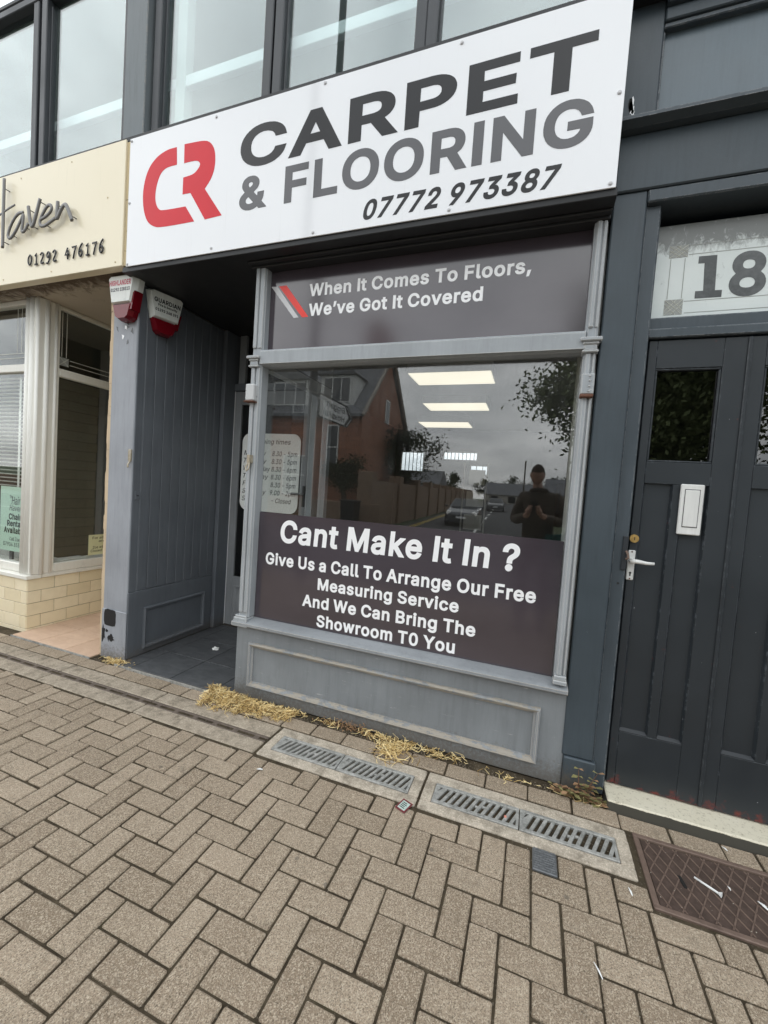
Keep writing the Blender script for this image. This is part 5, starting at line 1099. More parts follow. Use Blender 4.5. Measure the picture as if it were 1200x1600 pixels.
# upper storey room
UZ0, UZ1 = 3.95, 5.62
box('upper_floor', -7, 0.24, 2.62, 6.8, 3.80, 3.86, m_int_wall, bld, 0)
box('upper_ceiling', -7, 0.24, 2.58, 6.8, 5.60, 5.654, m_up_int, bld, 0)
box('flat_roof', -7.05, 3.3, 2.47, 9.7, 5.655, 5.70, m_dark, bld, .01)
box('upper_wall', 0.16, 0.24, 2.62, 6.8, 3.86, 5.64, m_up_int, bld, 0)
mm = MB()
mm.box(-7, 0.16, 6.75, 6.85, 3.86, 5.64)
mm.box(-7.1, -7, 2.6, 6.85, 3.86, 5.64)
mm.build('upper_back_wall', m_up_int, bld, fix=False)
o = MB().box(-7, 0.15, 2.61, 2.66, 4.585, 4.672, .004).build('ceiling_trunking', m_white, bld, fix=False)
box('inner_column', -2.945, -2.85, 2.60, 2.68, 3.86, 5.64, m_up_int, bld, .004)
# wall behind the fascia boards
box('fascia_wall', -2.94, 0.238, 2.27, 2.60, 2.992, 3.86, m_dark, bld, .003)
box('fascia_wall', -7, -2.942, 2.275, 2.60, 3.052, 3.86, m_dark, bld, .003)
box('fascia_capping', -7, 0.236, 2.21, 2.62, 3.862, 3.90, m_dark, bld, .004)

# ------------------------------------------------------------------ upper windows
m_upframe = paint('charcoal_window_frame', (0.050, 0.054, 0.060), 0.45, chips=0.05, chipcol=(.2, .2, .2), dirt=.5)
m_uppost = paint('grey_upper_post', (0.165, 0.185, 0.195), 0.55, chips=0.1, edgewear=0.6, dirt=.5)
ups = [(-6.6, -5.55, 'at the far left edge'), (-5.42, -4.49, 'cut by the left edge of the photo, above the cream sign'), (-4.31, -3.36, 'above the cream salon sign, left of the wide grey post'), (-2.965, -2.01, 'above the red letter logo, right of the wide grey post'), (-1.855, -0.905, 'above the middle of the white sign, post reflected in it'), (-0.765, 0.19, 'above the right half of the white sign')]
for k, (x0, x1, lab) in enumerate(ups[1:]):
    t = thing('upper_window', 'charcoal framed upper floor window ' + lab, 'window', ((x0 + x1) / 2, 2.5, 3.9), 'upper floor windows')
    z0, z1 = 3.93, 5.58
    m = MB()
    fx = .045
    m.box(x0 - .07, x0, 2.47, 2.56, z0, z1, .006).box(x1, x1 + .07, 2.47, 2.56, z0, z1, .006)
    m.box(x0 - .02, x0 + .012, 2.505, 2.55, z0 + .05, z1 - .05, .004).box(x1 - .012, x1 + .02, 2.505, 2.55, z0 + .05, z1 - .05, .004)
    m.box(x0 - .07, x1 + .07, 2.465, 2.565, z1, z1 + .06, .006).box(x0 - .07, x1 + .07, 2.46, 2.57, z0 - .05, z0, .006)
    m.build('frame', m_upframe, t, fix=False)
    o = MB().box(x0, x1, 2.525, 2.531, z0, z1).build('pane', m_glass_up, t, fix=False)
    o.data.transform(Matrix.Translation((0, 2.528, 0)) @ Matrix.Rotation(R(-0.25 + .17 * k), 4, 'Z') @ Matrix.Translation((0, -2.528, 0)) if False else Matrix.Identity(4))
box('grey_post', -3.285, -3.065, 2.43, 2.60, 3.902, 5.64, m_uppost, bld, .006)
box('grey_post', 0.255, 0.45, 2.43, 2.60, 3.95, 5.64, m_dark, bld, .006)
# two small black brackets on the top of the boards
for k, (xx, yy) in enumerate(((-3.19, 2.33), (-2.76, 2.35))):
    t = MB().box(xx - .05, xx + .05, yy - .012, yy + .012, 3.90, 3.918, .003)
    t.tube([(xx - .04, yy, 3.918), (xx - .045, yy, 3.95), (xx - .02, yy, 3.965), (xx + .0, yy, 3.95)], .009, 6)
    tag(t.build('cable_bracket', m_iron_and_lit_sill), ['small black metal bracket on top of the cream sign', 'small black metal bracket on top edge of the white sign'][k], 'bracket')

# ------------------------------------------------------------------ main white sign
SY = 2.2
sg = thing('shop_sign', 'large white carpet and flooring shop sign with red initials and grey lettering', 'sign', (-1.32, 2.2, 2.98))
box('sign_board', -2.893, 0.240, SY, SY + .008, 2.985, 3.868, m_sign, sg, .0012)
for xx in (-2.8, -2.0, -1.2, -.4, .15):
    box('batten', xx - .02, xx + .02, SY + .009, 2.268, 3.0, 3.85, m_dark, sg, .002)
ty = SY - .0004
B = 0.034
letters_x = None
text('CARPET', -1.922, 0.109, 3.470, 0.248, ty, m_txt_dark, sg, bold=.055)
text('&', -1.913, -1.705, 3.212, 0.205, ty, m_txt_mid, sg, bold=.04)
text('FLOORING', -1.578, 0.119, 3.207, 0.218, ty, m_txt_mid, sg, bold=.045)
text('07772 973387', -1.04, -0.003, 3.028, 0.108, ty, m_txt_dark, sg, bold=.04, shear=.25)
Cp = [(-2.455, 3.722), (-2.535, 3.724), (-2.635, 3.695), (-2.714, 3.625), (-2.753, 3.503), (-2.745, 3.371), (-2.707, 3.277), (-2.653, 3.233), (-2.578, 3.211), (-2.275, 3.208), (-2.356, 3.318), (-2.555, 3.323), (-2.6, 3.336), (-2.633, 3.396), (-2.632, 3.481), (-2.599, 3.571), (-2.543, 3.607), (-2.448, 3.606)]
Rp = [(-2.389, 3.727), (-2.217, 3.717), (-2.163, 3.691), (-2.125, 3.633), (-2.119, 3.532), (-2.148, 3.457), (-2.198, 3.405), (-2.047, 3.212), (-2.186, 3.207), (-2.319, 3.399), (-2.387, 3.401), (-2.387, 3.511), (-2.299, 3.515), (-2.255, 3.548), (-2.243, 3.576), (-2.277, 3.603), (-2.385, 3.603)]
def rounded(pts, hard):
    """corner cutting that keeps the marked corners sharp"""
    P = [(p, i in hard) for i, p in enumerate(pts)]
    for _ in range(2):
        Q = []
        n = len(P)
        for i, (p, h) in enumerate(P):
            if h: Q.append((p, True)); continue
            a, b2 = P[i - 1][0], P[(i + 1) % n][0]
            Q.append(((p[0] * .75 + a[0] * .25, p[1] * .75 + a[1] * .25), False))
            Q.append(((p[0] * .75 + b2[0] * .25, p[1] * .75 + b2[1] * .25), False))
        P = Q
    return [p for p, h in P]
Cp = rounded(Cp, {0, 9, 10, 17})
Rp = rounded(Rp, {0, 6, 7, 8, 9, 10, 11, 16})
flatpoly(Cp, ty, m_red, sg, 'logo_letter')
flatpoly(Rp, ty, m_red, sg, 'logo_letter')
for x, z in [(-2.128, 3.843), (-1.337, 3.85), (-2.121, 3.014), (-1.36, 3.006), (-2.878, 3.425), (-2.878, 3.85), (-0.541, 3.844), (0.218, 3.409), (0.215, 3.005), (-0.544, 3.007), (-2.878, 3.0), (.218, 3.84)]:
    MB().tube([(x, SY - .0005, z), (x, SY - .004, z), (x, SY - .006, z)], [.0095, .009, .005], 12).build('screw_cap', m_screw, sg)

# ------------------------------------------------------------------ cream salon sign
ss = thing('salon_sign', 'cream salon sign with raised pewter handwriting and phone number', 'sign', (-4.0, 2.2, 3.0))
box('sign_board', -6.2, -2.935, SY, SY + .07, 2.998, 3.878, m_beige, ss, .003)
box('board_edge', -2.934, -2.899, SY + .012, SY + .062, 3.0, 3.87, m_wood_edge, ss, .002)
LY = SY - .035
def stroke(pts, r, name='letter'):
    m = MB()
    P = [Vector((x, LY, z)) for x, z in pts]
    # smooth the polyline
    for _ in range(2):
        Q = [P[0]]
        for a, b2 in zip(P, P[1:]): Q += [a * .75 + b2 * .25, a * .25 + b2 * .75]
        P = Q + [P[-1]]
    m.tube(P, r, 8, sy=.55)
    return m.build(name, m_beige_letter, ss, smooth=True)
stroke([(-4.253, 3.822), (-4.254, 3.55), (-4.254, 3.274)], .0155)
stroke([(-4.50, 3.80), (-4.50, 3.52), (-4.49, 3.26)], .0155)
stroke([(-4.60, 3.47), (-4.365, 3.521), (-4.228, 3.566), (-4.108, 3.592)], .0085)
stroke([(-4.0, 3.515), (-4.061, 3.521), (-4.133, 3.468), (-4.183, 3.391), (-4.188, 3.345), (-4.142, 3.334), (-4.07, 3.403), (-4.008, 3.486), (-3.998, 3.505), (-4.0, 3.439), (-4.017, 3.368), (-3.981, 3.363), (-3.932, 3.42)], .0135)
stroke([(-3.938, 3.552), (-3.92, 3.46), (-3.887, 3.372), (-3.85, 3.45), (-3.798, 3.588)], .0165)
stroke([(-3.78, 3.43), (-3.72, 3.442), (-3.66, 3.475), (-3.66, 3.515), (-3.7, 3.527), (-3.75, 3.485), (-3.797, 3.418), (-3.788, 3.381), (-3.739, 3.37), (-3.658, 3.397), (-3.615, 3.412)], .0135)
stroke([(-3.59, 3.532), (-3.594, 3.46), (-3.597, 3.392), (-3.56, 3.46), (-3.508, 3.505), (-3.474, 3.465), (-3.424, 3.367)], .0165)
for x, z in ((-4.253, 3.74), (-4.253, 3.32), (-4.15, 3.36), (-3.99, 3.40), (-3.887, 3.39), (-3.80, 3.56), (-3.74, 3.38), (-3.59, 3.50), (-3.44, 3.40), (-3.93, 3.52)):
    MB().tube([(x + .012, SY, z), (x + .012, LY, z)], .004, 6).build('stand_off_pin', m_beige_letter, ss)
def digit_strokes(s, x0, x1, zb, h, r, y):
    G = {'0': [[(.5, 1), (.1, .75), (.08, .3), (.45, 0), (.85, .25), (.9, .75), (.5, 1)]],
         '1': [[(.25, .8), (.6, 1), (.6, 0)], [(.25, .0), (.95, .0)]],
         '2': [[(.1, .8), (.35, 1), (.75, .95), (.8, .65), (.1, 0), (.95, .03)]],
         '9': [[(.85, .8), (.5, 1), (.15, .75), (.3, .45), (.7, .5), (.88, .85), (.85, .3), (.5, -.12), (.15, -.05)]],
         '4': [[(.55, 1), (.05, .35), (.95, .35)], [(.65, .75), (.6, -.05)]],
         '7': [[(.1, .95), (.95, 1), (.6, .5), (.4, -.1)]],
         '6': [[(.85, 1.15), (.4, .9), (.1, .4), (.3, .02), (.7, .02), (.88, .35), (.6, .6), (.2, .45)]]}
    n = len(s); p = (x1 - x0) / n
    for i, ch in enumerate(s):
        if ch == ' ': continue
        m = MB()
        for st in G[ch]:
            P = [Vector((x0 + i * p + (.1 + u * .72) * p, y, zb + w * h)) for u, w in st]
            if len(P) > 2 and ch not in '147':
                for _ in range(2):
                    Q = [P[0]]
                    for a, b2 in zip(P, P[1:]): Q += [a * .75 + b2 * .25, a * .25 + b2 * .75]
                    P = Q + [P[-1]]
            m.tube(P, r, 6, sy=.5)
        m.build('raised_digit', m_txt_dark, ss, smooth=True)
digit_strokes('01292 476176', -3.985, -3.10, 3.112, .082, .0075, SY - .008)
for x, z in ((-4.1, 3.82), (-3.5, 3.83), (-3.1, 3.5), (-3.0, 3.03), (-3.7, 3.04), (-4.3, 3.04)):
    MB().disc((x, SY - .001, z), .006, 'y', 8, .003).build('screw_head', m_wood_edge, ss)

# ------------------------------------------------------------------ soffits under the boards
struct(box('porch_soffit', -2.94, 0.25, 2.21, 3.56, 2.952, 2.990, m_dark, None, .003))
struct(box('salon_soffit', -6.2, -2.945, 2.275, 3.9, 3.0, 3.05, m_soffit, None, .002))
# cornice strips between sign and window
cn = thing('window_cornice', 'dark stepped cornice strip between white sign and upper purple panel', 'cornice', (-.8, 2.35, 2.9))
box('strip', -1.90, 0.245, 2.33, 2.44, 2.925, 2.951, m_dark, cn, .004)
box('strip', -1.90, 0.245, 2.29, 2.33, 2.938, 2.951, m_dark, cn, .004)

# ------------------------------------------------------------------ bay shop window
bw = thing('shop_window', 'grey painted shop window bay with purple vinyl panels and panelled base', 'shop window', (-.82, 2.36, 0))
rs = box('stall_riser', -1.885, 0.262, 2.362, 2.45, 0.0, 0.505, m_grey, bw, .005)
MB().box(-1.884, -1.80, 2.451, 3.40, 0.0, 0.504, .004).build('side_riser', m_grey, bw, fix=False)
# raised panel moulding on the riser
def molding(x0, x1, z0, z1, w, d, y, mats, parent, names='panel_moulding'):
    prof = [(0, 0), (0, d * .6), (w * .25, d), (w * .55, d * .85), (w * .75, d * .35), (w, d * .25), (w, 0)]
    def side(p, q, inner):
        pass
    cs = [(x0, z0), (x1, z0), (x1, z1), (x0, z1)]
    for k in range(4):
        a, b2 = cs[k], cs[(k + 1) % 4]
        inn = [(1, 1), (-1, 1), (-1, -1), (1, -1)]
        ia, ib = inn[k], inn[(k + 1) % 4]
        v = []
        for (u, dep) in prof: v.append((a[0] + ia[0] * u, y - dep, a[1] + ia[1] * u))
        for (u, dep) in prof: v.append((b2[0] + ib[0] * u, y - dep, b2[1] + ib[1] * u))
        n = len(prof)
        f = [(i, i + 1, i + 1 + n, i + n) for i in range(n - 1)] + [tuple(range(n)), tuple(range(n, 2 * n))[::-1]]
        MB().add(v, f).build(names, mats[k], parent)
molding(-1.768, 0.131, 0.088, 0.395, .034, .030, 2.3625, [m_grey_wood, m_grey_old, m_grey_wood, m_grey_old], rs)
# sill
MB().prism([(2.318, .512), (2.318, .528), (2.335, .536), (2.425, .556), (2.46, .556), (2.46, .504), (2.35, .504), (2.345, .500), (2.335, .500)], 'x', -1.90, 0.252).build('sill', m_grey_old, bw)
MB().box(-1.905, -1.80, 2.461, 3.40, .505, .552, .005).build('side_sill', m_grey_old, bw, fix=False)
m_flaky = paint('flaking_white_grey_paint', (.55, .56, .56), .6, chips=.9, chipcol=(.22, .23, .24), bump=.9)
# corner post: pedestal, shaft with beads, capital, cover box
def lathe_box(steps, cx, cy, mat, name, parent):
    m = MB()
    for (z0, z1, hx, hy) in steps: m.box(cx - hx, cx + hx, cy - hy, cy + hy, z0, z1, .004)
    return m.build(name, mat, parent, fix=False)
def post(cx, x0, x1, lab):
    p = MB().box(x0, x1, 2.345, 2.44, .556, 2.952, .012).build('post', m_trim, bw, fix=False)
    MB().box(x0 + .010, cx + .006, 2.331, 2.346, .60, 2.272, .005).build('face_strip', m_trim, p, fix=False)
    MB().box(cx + .014, x1 - .006, 2.337, 2.346, .60, 2.272, .004).build('face_strip', m_trim, p, fix=False)
    lathe_box([(2.272, 2.285, .038, .034), (2.285, 2.312, .030, .028), (2.312, 2.326, .037, .034), (2.326, 2.345, .050, .045)], cx, 2.352, m_trim, 'capital', p)
    MB().box(x0 + .010, cx + .004, 2.333, 2.346, 2.40, 2.925, .005).build('upper_strip', m_trim, p, fix=False)
    MB().box(cx + .012, x1 - .004, 2.338, 2.346, 2.40, 2.925, .004).build('upper_strip', m_trim, p, fix=False)
    return p
pl = post(-1.835, -1.868, -1.786, 'left')
lathe_box([(.500, .530, .066, .05), (.530, .560, .054, .042), (.560, .575, .046, .036)], -1.84, 2.37, m_trim, 'pedestal', pl)
pr = post(0.207, 0.178, 0.238, 'right')
lathe_box([(.552, .575, .034, .03), (.575, .60, .030, .028)], .208, 2.352, m_trim, 'pedestal', pr)
o = box('hinge_cover', -1.872, -1.802, 2.300, 2.350, 2.045, 2.155, m_flaky, pl, .006)
box('rust_edge', -1.880, -1.800, 2.294, 2.350, 2.035, 2.0445, m_rustspot, o, .003)
o = box('hinge_cover', 0.178, 0.238, 2.310, 2.350, 2.062, 2.163, m_trim, pr, .004)
box('rust_edge', 0.176, 0.238, 2.306, 2.350, 2.045, 2.0615, m_rustspot, o, .004)
for zz in (2.075, 2.10, 2.128, 2.15):
    MB().tube([(.216, 2.312, zz), (.216, 2.304, zz)], [.006, .003], 8).build('rivet', m_trim, o)
# hasp on the post
o = MB().box(-1.832, -1.808, 2.30, 2.345, 1.63, 1.685, .003).build('hasp', m_hasp, pl, fix=False)
MB().tube([(-1.82, 2.305, 1.63), (-1.832, 2.297, 1.60), (-1.822, 2.292, 1.575), (-1.808, 2.297, 1.59), (-1.81, 2.305, 1.63)], .006, 8).build('hasp_ring', m_hasp, o)
# transom rail
MB().prism([(2.325, 2.292), (2.325, 2.372), (2.335, 2.384), (2.40, 2.398), (2.44, 2.398), (2.44, 2.286), (2.36, 2.286), (2.35, 2.290)], 'x', -1.787, 0.179).build('transom_rail', m_trim, bw)
o = MB().box(-1.785, .177, 2.393, 2.4015, 2.399, 2.405, .001).build('putty_line', m_grey_old, bw, fix=False)
nudge(o, .0015)
# upper panel
up_ = box('upper_panel', -1.786, 0.180, 2.402, 2.410, 2.400, 2.924, m_vinyl, bw, .0008)
text('When It Comes To Floors,', -1.486, -0.113, 2.737, 0.080, 2.4016, m_white, up_, bold=.04)
text('We’ve Got It Covered', -1.482, -0.362, 2.611, 0.080, 2.4016, m_white, up_, bold=.04)
flatpoly([(-1.782, 2.828), (-1.734, 2.826), (-1.557, 2.609), (-1.593, 2.608)], 2.4016, m_silver, up_, 'stripe')
flatpoly([(-1.723, 2.826), (-1.663, 2.826), (-1.483, 2.609), (-1.529, 2.607)], 2.4016, m_red2, up_, 'stripe')
# big pane and lower vinyl
MB().box(-1.787, 0.177, 2.420, 2.427, 0.548, 2.292).build('pane', m_glass, bw, fix=False)
lp = box('lower_panel', -1.784, 0.174, 2.413, 2.4185, 0.556, 1.300, m_vinyl, bw, .0006)
ly = 2.4126
text('Cant Make It In ?', -1.606, -0.045, 1.104, 0.155, ly, m_white, lp, bold=.045, shear=.05)
text('Give Us a Call To Arrange Our Free', -1.714, 0.058, 0.942, 0.083, ly, m_white, lp, bold=.04)
text('Measuring Service', -1.296, -0.359, 0.820, 0.078, ly, m_white, lp, bold=.04)
text('And We Can Bring The', -1.405, -0.252, 0.695, 0.080, ly, m_white, lp, bold=.04)
text('Showroom T0 You', -1.288, -0.363, 0.573, 0.080, ly, m_white, lp, bold=.04)
# inner linings, side pane of the bay
box('window_lining', 0.179, 0.262, 2.441, 2.75, 0.50, 2.952, m_lining, bw, .003)
box('wall_lining', 0.262, 3.2, 2.60, 2.66, 0.0, 3.02, m_int_wall, bw, .003)
MB().box(-1.840, -1.834, 2.445, 3.37, .552, 2.29).build('side_pane', m_glass_side, bw, fix=False)
box('side_transom', -1.868, -1.80, 2.445, 3.40, 2.29, 2.39, m_trim, bw, .004)
box('side_head', -1.868, -1.80, 2.445, 3.40, 2.391, 2.952, m_board, bw, .004)
box('rear_post', -1.868, -1.80, 3.37, 3.43, .552, 2.29, m_trim, bw, .004)

# ------------------------------------------------------------------ porch
DY = 3.43
pf_ = struct(box('porch_floor', -2.96, -1.885, 2.285, 3.56, -0.06, 0.010, m_grout, None, 0))
tx = [-2.945, -2.80, -2.405, -2.01, -1.887]
tyy = [2.292, 2.645, 3.006, 3.37, 3.55]
for i in range(4):
    for j in range(4):
        g = .0025
        o = MB().box(tx[i] + g, tx[i + 1] - g, tyy[j] + g, tyy[j + 1] - g, 0.0, 0.017, .002).build('floor_tile', m_porch_tile, pf_, fix=False)
box('tile_edge_strip', -2.96, -1.885, 2.279, 2.2845, -.03, .016, m_galv, pf_, .001)
pw = struct(box('porch_wall', -3.05, -2.958, 2.50, 3.56, 0.0, 2.952, m_board, None, 0))
by = [2.364, 2.436, 2.527, 2.625, 2.722, 2.815, 2.906, 2.998, 3.098, 3.19, 3.27]
for a, b2 in zip(by, by[1:]):
    box('board', -2.975, -2.946, a + .002, b2 - .002, 0.558, 2.951, m_board, pw, .004)
base = box('base_board', -2.975, -2.940, 2.364, 3.27, 0.02, 0.556, m_board, pw, .004)
def molding_x(y0, y1, z0, z1, w, d, x, mat, parent):
    prof = [(0, 0), (0, d * .6), (w * .25, d), (w * .55, d * .85), (w * .75, d * .35), (w, d * .25), (w, 0)]
    cs = [(y0, z0), (y1, z0), (y1, z1), (y0, z1)]
    inn = [(1, 1), (-1, 1), (-1, -1), (1, -1)]
    for k in range(4):
        a, b2, ia, ib = cs[k], cs[(k + 1) % 4], inn[k], inn[(k + 1) % 4]
        n = len(prof)
        v = [(x + dep, a[0] + ia[0] * u, a[1] + ia[1] * u) for u, dep in prof] + [(x + dep, b2[0] + ib[0] * u, b2[1] + ib[1] * u) for u, dep in prof]
        MB().add(v, [(i, i + 1, i + 1 + n, i + n) for i in range(n - 1)] + [tuple(range(n)), tuple(range(n, 2 * n))]).build('panel_moulding', mat, parent)
molding_x(2.50, 3.17, 0.066, 0.412, .036, .022, -2.940, m_board, base)
box('lock_keep', -2.946, -2.938, 2.385, 2.43, 1.30, 1.365, m_board, pw, .002)
MB().disc((-2.936, 2.407, 1.332), .006, 'x', 8, .006).build('keyhole', m_black, pw)
# door at the back of the porch
sd_ = thing('shop_door', 'dark grey glazed door at the back of the porch', 'door', (-2.45, DY, 0.02))
fr = MB().box(-2.956, -2.905, 3.275, 3.52, .02, 2.951, .004).box(-2.904, -2.0, 3.41, 3.52, 2.405, 2.475, .004)
fr.build('door_frame', m_board, sd_, fix=False)
MB().box(-2.000, -1.935, 3.38, 3.52, .02, 2.951, .004).build('frame_post', m_trim, sd_, fix=False)
MB().box(-2.903, -2.001, 3.46, 3.465, 2.477, 2.951).build('fanlight_pane', m_glass_dk, sd_, fix=False)
MB().box(-2.88, -2.80, 3.43, 3.47, 2.477, 2.951, .004).build('fanlight_stile', m_sdoor, sd_, fix=False)
lf = MB().box(-2.902, -2.825, DY, DY + .045, .024, 2.40, .004).box(-2.10, -2.003, DY, DY + .045, .024, 2.40, .004)
lf.box(-2.824, -2.101, DY + .001, DY + .044, 2.27, 2.399, .003).box(-2.824, -2.101, DY + .001, DY + .044, .025, .53, .003)
lf_o = lf.build('leaf', m_sdoor, sd_, fix=False)
MB().box(-2.906, -2.901, DY - .006, DY - .001, .024, 2.40).build('pale_edge_strip', m_white, sd_, fix=False)
MB().box(-2.0245, -2.012, DY - .008, DY - .001, .3, 2.28).build('pale_edge_strip', m_white, sd_, fix=False)
MB().box(-2.824, -2.101, DY + .02, DY + .026, .531, 2.269).build('pane', m_glass_dk, sd_, fix=False)
molding(-2.80, -2.13, .13, .44, .03, .012, DY, [m_sdoor] * 4, sd_)
h_ = box('handle_plate', -2.065, -2.035, DY - .012, DY - .001, 1.30, 1.50, m_black, sd_, .003)
MB().tube([(-2.05, DY - .012, 1.42), (-2.05, DY - .06, 1.42), (-2.15, DY - .062, 1.42)], .011, 8).build('handle', m_black, h_)
MB().box(-2.9, -2.0, 3.46, 3.56, 0.0, .023, .003).build('threshold', m_black, sd_, fix=False)
# opening hours plate fixed on the door
op = thing('opening_times_plate', 'pale rounded opening times plate on the porch door, behind the window post', 'sign', (-2.435, DY, 1.22))
x0, x1, z0, z1, r = -2.777, -2.108, 1.222, 1.985, .085
pts = []
for cx, cz, a0 in ((x1 - r, z1 - r, 0), (x0 + r, z1 - r, 90), (x0 + r, z0 + r, 180), (x1 - r, z0 + r, 270)):
    for k in range(7):
        a = R(a0 + 15 * k); pts.append((cx + r * math.cos(a), cz + r * math.sin(a)))
m_plate = plain('pale_plate', (0.88, 0.89, 0.86), .45, var=.04)
MB().prism(pts, 'y', DY - .013, DY - .007).build('plate', m_plate, op)
py = DY - .0133
text('Opening times', -2.665, -2.219, 1.885, .045, py, m_txt_dark, op, bold=.01, shear=.2)
days = [('Monday', '8.30 - 5pm', .26), ('Tuesday', '8.30 - 5pm', .27), ('Wednesday', '8.30 - 6pm', .315), ('Thursday', '8.30 - 6pm', .30), ('Friday', '8.30 - 5pm', .19), ('Saturday', '9.00 - 2pm', .28), ('Sunday', '- Closed', .24)]
for k, (d, tm, wd) in enumerate(days):
    zb = 1.770 - k * .0758
    text(d, -2.752, -2.752 + wd, zb, .046, py, m_txt_dark, op, bold=.012, shear=.2)
    if k == 6: text(tm, -2.400, -2.180, zb, .046, py, m_txt_dark, op, bold=.01, shear=.2)
    else: text(tm, -2.421, -2.140, zb, .046, py, m_txt_dark, op, bold=.01, shear=.2)

# ------------------------------------------------------------------ grey pillar between the shops
pil = thing('pillar', 'grey painted pillar with peeled black patches between salon and porch', 'pillar', (-3.08, 2.4, 0))
box('shaft', -3.212, -2.952, 2.360, 2.50, 0.0, 2.995, m_pillar, pil, .006)
box('plinth', -3.214, -2.944, 2.352, 2.362, 0.0, 0.40, m_pillar, pil, .004)
o = MB()
seg = 26
for k in range(seg):
    za, zb = 3.0 * k / seg, 3.0 * (k + 1) / seg
    o.box(-3.240 - random.uniform(0, .012), -3.213, 2.365, 2.50, za, zb)
o.build('crumbling_cream_edge', paint('crumbling_cream_plaster', (.60, .47, .32), .8, chips=.7, chipcol=(.22, .15, .10), dirt=.5, bump=.9), pil, fix=False)
m_blackpatch = paint('black_old_paint', (.012, .012, .013), .6, chips=.3, chipcol=(.2, .21, .22))
def ragged(cx, cz, w, h, n=16, amp=.12):
    return [(cx + w * .5 * max(-1, min(1, 1.25 * math.cos(2 * math.pi * k / n))) * (1 + random.uniform(-amp, amp)), cz + h * .5 * max(-1, min(1, 1.25 * math.sin(2 * math.pi * k / n))) * (1 + random.uniform(-amp, amp))) for k in range(n)]
flatpoly(ragged(-3.120, .335, .13, .135, amp=.05), 2.3515, m_blackpatch, pil, 'black_patch', .001)
flatpoly(ragged(-3.185, .20, .035, .12, amp=.4), 2.3515, m_blackpatch, pil, 'black_patch', .001)
flatpoly(ragged(-3.105, .17, .07, .05, amp=.6), 2.3515, m_blackpatch, pil, 'black_patch', .001)
flatpoly(ragged(-3.15, .225, .025, .02, amp=.5), 2.3515, m_blackpatch, pil, 'black_patch', .001)
box('hasp', -2.985, -2.955, 2.345, 2.3595, 1.60, 1.69, m_hasp, pil, .003)
MB().tube([(-2.965, 2.35, 1.60), (-2.968, 2.335, 1.57), (-2.96, 2.33, 1.55)], .007, 6).build('hasp_ring', m_hasp, pil)
for k in range(9):
    x = -3.09 + random.gauss(0, .035); z = 2.60 + random.gauss(0, .05)
    flatpoly(ragged(x, z, .02, .035, 8, .7), 2.3594, m_lead if k % 3 else m_white, pil, 'paint_flake', .0012)

# ------------------------------------------------------------------ alarm boxes
m_alarm = paint('white_alarm_plastic', (.78, .80, .76), .35, chips=.1, chipcol=(.4, .4, .36), dirt=.4)
m_alarm_red = plain('red_alarm_lens', (.15, .004, .010), .12, var=.15)
m_alarm_redtxt = plain('faded_red_print', (.55, .10, .14), .4)
def alarm(label, org, rotz, lines):
    t = thing('alarm_box', label, 'alarm', org)
    M4 = Matrix.Translation(org) @ Matrix.Rotation(rotz, 4, 'Z')
    def part(name, outline, d0, d1, bev, mat):
        n = len(outline)
        c = (sum(p[0] for p in outline) / n, sum(p[1] for p in outline) / n)
        inner = [(c[0] + (p[0] - c[0]) * bev, c[1] + (p[1] - c[1]) * bev) for p in outline]
        v = [(x, d0, z) for x, z in outline] + [(x, (d0 + d1) / 2, z) for x, z in outline] + [(x, d1, z) for x, z in inner]
        f = [tuple(range(n))[::-1], tuple(range(2 * n, 3 * n))]
        for L in (0, n):
            f += [(L + i, L + (i + 1) % n, L + (i + 1) % n + n, L + i + n) for i in range(n)]
        m = MB().add(v, f)
        m.v = [tuple(M4 @ Vector(p)) for p in m.v]
        return m.build(name, mat, t)
    # face looks to local -Y
    part('casing', [(-.145, .0), (-.12, .018), (.12, .018), (.145, 0), (.105, -.20), (-.105, -.20)], 0, -.085, .86, m_alarm)
    part('red_lens', [(-.108, -.185), (.108, -.185), (.075, -.285), (.045, -.305), (-.045, -.305), (-.075, -.285)], 0, -.075, .82, m_alarm_red)
    box_ = part('side_lens', [(.085, -.14), (.128, -.10), (.10, -.24), (.07, -.24)], 0, -.07, .95, m_alarm_red)
    for s, xx0, xx1, zb, cap, mt in lines:
        o = text(s, xx0, xx1, zb, cap, -.0858, mt, t, bold=.03)
        o.data.transform(M4)
    return t
alarm('white and red alarm box with red print, on the grey pillar front', (-3.03, 2.355, 2.965), R(0), [('HIGHLANDER', -.115, .105, -.062, .038, m_alarm_redtxt), ('01292 228513', -.10, .095, -.105, .026, m_txt_mid)])
alarm('shaded white and red alarm box on the porch boarding', (-2.942, 2.56, 2.93), R(90) * .55 + R(25), [('GUARDIAN', -.10, .105, -.075, .034, m_txt_dark), ('Fire & Security', -.07, .08, -.10, .017, m_txt_dark), ('01292 268 391', -.09, .09, -.14, .021, m_txt_dark)])

# ------------------------------------------------------------------ salon window, base and porch
st_ = thing('salon_window', 'white framed salon corner window over cream tiled base', 'shop window', (-4.25, 2.4, 0))
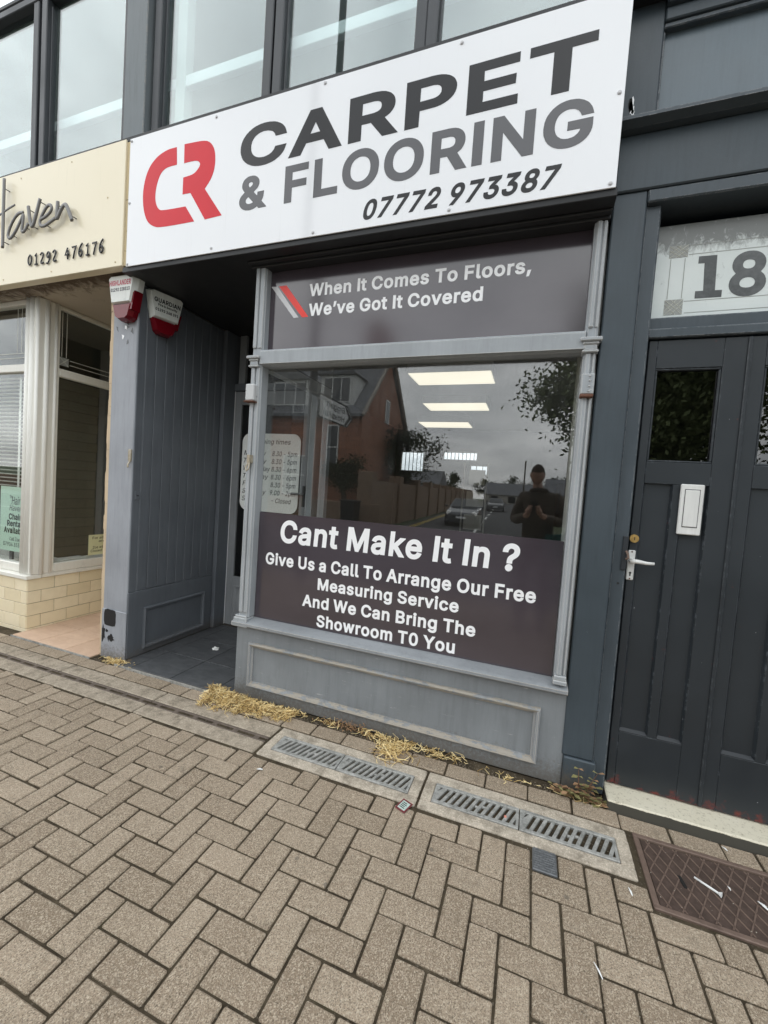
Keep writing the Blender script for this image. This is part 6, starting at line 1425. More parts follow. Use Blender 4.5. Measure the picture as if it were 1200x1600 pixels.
# tiled base: core, then tiles
core = MB().box(-6.2, -4.245, 2.405, 2.56, -.02, .478).box(-4.40, -4.245, 2.561, 3.66, -.02, .478).build('base_core', m_grout, st_, fix=False)
ch = [-0.02, .025, .139, .253, .367, .479]
for r_i in range(5):
    z0, z1 = ch[r_i] + .002, ch[r_i + 1] - .002
    off = .12 if r_i % 2 else 0.0
    x = -4.243
    w = .085 if r_i % 2 else .17
    while x > -5.4:
        xa = max(x - w, -5.5)
        box('tile', xa + .002, x - .002, 2.396, 2.405, z0, z1, m_ctile, core, .002)
        x = xa; w = .228
    y = 2.398
    w = .115 if r_i % 2 else .228
    while y < 3.64:
        yb = min(y + w, 3.66)
        box('tile', -4.245, -4.236, y + .002, yb - .002, z0, z1, m_ctile, core, .002)
        y = yb; w = .228
m_postwhite = plain('white_post_beads', (.83, .82, .77), .35, var=.03)
def upvc(name, *bxs):
    m = MB()
    for b_ in bxs: m.box(*b_, .006)
    return m.build(name, m_upvc_dirty, st_, fix=False)
upvc('sill', (-6.2, -4.215, 2.375, 2.50, .480, .520), (-4.32, -4.216, 2.501, 3.65, .481, .519))
upvc('corner_post', (-4.395, -4.215, 2.42, 2.60, .521, 2.998))
for k, (xx, yy, rr) in enumerate(((-4.365, 2.424, .020), (-4.300, 2.424, .024), (-4.232, 2.428, .017), (-4.220, 2.49, .022), (-4.220, 2.565, .016))):
    MB().tube([(xx, yy, .522), (xx, yy, 2.997)], rr, 14).build('post_bead', m_postwhite, st_, smooth=True)
upvc('front_frame', (-6.2, -4.396, 2.43, 2.50, .521, .60), (-6.2, -4.396, 2.43, 2.50, 2.355, 2.425), (-6.2, -4.396, 2.43, 2.50, 2.955, 2.998))
upvc('return_frame', (-4.27, -4.215, 2.601, 3.65, .521, .605), (-4.27, -4.217, 2.601, 3.65, 2.355, 2.43), (-4.27, -4.217, 2.601, 3.65, 2.965, 2.998))
MB().box(-6.2, -4.396, 2.46, 2.466, .60, 2.355).build('front_pane', m_glass_salon, st_, fix=False)
MB().box(-6.2, -4.396, 2.46, 2.466, 2.425, 2.955).build('front_top_pane', m_glass_salon, st_, fix=False)
MB().box(-4.246, -4.240, 2.601, 3.65, .605, 2.355).build('return_pane', m_glass_salon, st_, fix=False)
MB().box(-4.246, -4.240, 2.601, 3.65, 2.43, 2.965).build('return_top_pane', m_glass_salon, st_, fix=False)
# etched corner ornament and lines
yo = -4.2385
for za, zb, ya, yb in ((2.545, 2.95, 2.625, 2.630), (2.545, 2.95, 2.665, 2.670), (2.525, 2.529, 2.70, 3.65), (2.483, 2.487, 2.70, 3.65)):
    MB().box(yo, yo + .001, ya, yb, za, zb).build('etched_line', m_etch_line, st_, fix=False)
MB().box(yo, yo + .0008, 2.61, 2.69, 2.465, 2.54).build('etched_square', m_etch, st_, fix=False)
for (a, b2) in (((2.61, 2.465), (2.69, 2.54)), ((2.61, 2.54), (2.69, 2.465))):
    MB().tube([(yo + .0012, a[0], a[1]), (yo + .0012, b2[0], b2[1])], .0018, 4).build('etched_line', m_etch_line, st_)
for za in (2.49, 2.53):
    MB().box(-6.2, -4.46, 2.4585, 2.4595, za, za + .004).build('etched_line', m_etch_line, st_, fix=False)
for xa in (-4.58, -4.52):
    MB().box(xa, xa + .004, 2.4585, 2.4595, 2.54, 2.95).build('etched_line', m_etch_line, st_, fix=False)
# blinds
bl = thing('window_blind', 'white slatted blind hanging inside the salon front window', 'blind', (-4.9, 2.53, 1.3))
zz = 2.33
while zz > 1.30:
    o = MB().box(-5.6, -4.42, -.012, .012, -.0012, .0012).build('slat', m_upvc, bl, fix=False)
    o.data.transform(Matrix.Translation((0, 2.54, zz)) @ Matrix.Rotation(R(-24), 4, 'X'))
    zz -= .0365
box('tape', -4.645, -4.615, 2.522, 2.524, 1.28, 2.34, m_upvc, bl, 0)
# poster
m_mint = plain('mint_paper', (.60, .79, .67), .5, var=.03)
po = thing('poster', 'mint green chair rental poster in the salon window', 'poster', (-4.6, 2.475, .69))
box('sheet', -4.80, -4.412, 2.474, 2.476, .69, 1.302, m_mint, po, 0)
yq = 2.4736
text('The', -4.66, -4.61, 1.19, .030, yq, m_txt_mid, po)
text('Hair', -4.63, -4.50, 1.135, .075, yq, m_txt_mid, po, shear=.2)
text('Haven', -4.66, -4.48, 1.075, .055, yq, m_txt_mid, po, shear=.2)
text('Chair', -4.667, -4.484, .990, .058, yq, m_txt_dark, po, bold=.035)
text('Rental', -4.690, -4.466, .925, .058, yq, m_txt_dark, po, bold=.035)
text('Available', -4.737, -4.422, .860, .058, yq, m_txt_dark, po, bold=.035)
text('Call Zoe', -4.65, -4.498, .790, .035, yq, m_txt_mid, po)
text('07904 353 38', -4.742, -4.432, .735, .038, yq, m_txt_mid, po)
box('bracket', -4.70, -4.66, 2.50, 2.52, .60, .69, m_txt_mid, po, .002)
no = thing('paper_note', 'pale yellow paper note in the salon return window', 'notice', (-4.236, 3.1, .63))
box('sheet', -4.2395, -4.2385, 2.935, 3.16, .635, .845, plain('yellow_paper', (.68, .68, .42), .6), no, 0)
for s, ya, yb, zb in (('For all', 2.975, 3.09, .80), ('and', 3.04, 3.12, .765), ('Zoe will', 2.98, 3.10, .70), ('Closed to', 2.96, 3.12, .665)):
    text(s, ya, yb, zb, .026, -4.2383, m_txt_dark, no, plane='x', ext=.0004)
# papers on the inner sill
for k, (a, b2, c, d) in enumerate(((2.62, 2.78, -4.42, -4.27), (2.72, 2.95, -4.40, -4.28))):
    tag(box('paper_sheet', c, d, a, b2, .607, .612 + .004 * k, m_white, None, .001), ['nearer loose white paper on the salon window ledge', 'farther loose white paper on the salon window ledge'][k], 'paper')
# salon interior and porch
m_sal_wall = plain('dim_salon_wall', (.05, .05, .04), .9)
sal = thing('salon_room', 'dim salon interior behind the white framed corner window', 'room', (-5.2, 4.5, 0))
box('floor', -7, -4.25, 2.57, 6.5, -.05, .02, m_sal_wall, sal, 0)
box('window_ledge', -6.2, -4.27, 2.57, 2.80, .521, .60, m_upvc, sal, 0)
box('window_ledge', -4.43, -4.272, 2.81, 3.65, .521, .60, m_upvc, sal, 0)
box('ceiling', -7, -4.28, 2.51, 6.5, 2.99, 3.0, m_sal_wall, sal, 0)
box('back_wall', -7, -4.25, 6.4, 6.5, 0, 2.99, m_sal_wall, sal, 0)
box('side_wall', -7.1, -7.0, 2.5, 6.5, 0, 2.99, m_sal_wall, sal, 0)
pwt = struct(box('salon_porch_wall', -3.30, -3.225, 2.505, 3.80, 0, 3.0, m_grout, None, 0))
for r_i in range(22):
    z0, z1 = .01 + r_i * .1145, .01 + (r_i + 1) * .1145
    y = 2.506; w = .114 if r_i % 2 else .228
    while y < 3.63:
        yb = min(y + w, 3.655)
        box('tile', -3.308, -3.2995, y + .002, yb - .002, z0 + .002, z1 - .002, m_ctile, pwt, .002)
        y = yb; w = .228
fl = struct(box('salon_porch_floor', -4.238, -3.24, 2.285, 3.78, -.06, .004, m_grout, None, 0))
for i, (xa, xb) in enumerate(((-4.235, -3.90), (-3.90, -3.55), (-3.55, -3.243))):
    for j, (ya, yb) in enumerate(((2.29, 2.64), (2.64, 2.99), (2.99, 3.34), (3.34, 3.69))):
        box('floor_tile', xa + .0025, xb - .0025, ya + .0025, yb - .0025, -.02, .011, m_salon_tile, fl, .002)
box('edge_strip', -4.238, -3.24, 2.280, 2.2845, -.03, .010, m_galv, fl, .001)
sdr = thing('salon_door', 'white framed salon entrance door behind the grey pillar', 'door', (-3.75, 3.5, 0))
box('frame', -4.23, -4.13, 3.650, 3.760, .01, 2.99, m_upvc, sdr, .004)
box('frame', -3.42, -3.312, 3.650, 3.760, .01, 2.99, m_upvc, sdr, .004)
box('frame', -4.13, -3.42, 3.650, 3.760, 2.1, 2.2, m_upvc, sdr, .004)
box('leaf', -4.13, -3.42, 3.690, 3.730, .012, .45, m_upvc, sdr, .004)
MB().box(-4.13, -3.42, 3.700, 3.710, .451, 2.099).build('pane', m_glass_dk, sdr, fix=False)
MB().box(-4.13, -3.42, 3.700, 3.710, 2.201, 2.99).build('top_pane', m_glass_dk, sdr, fix=False)
vt = MB().disc((-3.312, 2.80, 1.95), .065, 'x', 28, .012)
tag(vt.build('round_vent', m_txt_mid), 'round dark vent on the tiled salon porch wall, mirrored in the glass', 'vent')

# ------------------------------------------------------------------ slate blue pilaster and number 18 entrance
pr_ = thing('pilaster', 'slate blue pilaster between the shop window and door 18', 'pilaster', (.33, 2.4, 0))
box('shaft', 0.252, 0.400, 2.352, 2.60, 0.176, 3.048, m_slate, pr_, .006)
box('plinth', 0.262, 0.415, 2.340, 2.60, 0.0, 0.174, m_slate, pr_, .006)
ent = thing('door_surround', 'slate blue timber door surround with number 18 fanlight', 'door frame', (.95, 2.45, 0))
box('jamb', 0.401, 0.468, 2.378, 2.60, 0.0, 2.985, m_slate2, ent, .005)
box('stop', 0.4685, 0.480, 2.43, 2.60, 0.0, 2.985, m_slate2, ent, .003)
box('jamb', 1.335, 1.41, 2.378, 2.60, 0.0, 2.985, m_slate2, ent, .005)
box('head_strip', 0.401, 1.9, 2.345, 2.60, 2.986, 3.046, m_slate2, ent, .006)
box('transom_bar', 0.4685, 1.335, 2.395, 2.52, 2.352, 2.398, m_slate2, ent, .005)
box('transom_bar', 0.4685, 1.335, 2.425, 2.52, 2.399, 2.462, m_slate2, ent, .005)
FY = 2.47
k_ = FY / 2.5
fx = lambda x: x * k_
fz = lambda z: 1.5 + (z - 1.5) * k_
fan = box('fanlight', fx(.490), 1.335, FY, FY + .006, 2.4625, 2.93, m_frost, ent, 0)
fy = FY - .0004
text('8', fx(.811), fx(.957), fz(2.569), fz(2.779) - fz(2.569), fy, m_num18, fan, bold=.075)
flatpoly([(fx(a), fz(b2)) for a, b2 in ((.675, 2.574), (.786, 2.572), (.786, 2.606), (.757, 2.607), (.752, 2.778), (.676, 2.780), (.676, 2.745), (.702, 2.744), (.708, 2.609), (.675, 2.610))], fy, m_num18, fan, 'numeral')
for (za, zb, xa, xb) in ((2.784, 2.844, .547, .628), (2.500, 2.576, .547, .627)):
    MB().box(fx(xa), fx(xb), fy - .0005, fy, fz(za), fz(zb)).build('etched_square', m_etch, fan, fix=False)
    xm, zm = fx((xa + xb) / 2), fz((za + zb) / 2)
    for (p, q) in (((fx(xa), fz(za)), (fx(xb), fz(zb))), ((fx(xa), fz(zb)), (fx(xb), fz(za))), ((fx(xa), fz(zb) - .02), (xm + .012, fz(za))), ((fx(xb), fz(zb) - .02), (xm - .012, fz(za))), ((fx(xa), fz(za) + .02), (xm + .012, fz(zb))), ((fx(xb), fz(za) + .02), (xm - .012, fz(zb)))):
        MB().tube([(p[0], fy - .0008, p[1]), (q[0], fy - .0008, q[1])], .0011, 4).build('etched_line', m_etch_line, fan)
for (xa, xb, za, zb) in ((.633, 1.35, 2.793, 2.796), (.630, 1.35, 2.563, 2.566), (.636, 1.35, 2.505, 2.508), (.555, .558, 2.580, 2.780), (.617, .620, 2.580, 2.778), (.633, 1.35, 2.838, 2.841)):
    MB().box(fx(xa), min(fx(xb), 1.33), fy - .0006, fy, fz(za), fz(zb)).build('etched_line', m_etch, fan, fix=False)
# door leaves
DYF = 2.415
s_ = DYF / 2.5
dx = lambda x: x * s_
dz = lambda z: 1.5 + (z - 1.5) * s_
def leaf(x0, x1, gx0, gx1, pa, pb, pc, pd, lab):
    t = thing('door', lab, 'door', ((x0 + x1) / 2, DYF, .055), 'pair of door leaves')
    z0, z1 = .056, 2.345
    Y0, Y1 = DYF, DYF + .045
    zg0, zg1, zp0, zp1 = dz(1.752), dz(2.232), dz(.30), dz(1.64)
    m = MB()
    m.box(x0, gx0, Y0, Y1, z0, z1, .003).box(gx1, x1, Y0, Y1, z0, z1, .003)
    m.box(gx0, gx1, Y0 + .0006, Y1 - .0006, zg1, z1 - .0005, .002).box(gx0, gx1, Y0 + .0006, Y1 - .0006, zp1, zg0, .002).box(gx0, gx1, Y0 + .0006, Y1 - .0006, z0, zp0, .002)
    m.box(pb, pc, Y0 + .001, Y1 - .001, zp0, zp1, .002)
    m.build('rails_and_stiles', m_door, t, fix=False)
    for a, b2 in ((gx0, pb), (pc, gx1)):
        p = box('panel', a, b2, Y0 + .018, Y1 - .004, zp0, zp1, m_door, t, 0)
        MB().prism([(Y0 + .001, zp0), (Y0 + .001, zp0 + .004), (Y0 + .018, zp0 + .016), (Y0 + .018, zp0)], 'x', a, b2).build('panel_sill', m_iron_and_lit_sill, p)  # slightly lighter than the leaf: light from above put into the sill colour
        for xx, sg in ((a, 1), (b2, -1)):
            MB().prism([(xx, Y0 + .002), (xx + sg * .008, Y0 + .018), (xx, Y0 + .018)], 'z', zp0 + .016, zp1).build('bead', m_door, p)
    g = MB().box(gx0, gx1, Y0 + .022, Y0 + .027, zg0, zg1).build('pane', m_glass_dk, t, fix=False)
    fm = MB().box(gx0, gx1, Y0 + .004, Y0 + .021, zg0, zg0 + .010, .003).box(gx0, gx1, Y0 + .004, Y0 + .021, zg1 - .01, zg1, .003).box(gx0, gx0 + .010, Y0 + .004, Y0 + .0205, zg0 + .01, zg1 - .01, .003).box(gx1 - .01, gx1, Y0 + .004, Y0 + .0205, zg0 + .01, zg1 - .01, .003)
    fm.build('glazing_bead', m_door, g, fix=False)
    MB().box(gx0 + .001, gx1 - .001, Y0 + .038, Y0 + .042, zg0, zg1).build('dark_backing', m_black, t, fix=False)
    return t
d1 = leaf(.4815, dx(.930), dx(.538), dx(.823), dx(.545), dx(.668), dx(.712), dx(.837), 'near black-blue door leaf with letter plate and white lever handle')
d2 = leaf(dx(.931), 1.334, dx(.992), 1.272, dx(.997), dx(1.128), dx(1.172), 1.272, 'right black-blue door leaf cut by the photo edge')
MB().box(dx(.916), dx(.934), DYF - .008, DYF - .0005, .058, 2.343, .004).build('meeting_bead', m_door, d1, fix=False)
# hall behind
struct(box('door_hall', .45, 1.45, 2.60, 2.70, 0, 3.0, m_void, None, 0))
struct(box('wall_right', 1.4105, 3.3, 2.352, 2.60, 0.0, 3.046, m_slate, None, .006))
# letter plate
s2 = 2.40 / 2.48
lpz = lambda z: 1.5 + (z - 1.5) * s2
lp2 = box('letter_plate', .698 * s2, .798 * s2, 2.398, DYF - .001, lpz(1.389), lpz(1.644), m_white_metal, d1, .004)
box('flap', .718 * s2, .778 * s2, 2.394, 2.3985, lpz(1.430), lpz(1.615), m_white_metal, lp2, .002)
box('flap_gap', .715 * s2, .781 * s2, 2.3972, 2.3978, lpz(1.426), lpz(1.619), m_txt_mid, lp2, 0)
# handle set
k3 = 2.40 / 2.47
hz = lambda z: 1.5 + (z - 1.5) * k3
hp = box('handle_plate', .492 * k3, .526 * k3, 2.404, DYF - .001, hz(1.126), hz(1.284), m_white_metal, d1, .004)
cx, cz = .509 * k3, hz(1.230)
MB().tube([(cx, 2.404, cz), (cx, 2.372, cz)], .012, 12).build('handle_neck', m_white_metal, hp)
MB().tube([(cx - .008, 2.372, cz), (cx + .02, 2.370, cz + .001), (cx + .06, 2.371, cz - .003), (cx + .094, 2.373, cz - .002)], [.012, .011, .0085, .0075], 10).build('lever', m_white_metal, hp, smooth=True)
MB().disc((cx, 2.4035, hz(1.165)), .0055, 'y', 10, .002).build('keyhole', m_black, hp)
MB().box(cx - .003, cx + .003, 2.4025, 2.4038, hz(1.148), hz(1.165)).build('keyhole', m_black, hp, fix=False)
for zz in (1.276, 1.134):
    MB().disc((cx, 2.4035, hz(zz)), .004, 'y', 8, .002).build('screw', m_rustspot, hp)
ck = MB().tube([(.512 * k3, DYF - .001, hz(1.347)), (.512 * k3, 2.396, hz(1.347))], .0205, 20).build('lock_cylinder', m_brass, d1)
MB().tube([(.512 * k3, 2.3961, hz(1.347)), (.512 * k3, 2.394, hz(1.347))], .013, 16).build('lock_core', m_brass, ck)
MB().box(.510 * k3, .514 * k3, 2.393, 2.3938, hz(1.339), hz(1.355)).build('key_slit', m_black, ck, fix=False)
kp = box('lock_keep', .443, .468, 2.368, 2.3775, 1.188, 1.362, m_iron_and_lit_sill, ent, .003)
MB().tube([(.462, 2.368, 1.285), (.466, 2.352, 1.275), (.470, 2.350, 1.255), (.462, 2.358, 1.247)], .006, 8).build('keep_ring', m_rust_frame, kp)
MB().disc((.440, 2.3775, 1.118), .006, 'y', 8, .003).build('old_keyhole', m_black, ent)
# step
stp = thing('door_step', 'flaking white painted door step under door 18', 'step', (1.0, 2.34, 0))
MB().box(.470, 1.6, 2.276, 2.46, -.02, .050, .006).build('slab', m_step, stp, fix=False)
# lintel, cornice and blue panel above the entrance
lt = thing('entrance_lintel', 'dark blue lintel and flaking ledge with panel above door 18', 'lintel', (1.0, 2.4, 3.0))
box('beam', .252, 3.2, 2.338, 2.60, 3.0475, 3.312, m_slate, lt, .006)
lg = MB().prism([(2.26, 3.328), (2.26, 3.344), (2.30, 3.352), (2.338, 3.362), (2.60, 3.362), (2.60, 3.313), (2.30, 3.313)], 'x', .2455, 3.2).build('ledge', m_slate2, lt)
box('stile', .246, .398, 2.335, 2.60, 3.363, 4.4, m_slate, lt, .005)
box('blue_panel', .3985, 1.9, 2.372, 2.60, 3.363, 4.4, m_panelblue, lt, 0)
box('bottom_rail', .3985, 1.9, 2.345, 2.371, 3.363, 3.392, m_slate2, lt, .005)
box('bead', .3985, 1.9, 2.352, 2.371, 3.393, 3.402, m_slate2, lt, .003)
box('bead', .3985, .408, 2.352, 2.371, 3.4025, 3.776, m_slate2, lt, .003)
box('top_rail', .3985, 1.9, 2.338, 2.371, 3.778, 3.80, m_slate2, lt, .004)
box('top_rail', .3985, 1.9, 2.325, 2.371, 3.8005, 3.86, m_slate, lt, .005)
box('crown', .2455, 1.9, 2.255, 2.371, 3.90, 3.97, m_dark, lt, .006)
box('crown', .3985, 1.9, 2.30, 2.371, 3.8605, 3.899, m_slate, lt, .006)
# torn paint flakes at the foot of the stile
for k in range(7):
    flatpoly(ragged(.292 + random.gauss(0, .008), 3.42 + random.uniform(-.05, .06), .012, .04, 8, .6), 2.3346, m_void if k % 2 else m_white, lt, 'paint_flake', .0012)

# ------------------------------------------------------------------ straw, weeds, litter
m_straw = NT('dry_straw')
_r = m_straw.noise(60, 3)
m_straw.col(m_straw.mix(m_straw.ramp(_r, (.3, 0.), (.7, 1.)), (.44, .29, .10), (.80, .60, .27)))
m_straw = m_straw.set(rough=.8)
m_straw_pale = plain('pale_straw', (.86, .69, .36), .7, var=.15)
m_straw_dark = plain('brown_straw', (.26, .165, .06), .8, var=.3)
m_deadleaf = plain('dead_leaves', (.32, .19, .10), .85, var=.5, scale=60)
m_leaf = plain('dusty_weed_leaf', (.22, .20, .08), .8, var=.5, scale=50)
random.seed(21)
def straws(n, fx_, name, lab, mat=None, L=(.03, .075), rr=.0019):
    m = MB()
    for _ in range(n):
        x, y, z = fx_()
        a = random.uniform(0, 2 * math.pi); e = random.gauss(.1, .45)
        l = random.uniform(*L)
        d = Vector((math.cos(a) * math.cos(e), math.sin(a) * math.cos(e), math.sin(e)))
        p = Vector((x, y, z))
        bend = Vector((random.gauss(0, .011), random.gauss(0, .011), random.gauss(0, .006)))
        q = [p - d * l / 2, p + bend, p + d * l / 2]
        for w in q:
            w.z = max(w.z, .003)
            if -1.89 < w.x < .27 and w.y > 2.357: w.y = 2.357
        m.cur = random.choice((0, 0, 1, 1, 2))
        m.tube(q, [rr, rr * 1.1, rr * .6], 3, cap=False)
    o = m.build(name, [m_straw, m_straw_pale, m_straw_dark], None, fix=False)
    o['kind'] = 'stuff'
    return tag(o, lab, 'straw')
def mound():
    t = random.random() ** 1.25
    x = -1.985 + t * .64
    wd = .085 * (1 - t * .45)
    yc = 2.245 - .03 * math.sin(t * 3) + .045 * t
    if math.sin(x * 37) * math.sin(x * 83 + 1) < -.35 and random.random() < .75: return mound()
    u = max(-1.5, min(1.5, random.gauss(0, .6)))
    u += .25 * math.sin(x * 45)
    y = yc + u * wd
    h = .085 * (1 - t * .62) * math.exp(-u * u * 1.3)
    return x, y, .004 + random.random() * h
straws(1500, mound, 'straw', 'heap of golden dry straw at the corner of the shop window base')
_cl = [(random.uniform(-1.38, -.25), random.uniform(.02, .07)) for _ in range(15)]
def thin():
    c_, w_ = random.choice(_cl)
    x = random.gauss(c_, w_)
    y = min(2.353, 2.335 - abs(random.gauss(0, .028)))
    return x, y, .003 + random.random() ** 2 * .03
straws(260, thin, 'straw', 'thin scatter of dry straw along the foot of the grey base', L=(.02, .07))
def tuft():
    return random.gauss(-.66, .05), 2.235 + random.gauss(0, .045), .004 + random.random() * .014
straws(150, tuft, 'straw', 'loose tuft of pale dry grass spreading toward the grate', L=(.05, .11))
def fluff():
    return random.gauss(-2.98, .06), 2.315 + random.gauss(0, .022), .006 + random.random() * .02
straws(170, fluff, 'straw', 'small tangle of dry grass at the foot of the grey pillar', L=(.025, .06))
def rightbits():
    return random.uniform(-.15, .48), 2.29 + random.gauss(0, .02), .006
straws(35, rightbits, 'straw', 'sparse dry stalks below the slate blue pilaster', L=(.02, .06))
# brown dead weed leaves midway
def leafcluster(n, cx, cy, sx, sy, h, mat, lo=.012, hi=.026):
    m = MB()
    for _ in range(n):
        p = Vector((random.gauss(cx, sx), min(2.35, random.gauss(cy, sy)), random.uniform(.004, h)))
        a = random.uniform(0, 6.28); l = random.uniform(lo, hi); w = l * .38
        d = Vector((math.cos(a), math.sin(a), random.uniform(-.3, .6))).normalized()
        s = d.cross(Vector((0, 0, 1))).normalized()
        upv = s.cross(d)
        q = [p - d * l / 2, p + s * w / 2 + upv * .003, p + d * l / 2, p - s * w / 2 + upv * .003]
        m.add(q, [(0, 1, 2, 3)])
    return m
o = leafcluster(140, -.98, 2.325, .08, .018, .045, m_deadleaf).build('dead_leaves', m_deadleaf, None, fix=False)
o['kind'] = 'stuff'; tag(o, 'clump of curled brown dead leaves between the straw heaps', 'leaves')
# fine grit, moss and crumbs gathered against the base
def grit(n, f, name, lab, mat, lo, hi):
    m = MB()
    for _ in range(n):
        x, y = f(); r0 = random.uniform(lo, hi)
        z = .001
        v = [(x + r0 * random.uniform(.6, 1.2), y, z), (x - r0 * .5, y + r0 * random.uniform(.6, 1.1), z), (x - r0 * .5, y - r0 * random.uniform(.6, 1.1), z), (x, y, z + r0 * random.uniform(.5, 1.1))]
        m.add(v, [(0, 1, 3), (1, 2, 3), (2, 0, 3)])
    o = m.build(name, mat, None, fix=False); o['kind'] = 'stuff'
    return tag(o, lab, 'grit')
m_grit = plain('crumbly_grit', (.16, .13, .095), .95, var=.5, scale=90)
grit(900, lambda: (random.uniform(-3.2, .5), 2.29 + abs(random.gauss(0, .025)) - .012), 'grit', 'crumbs of earth and grit along the foot of the shopfronts', m_grit, .0025, .007)
grit(500, lambda: (random.uniform(-3.0, 1.2), random.uniform(1.0, 2.28)), 'grit', 'scattered specks of grit over the block paving', plain('pale_grit', (.4, .36, .3), .9, var=.4, scale=80), .001, .003)
# earth strip against the building foot
struct(MB().box(-5.6, 2.0, 2.283, 2.362, -.03, -.002, .001).build('earth_strip', m_joint, fix=False))

wd_ = thing('weed', 'reddish dry weed growing at the foot of the slate blue pilaster', 'plant', (.36, 2.31, 0))
random.seed(4)
for k in range(24):
    a = random.uniform(math.pi * .95, math.pi * 2.05); ln = random.uniform(.07, .17)
    b0 = Vector((.37 + random.gauss(0, .02), 2.315, 0))
    upn = 1.25 if k < 5 else random.uniform(.05, .55)
    pts = [b0 + Vector((math.cos(a) * ln * t * (.35 if k < 5 else 1), math.sin(a) * ln * t * .35, .012 + upn * ln * t - .04 * t * t)) for t in (0, .35, .7, 1)]
    for p_ in pts: p_.z = max(p_.z, .004)
    MB().tube(pts, [.0032, .0028, .002, .001], 5).build('stem', plain('reddish_stem', (.20, .11, .075), .8, var=.3), wd_)
    for t in range(3):
        q = pts[1].lerp(pts[3], t / 2)
        for sgn in (1, -1):
            d = Vector((sgn * .8, -.5, random.uniform(-.2, .5))).normalized(); l = random.uniform(.024, .048)
            s = d.cross(Vector((0, 0, 1))).normalized() * l * .33
            m_ = m_leaf if random.random() < .6 else m_deadleaf
            MB().add([q, q + d * l * .5 + s + Vector((0, 0, .003)), q + d * l, q + d * l * .5 - s + Vector((0, 0, .003))], [(0, 1, 2, 3)]).build('leaf', m_, wd_, fix=False)

m_paper = plain('white_litter', (.78, .78, .76), .6, var=.06, scale=40)
def crumple(name, lab, loc, r, flat=.5, mat=m_paper, seed=1, cat='litter'):
    rnd = random.Random(seed)
    bm = bmesh.new()
    bmesh.ops.create_icosphere(bm, subdivisions=2, radius=r)
    for v in bm.verts:
        k = rnd.uniform(.55, 1.25)
        v.co = Vector((v.co.x * k * rnd.uniform(.9, 1.2), v.co.y * k, max(-r * flat * .4, v.co.z * k * flat)))
    me = bpy.data.meshes.new(name); bm.to_mesh(me); bm.free()
    me.materials.append(mat)
    o = link(name, me); o.location = loc
    return tag(o, lab, cat)
crumple('tissue', 'crumpled white tissue on the dark porch tiles', (-2.50, 2.86, .030), .028, .6, seed=5)
def sliver(name, lab, a, b2, w, z, mat=m_paper):
    a, b2 = Vector((*a, z)), Vector((*b2, z))
    d = (b2 - a); s = Vector((-d.y, d.x, 0)).normalized() * w
    mid = a.lerp(b2, .55) + Vector((0, 0, .003))
    o = MB().add([a + s * .3, a - s * .3, mid - s, mid + s, b2 - s * .5, b2 + s * .6, a - Vector((0, 0, .002)), b2 - Vector((0, 0, .002))], [(0, 1, 2, 3), (3, 2, 4, 5), (0, 6, 1), (1, 6, 7, 4, 2), (5, 4, 7), (0, 3, 5, 7, 6)]).build(name, mat, None)
    return tag(o, lab, 'litter')
# white plastic tee lying on the manhole
t = thing('plastic_tee', 'white plastic tee lying on the rusty manhole cover', 'litter', (.79, 1.975, 0))
MB().tube([(.752, 2.005, .001), (.822, 1.958, .001)], [.004, .0045], 8).build('shank', m_paper, t, smooth=True)
MB().tube([(.820, 1.959, .001), (.828, 1.954, .002)], [.005, .011], 10).build('head', m_paper, t)
sliver('paper_scrap', 'curled white scrap in the middle of the manhole cover', (.955, 1.985), (.975, 1.955), .007, .002)
sliver('paper_scrap', 'angular white scrap at the right of the manhole cover', (.985, 1.945), (1.02, 1.955), .008, .002)
sliver('paper_scrap', 'thin white scrap standing on the upper part of the manhole', (.868, 2.015), (.872, 1.995), .003, .002)
sliver('paper_scrap', 'tiny white scrap on the paver beside the white step', (.93, 2.245), (.945, 2.225), .004, .004)
sliver('paper_scrap', 'long white sliver on the foreground pavers', (.312, 1.48), (.332, 1.435), .003, .004)
sliver('paper_scrap', 'small white fleck on the cut paver by the gully corner', (.480, 1.835), (.487, 1.80), .004, .004)
sliver('paper_scrap', 'white pebble-like scrap on the pavers left of the first grate', (-1.245, 1.775), (-1.215, 1.785), .007, .004)
sliver('paper_scrap', 'tiny white scrap beside the straw, on the slot drain', (-2.02, 2.235), (-2.0, 2.23), .004, .004)
lb = thing('label_tag', 'small red edged foil label lying between the two gullies', 'litter', (-.462, 1.862, 0))
Mt = Matrix.Translation((-.462, 1.862, .004)) @ Matrix.Rotation(-.35, 4, 'Z') @ Matrix.Rotation(.05, 4, 'X')
for nm, a, z, mt in (('backing', .036, 0, plain('dark_red_foil', (.16, .03, .035), .4)), ('face', .026, .0012, plain('pale_green_print', (.45, .55, .50), .4, var=.3, scale=120))):
    m = MB().box(-a * .78, a * .78, -a, a, z - .0008, z + .0008, .0006); m.v = [tuple(Mt @ Vector(p)) for p in m.v]
    m.build(nm, mt, lb, fix=False)
for k in range(4):
    m = MB().box(-.015, .012 - .004 * (k % 2), -.017 + k * .01, -.013 + k * .01, .0021, .0026); m.v = [tuple(Mt @ Vector(p)) for p in m.v]
    m.build('print_line', m_txt_dark, lb, fix=False)

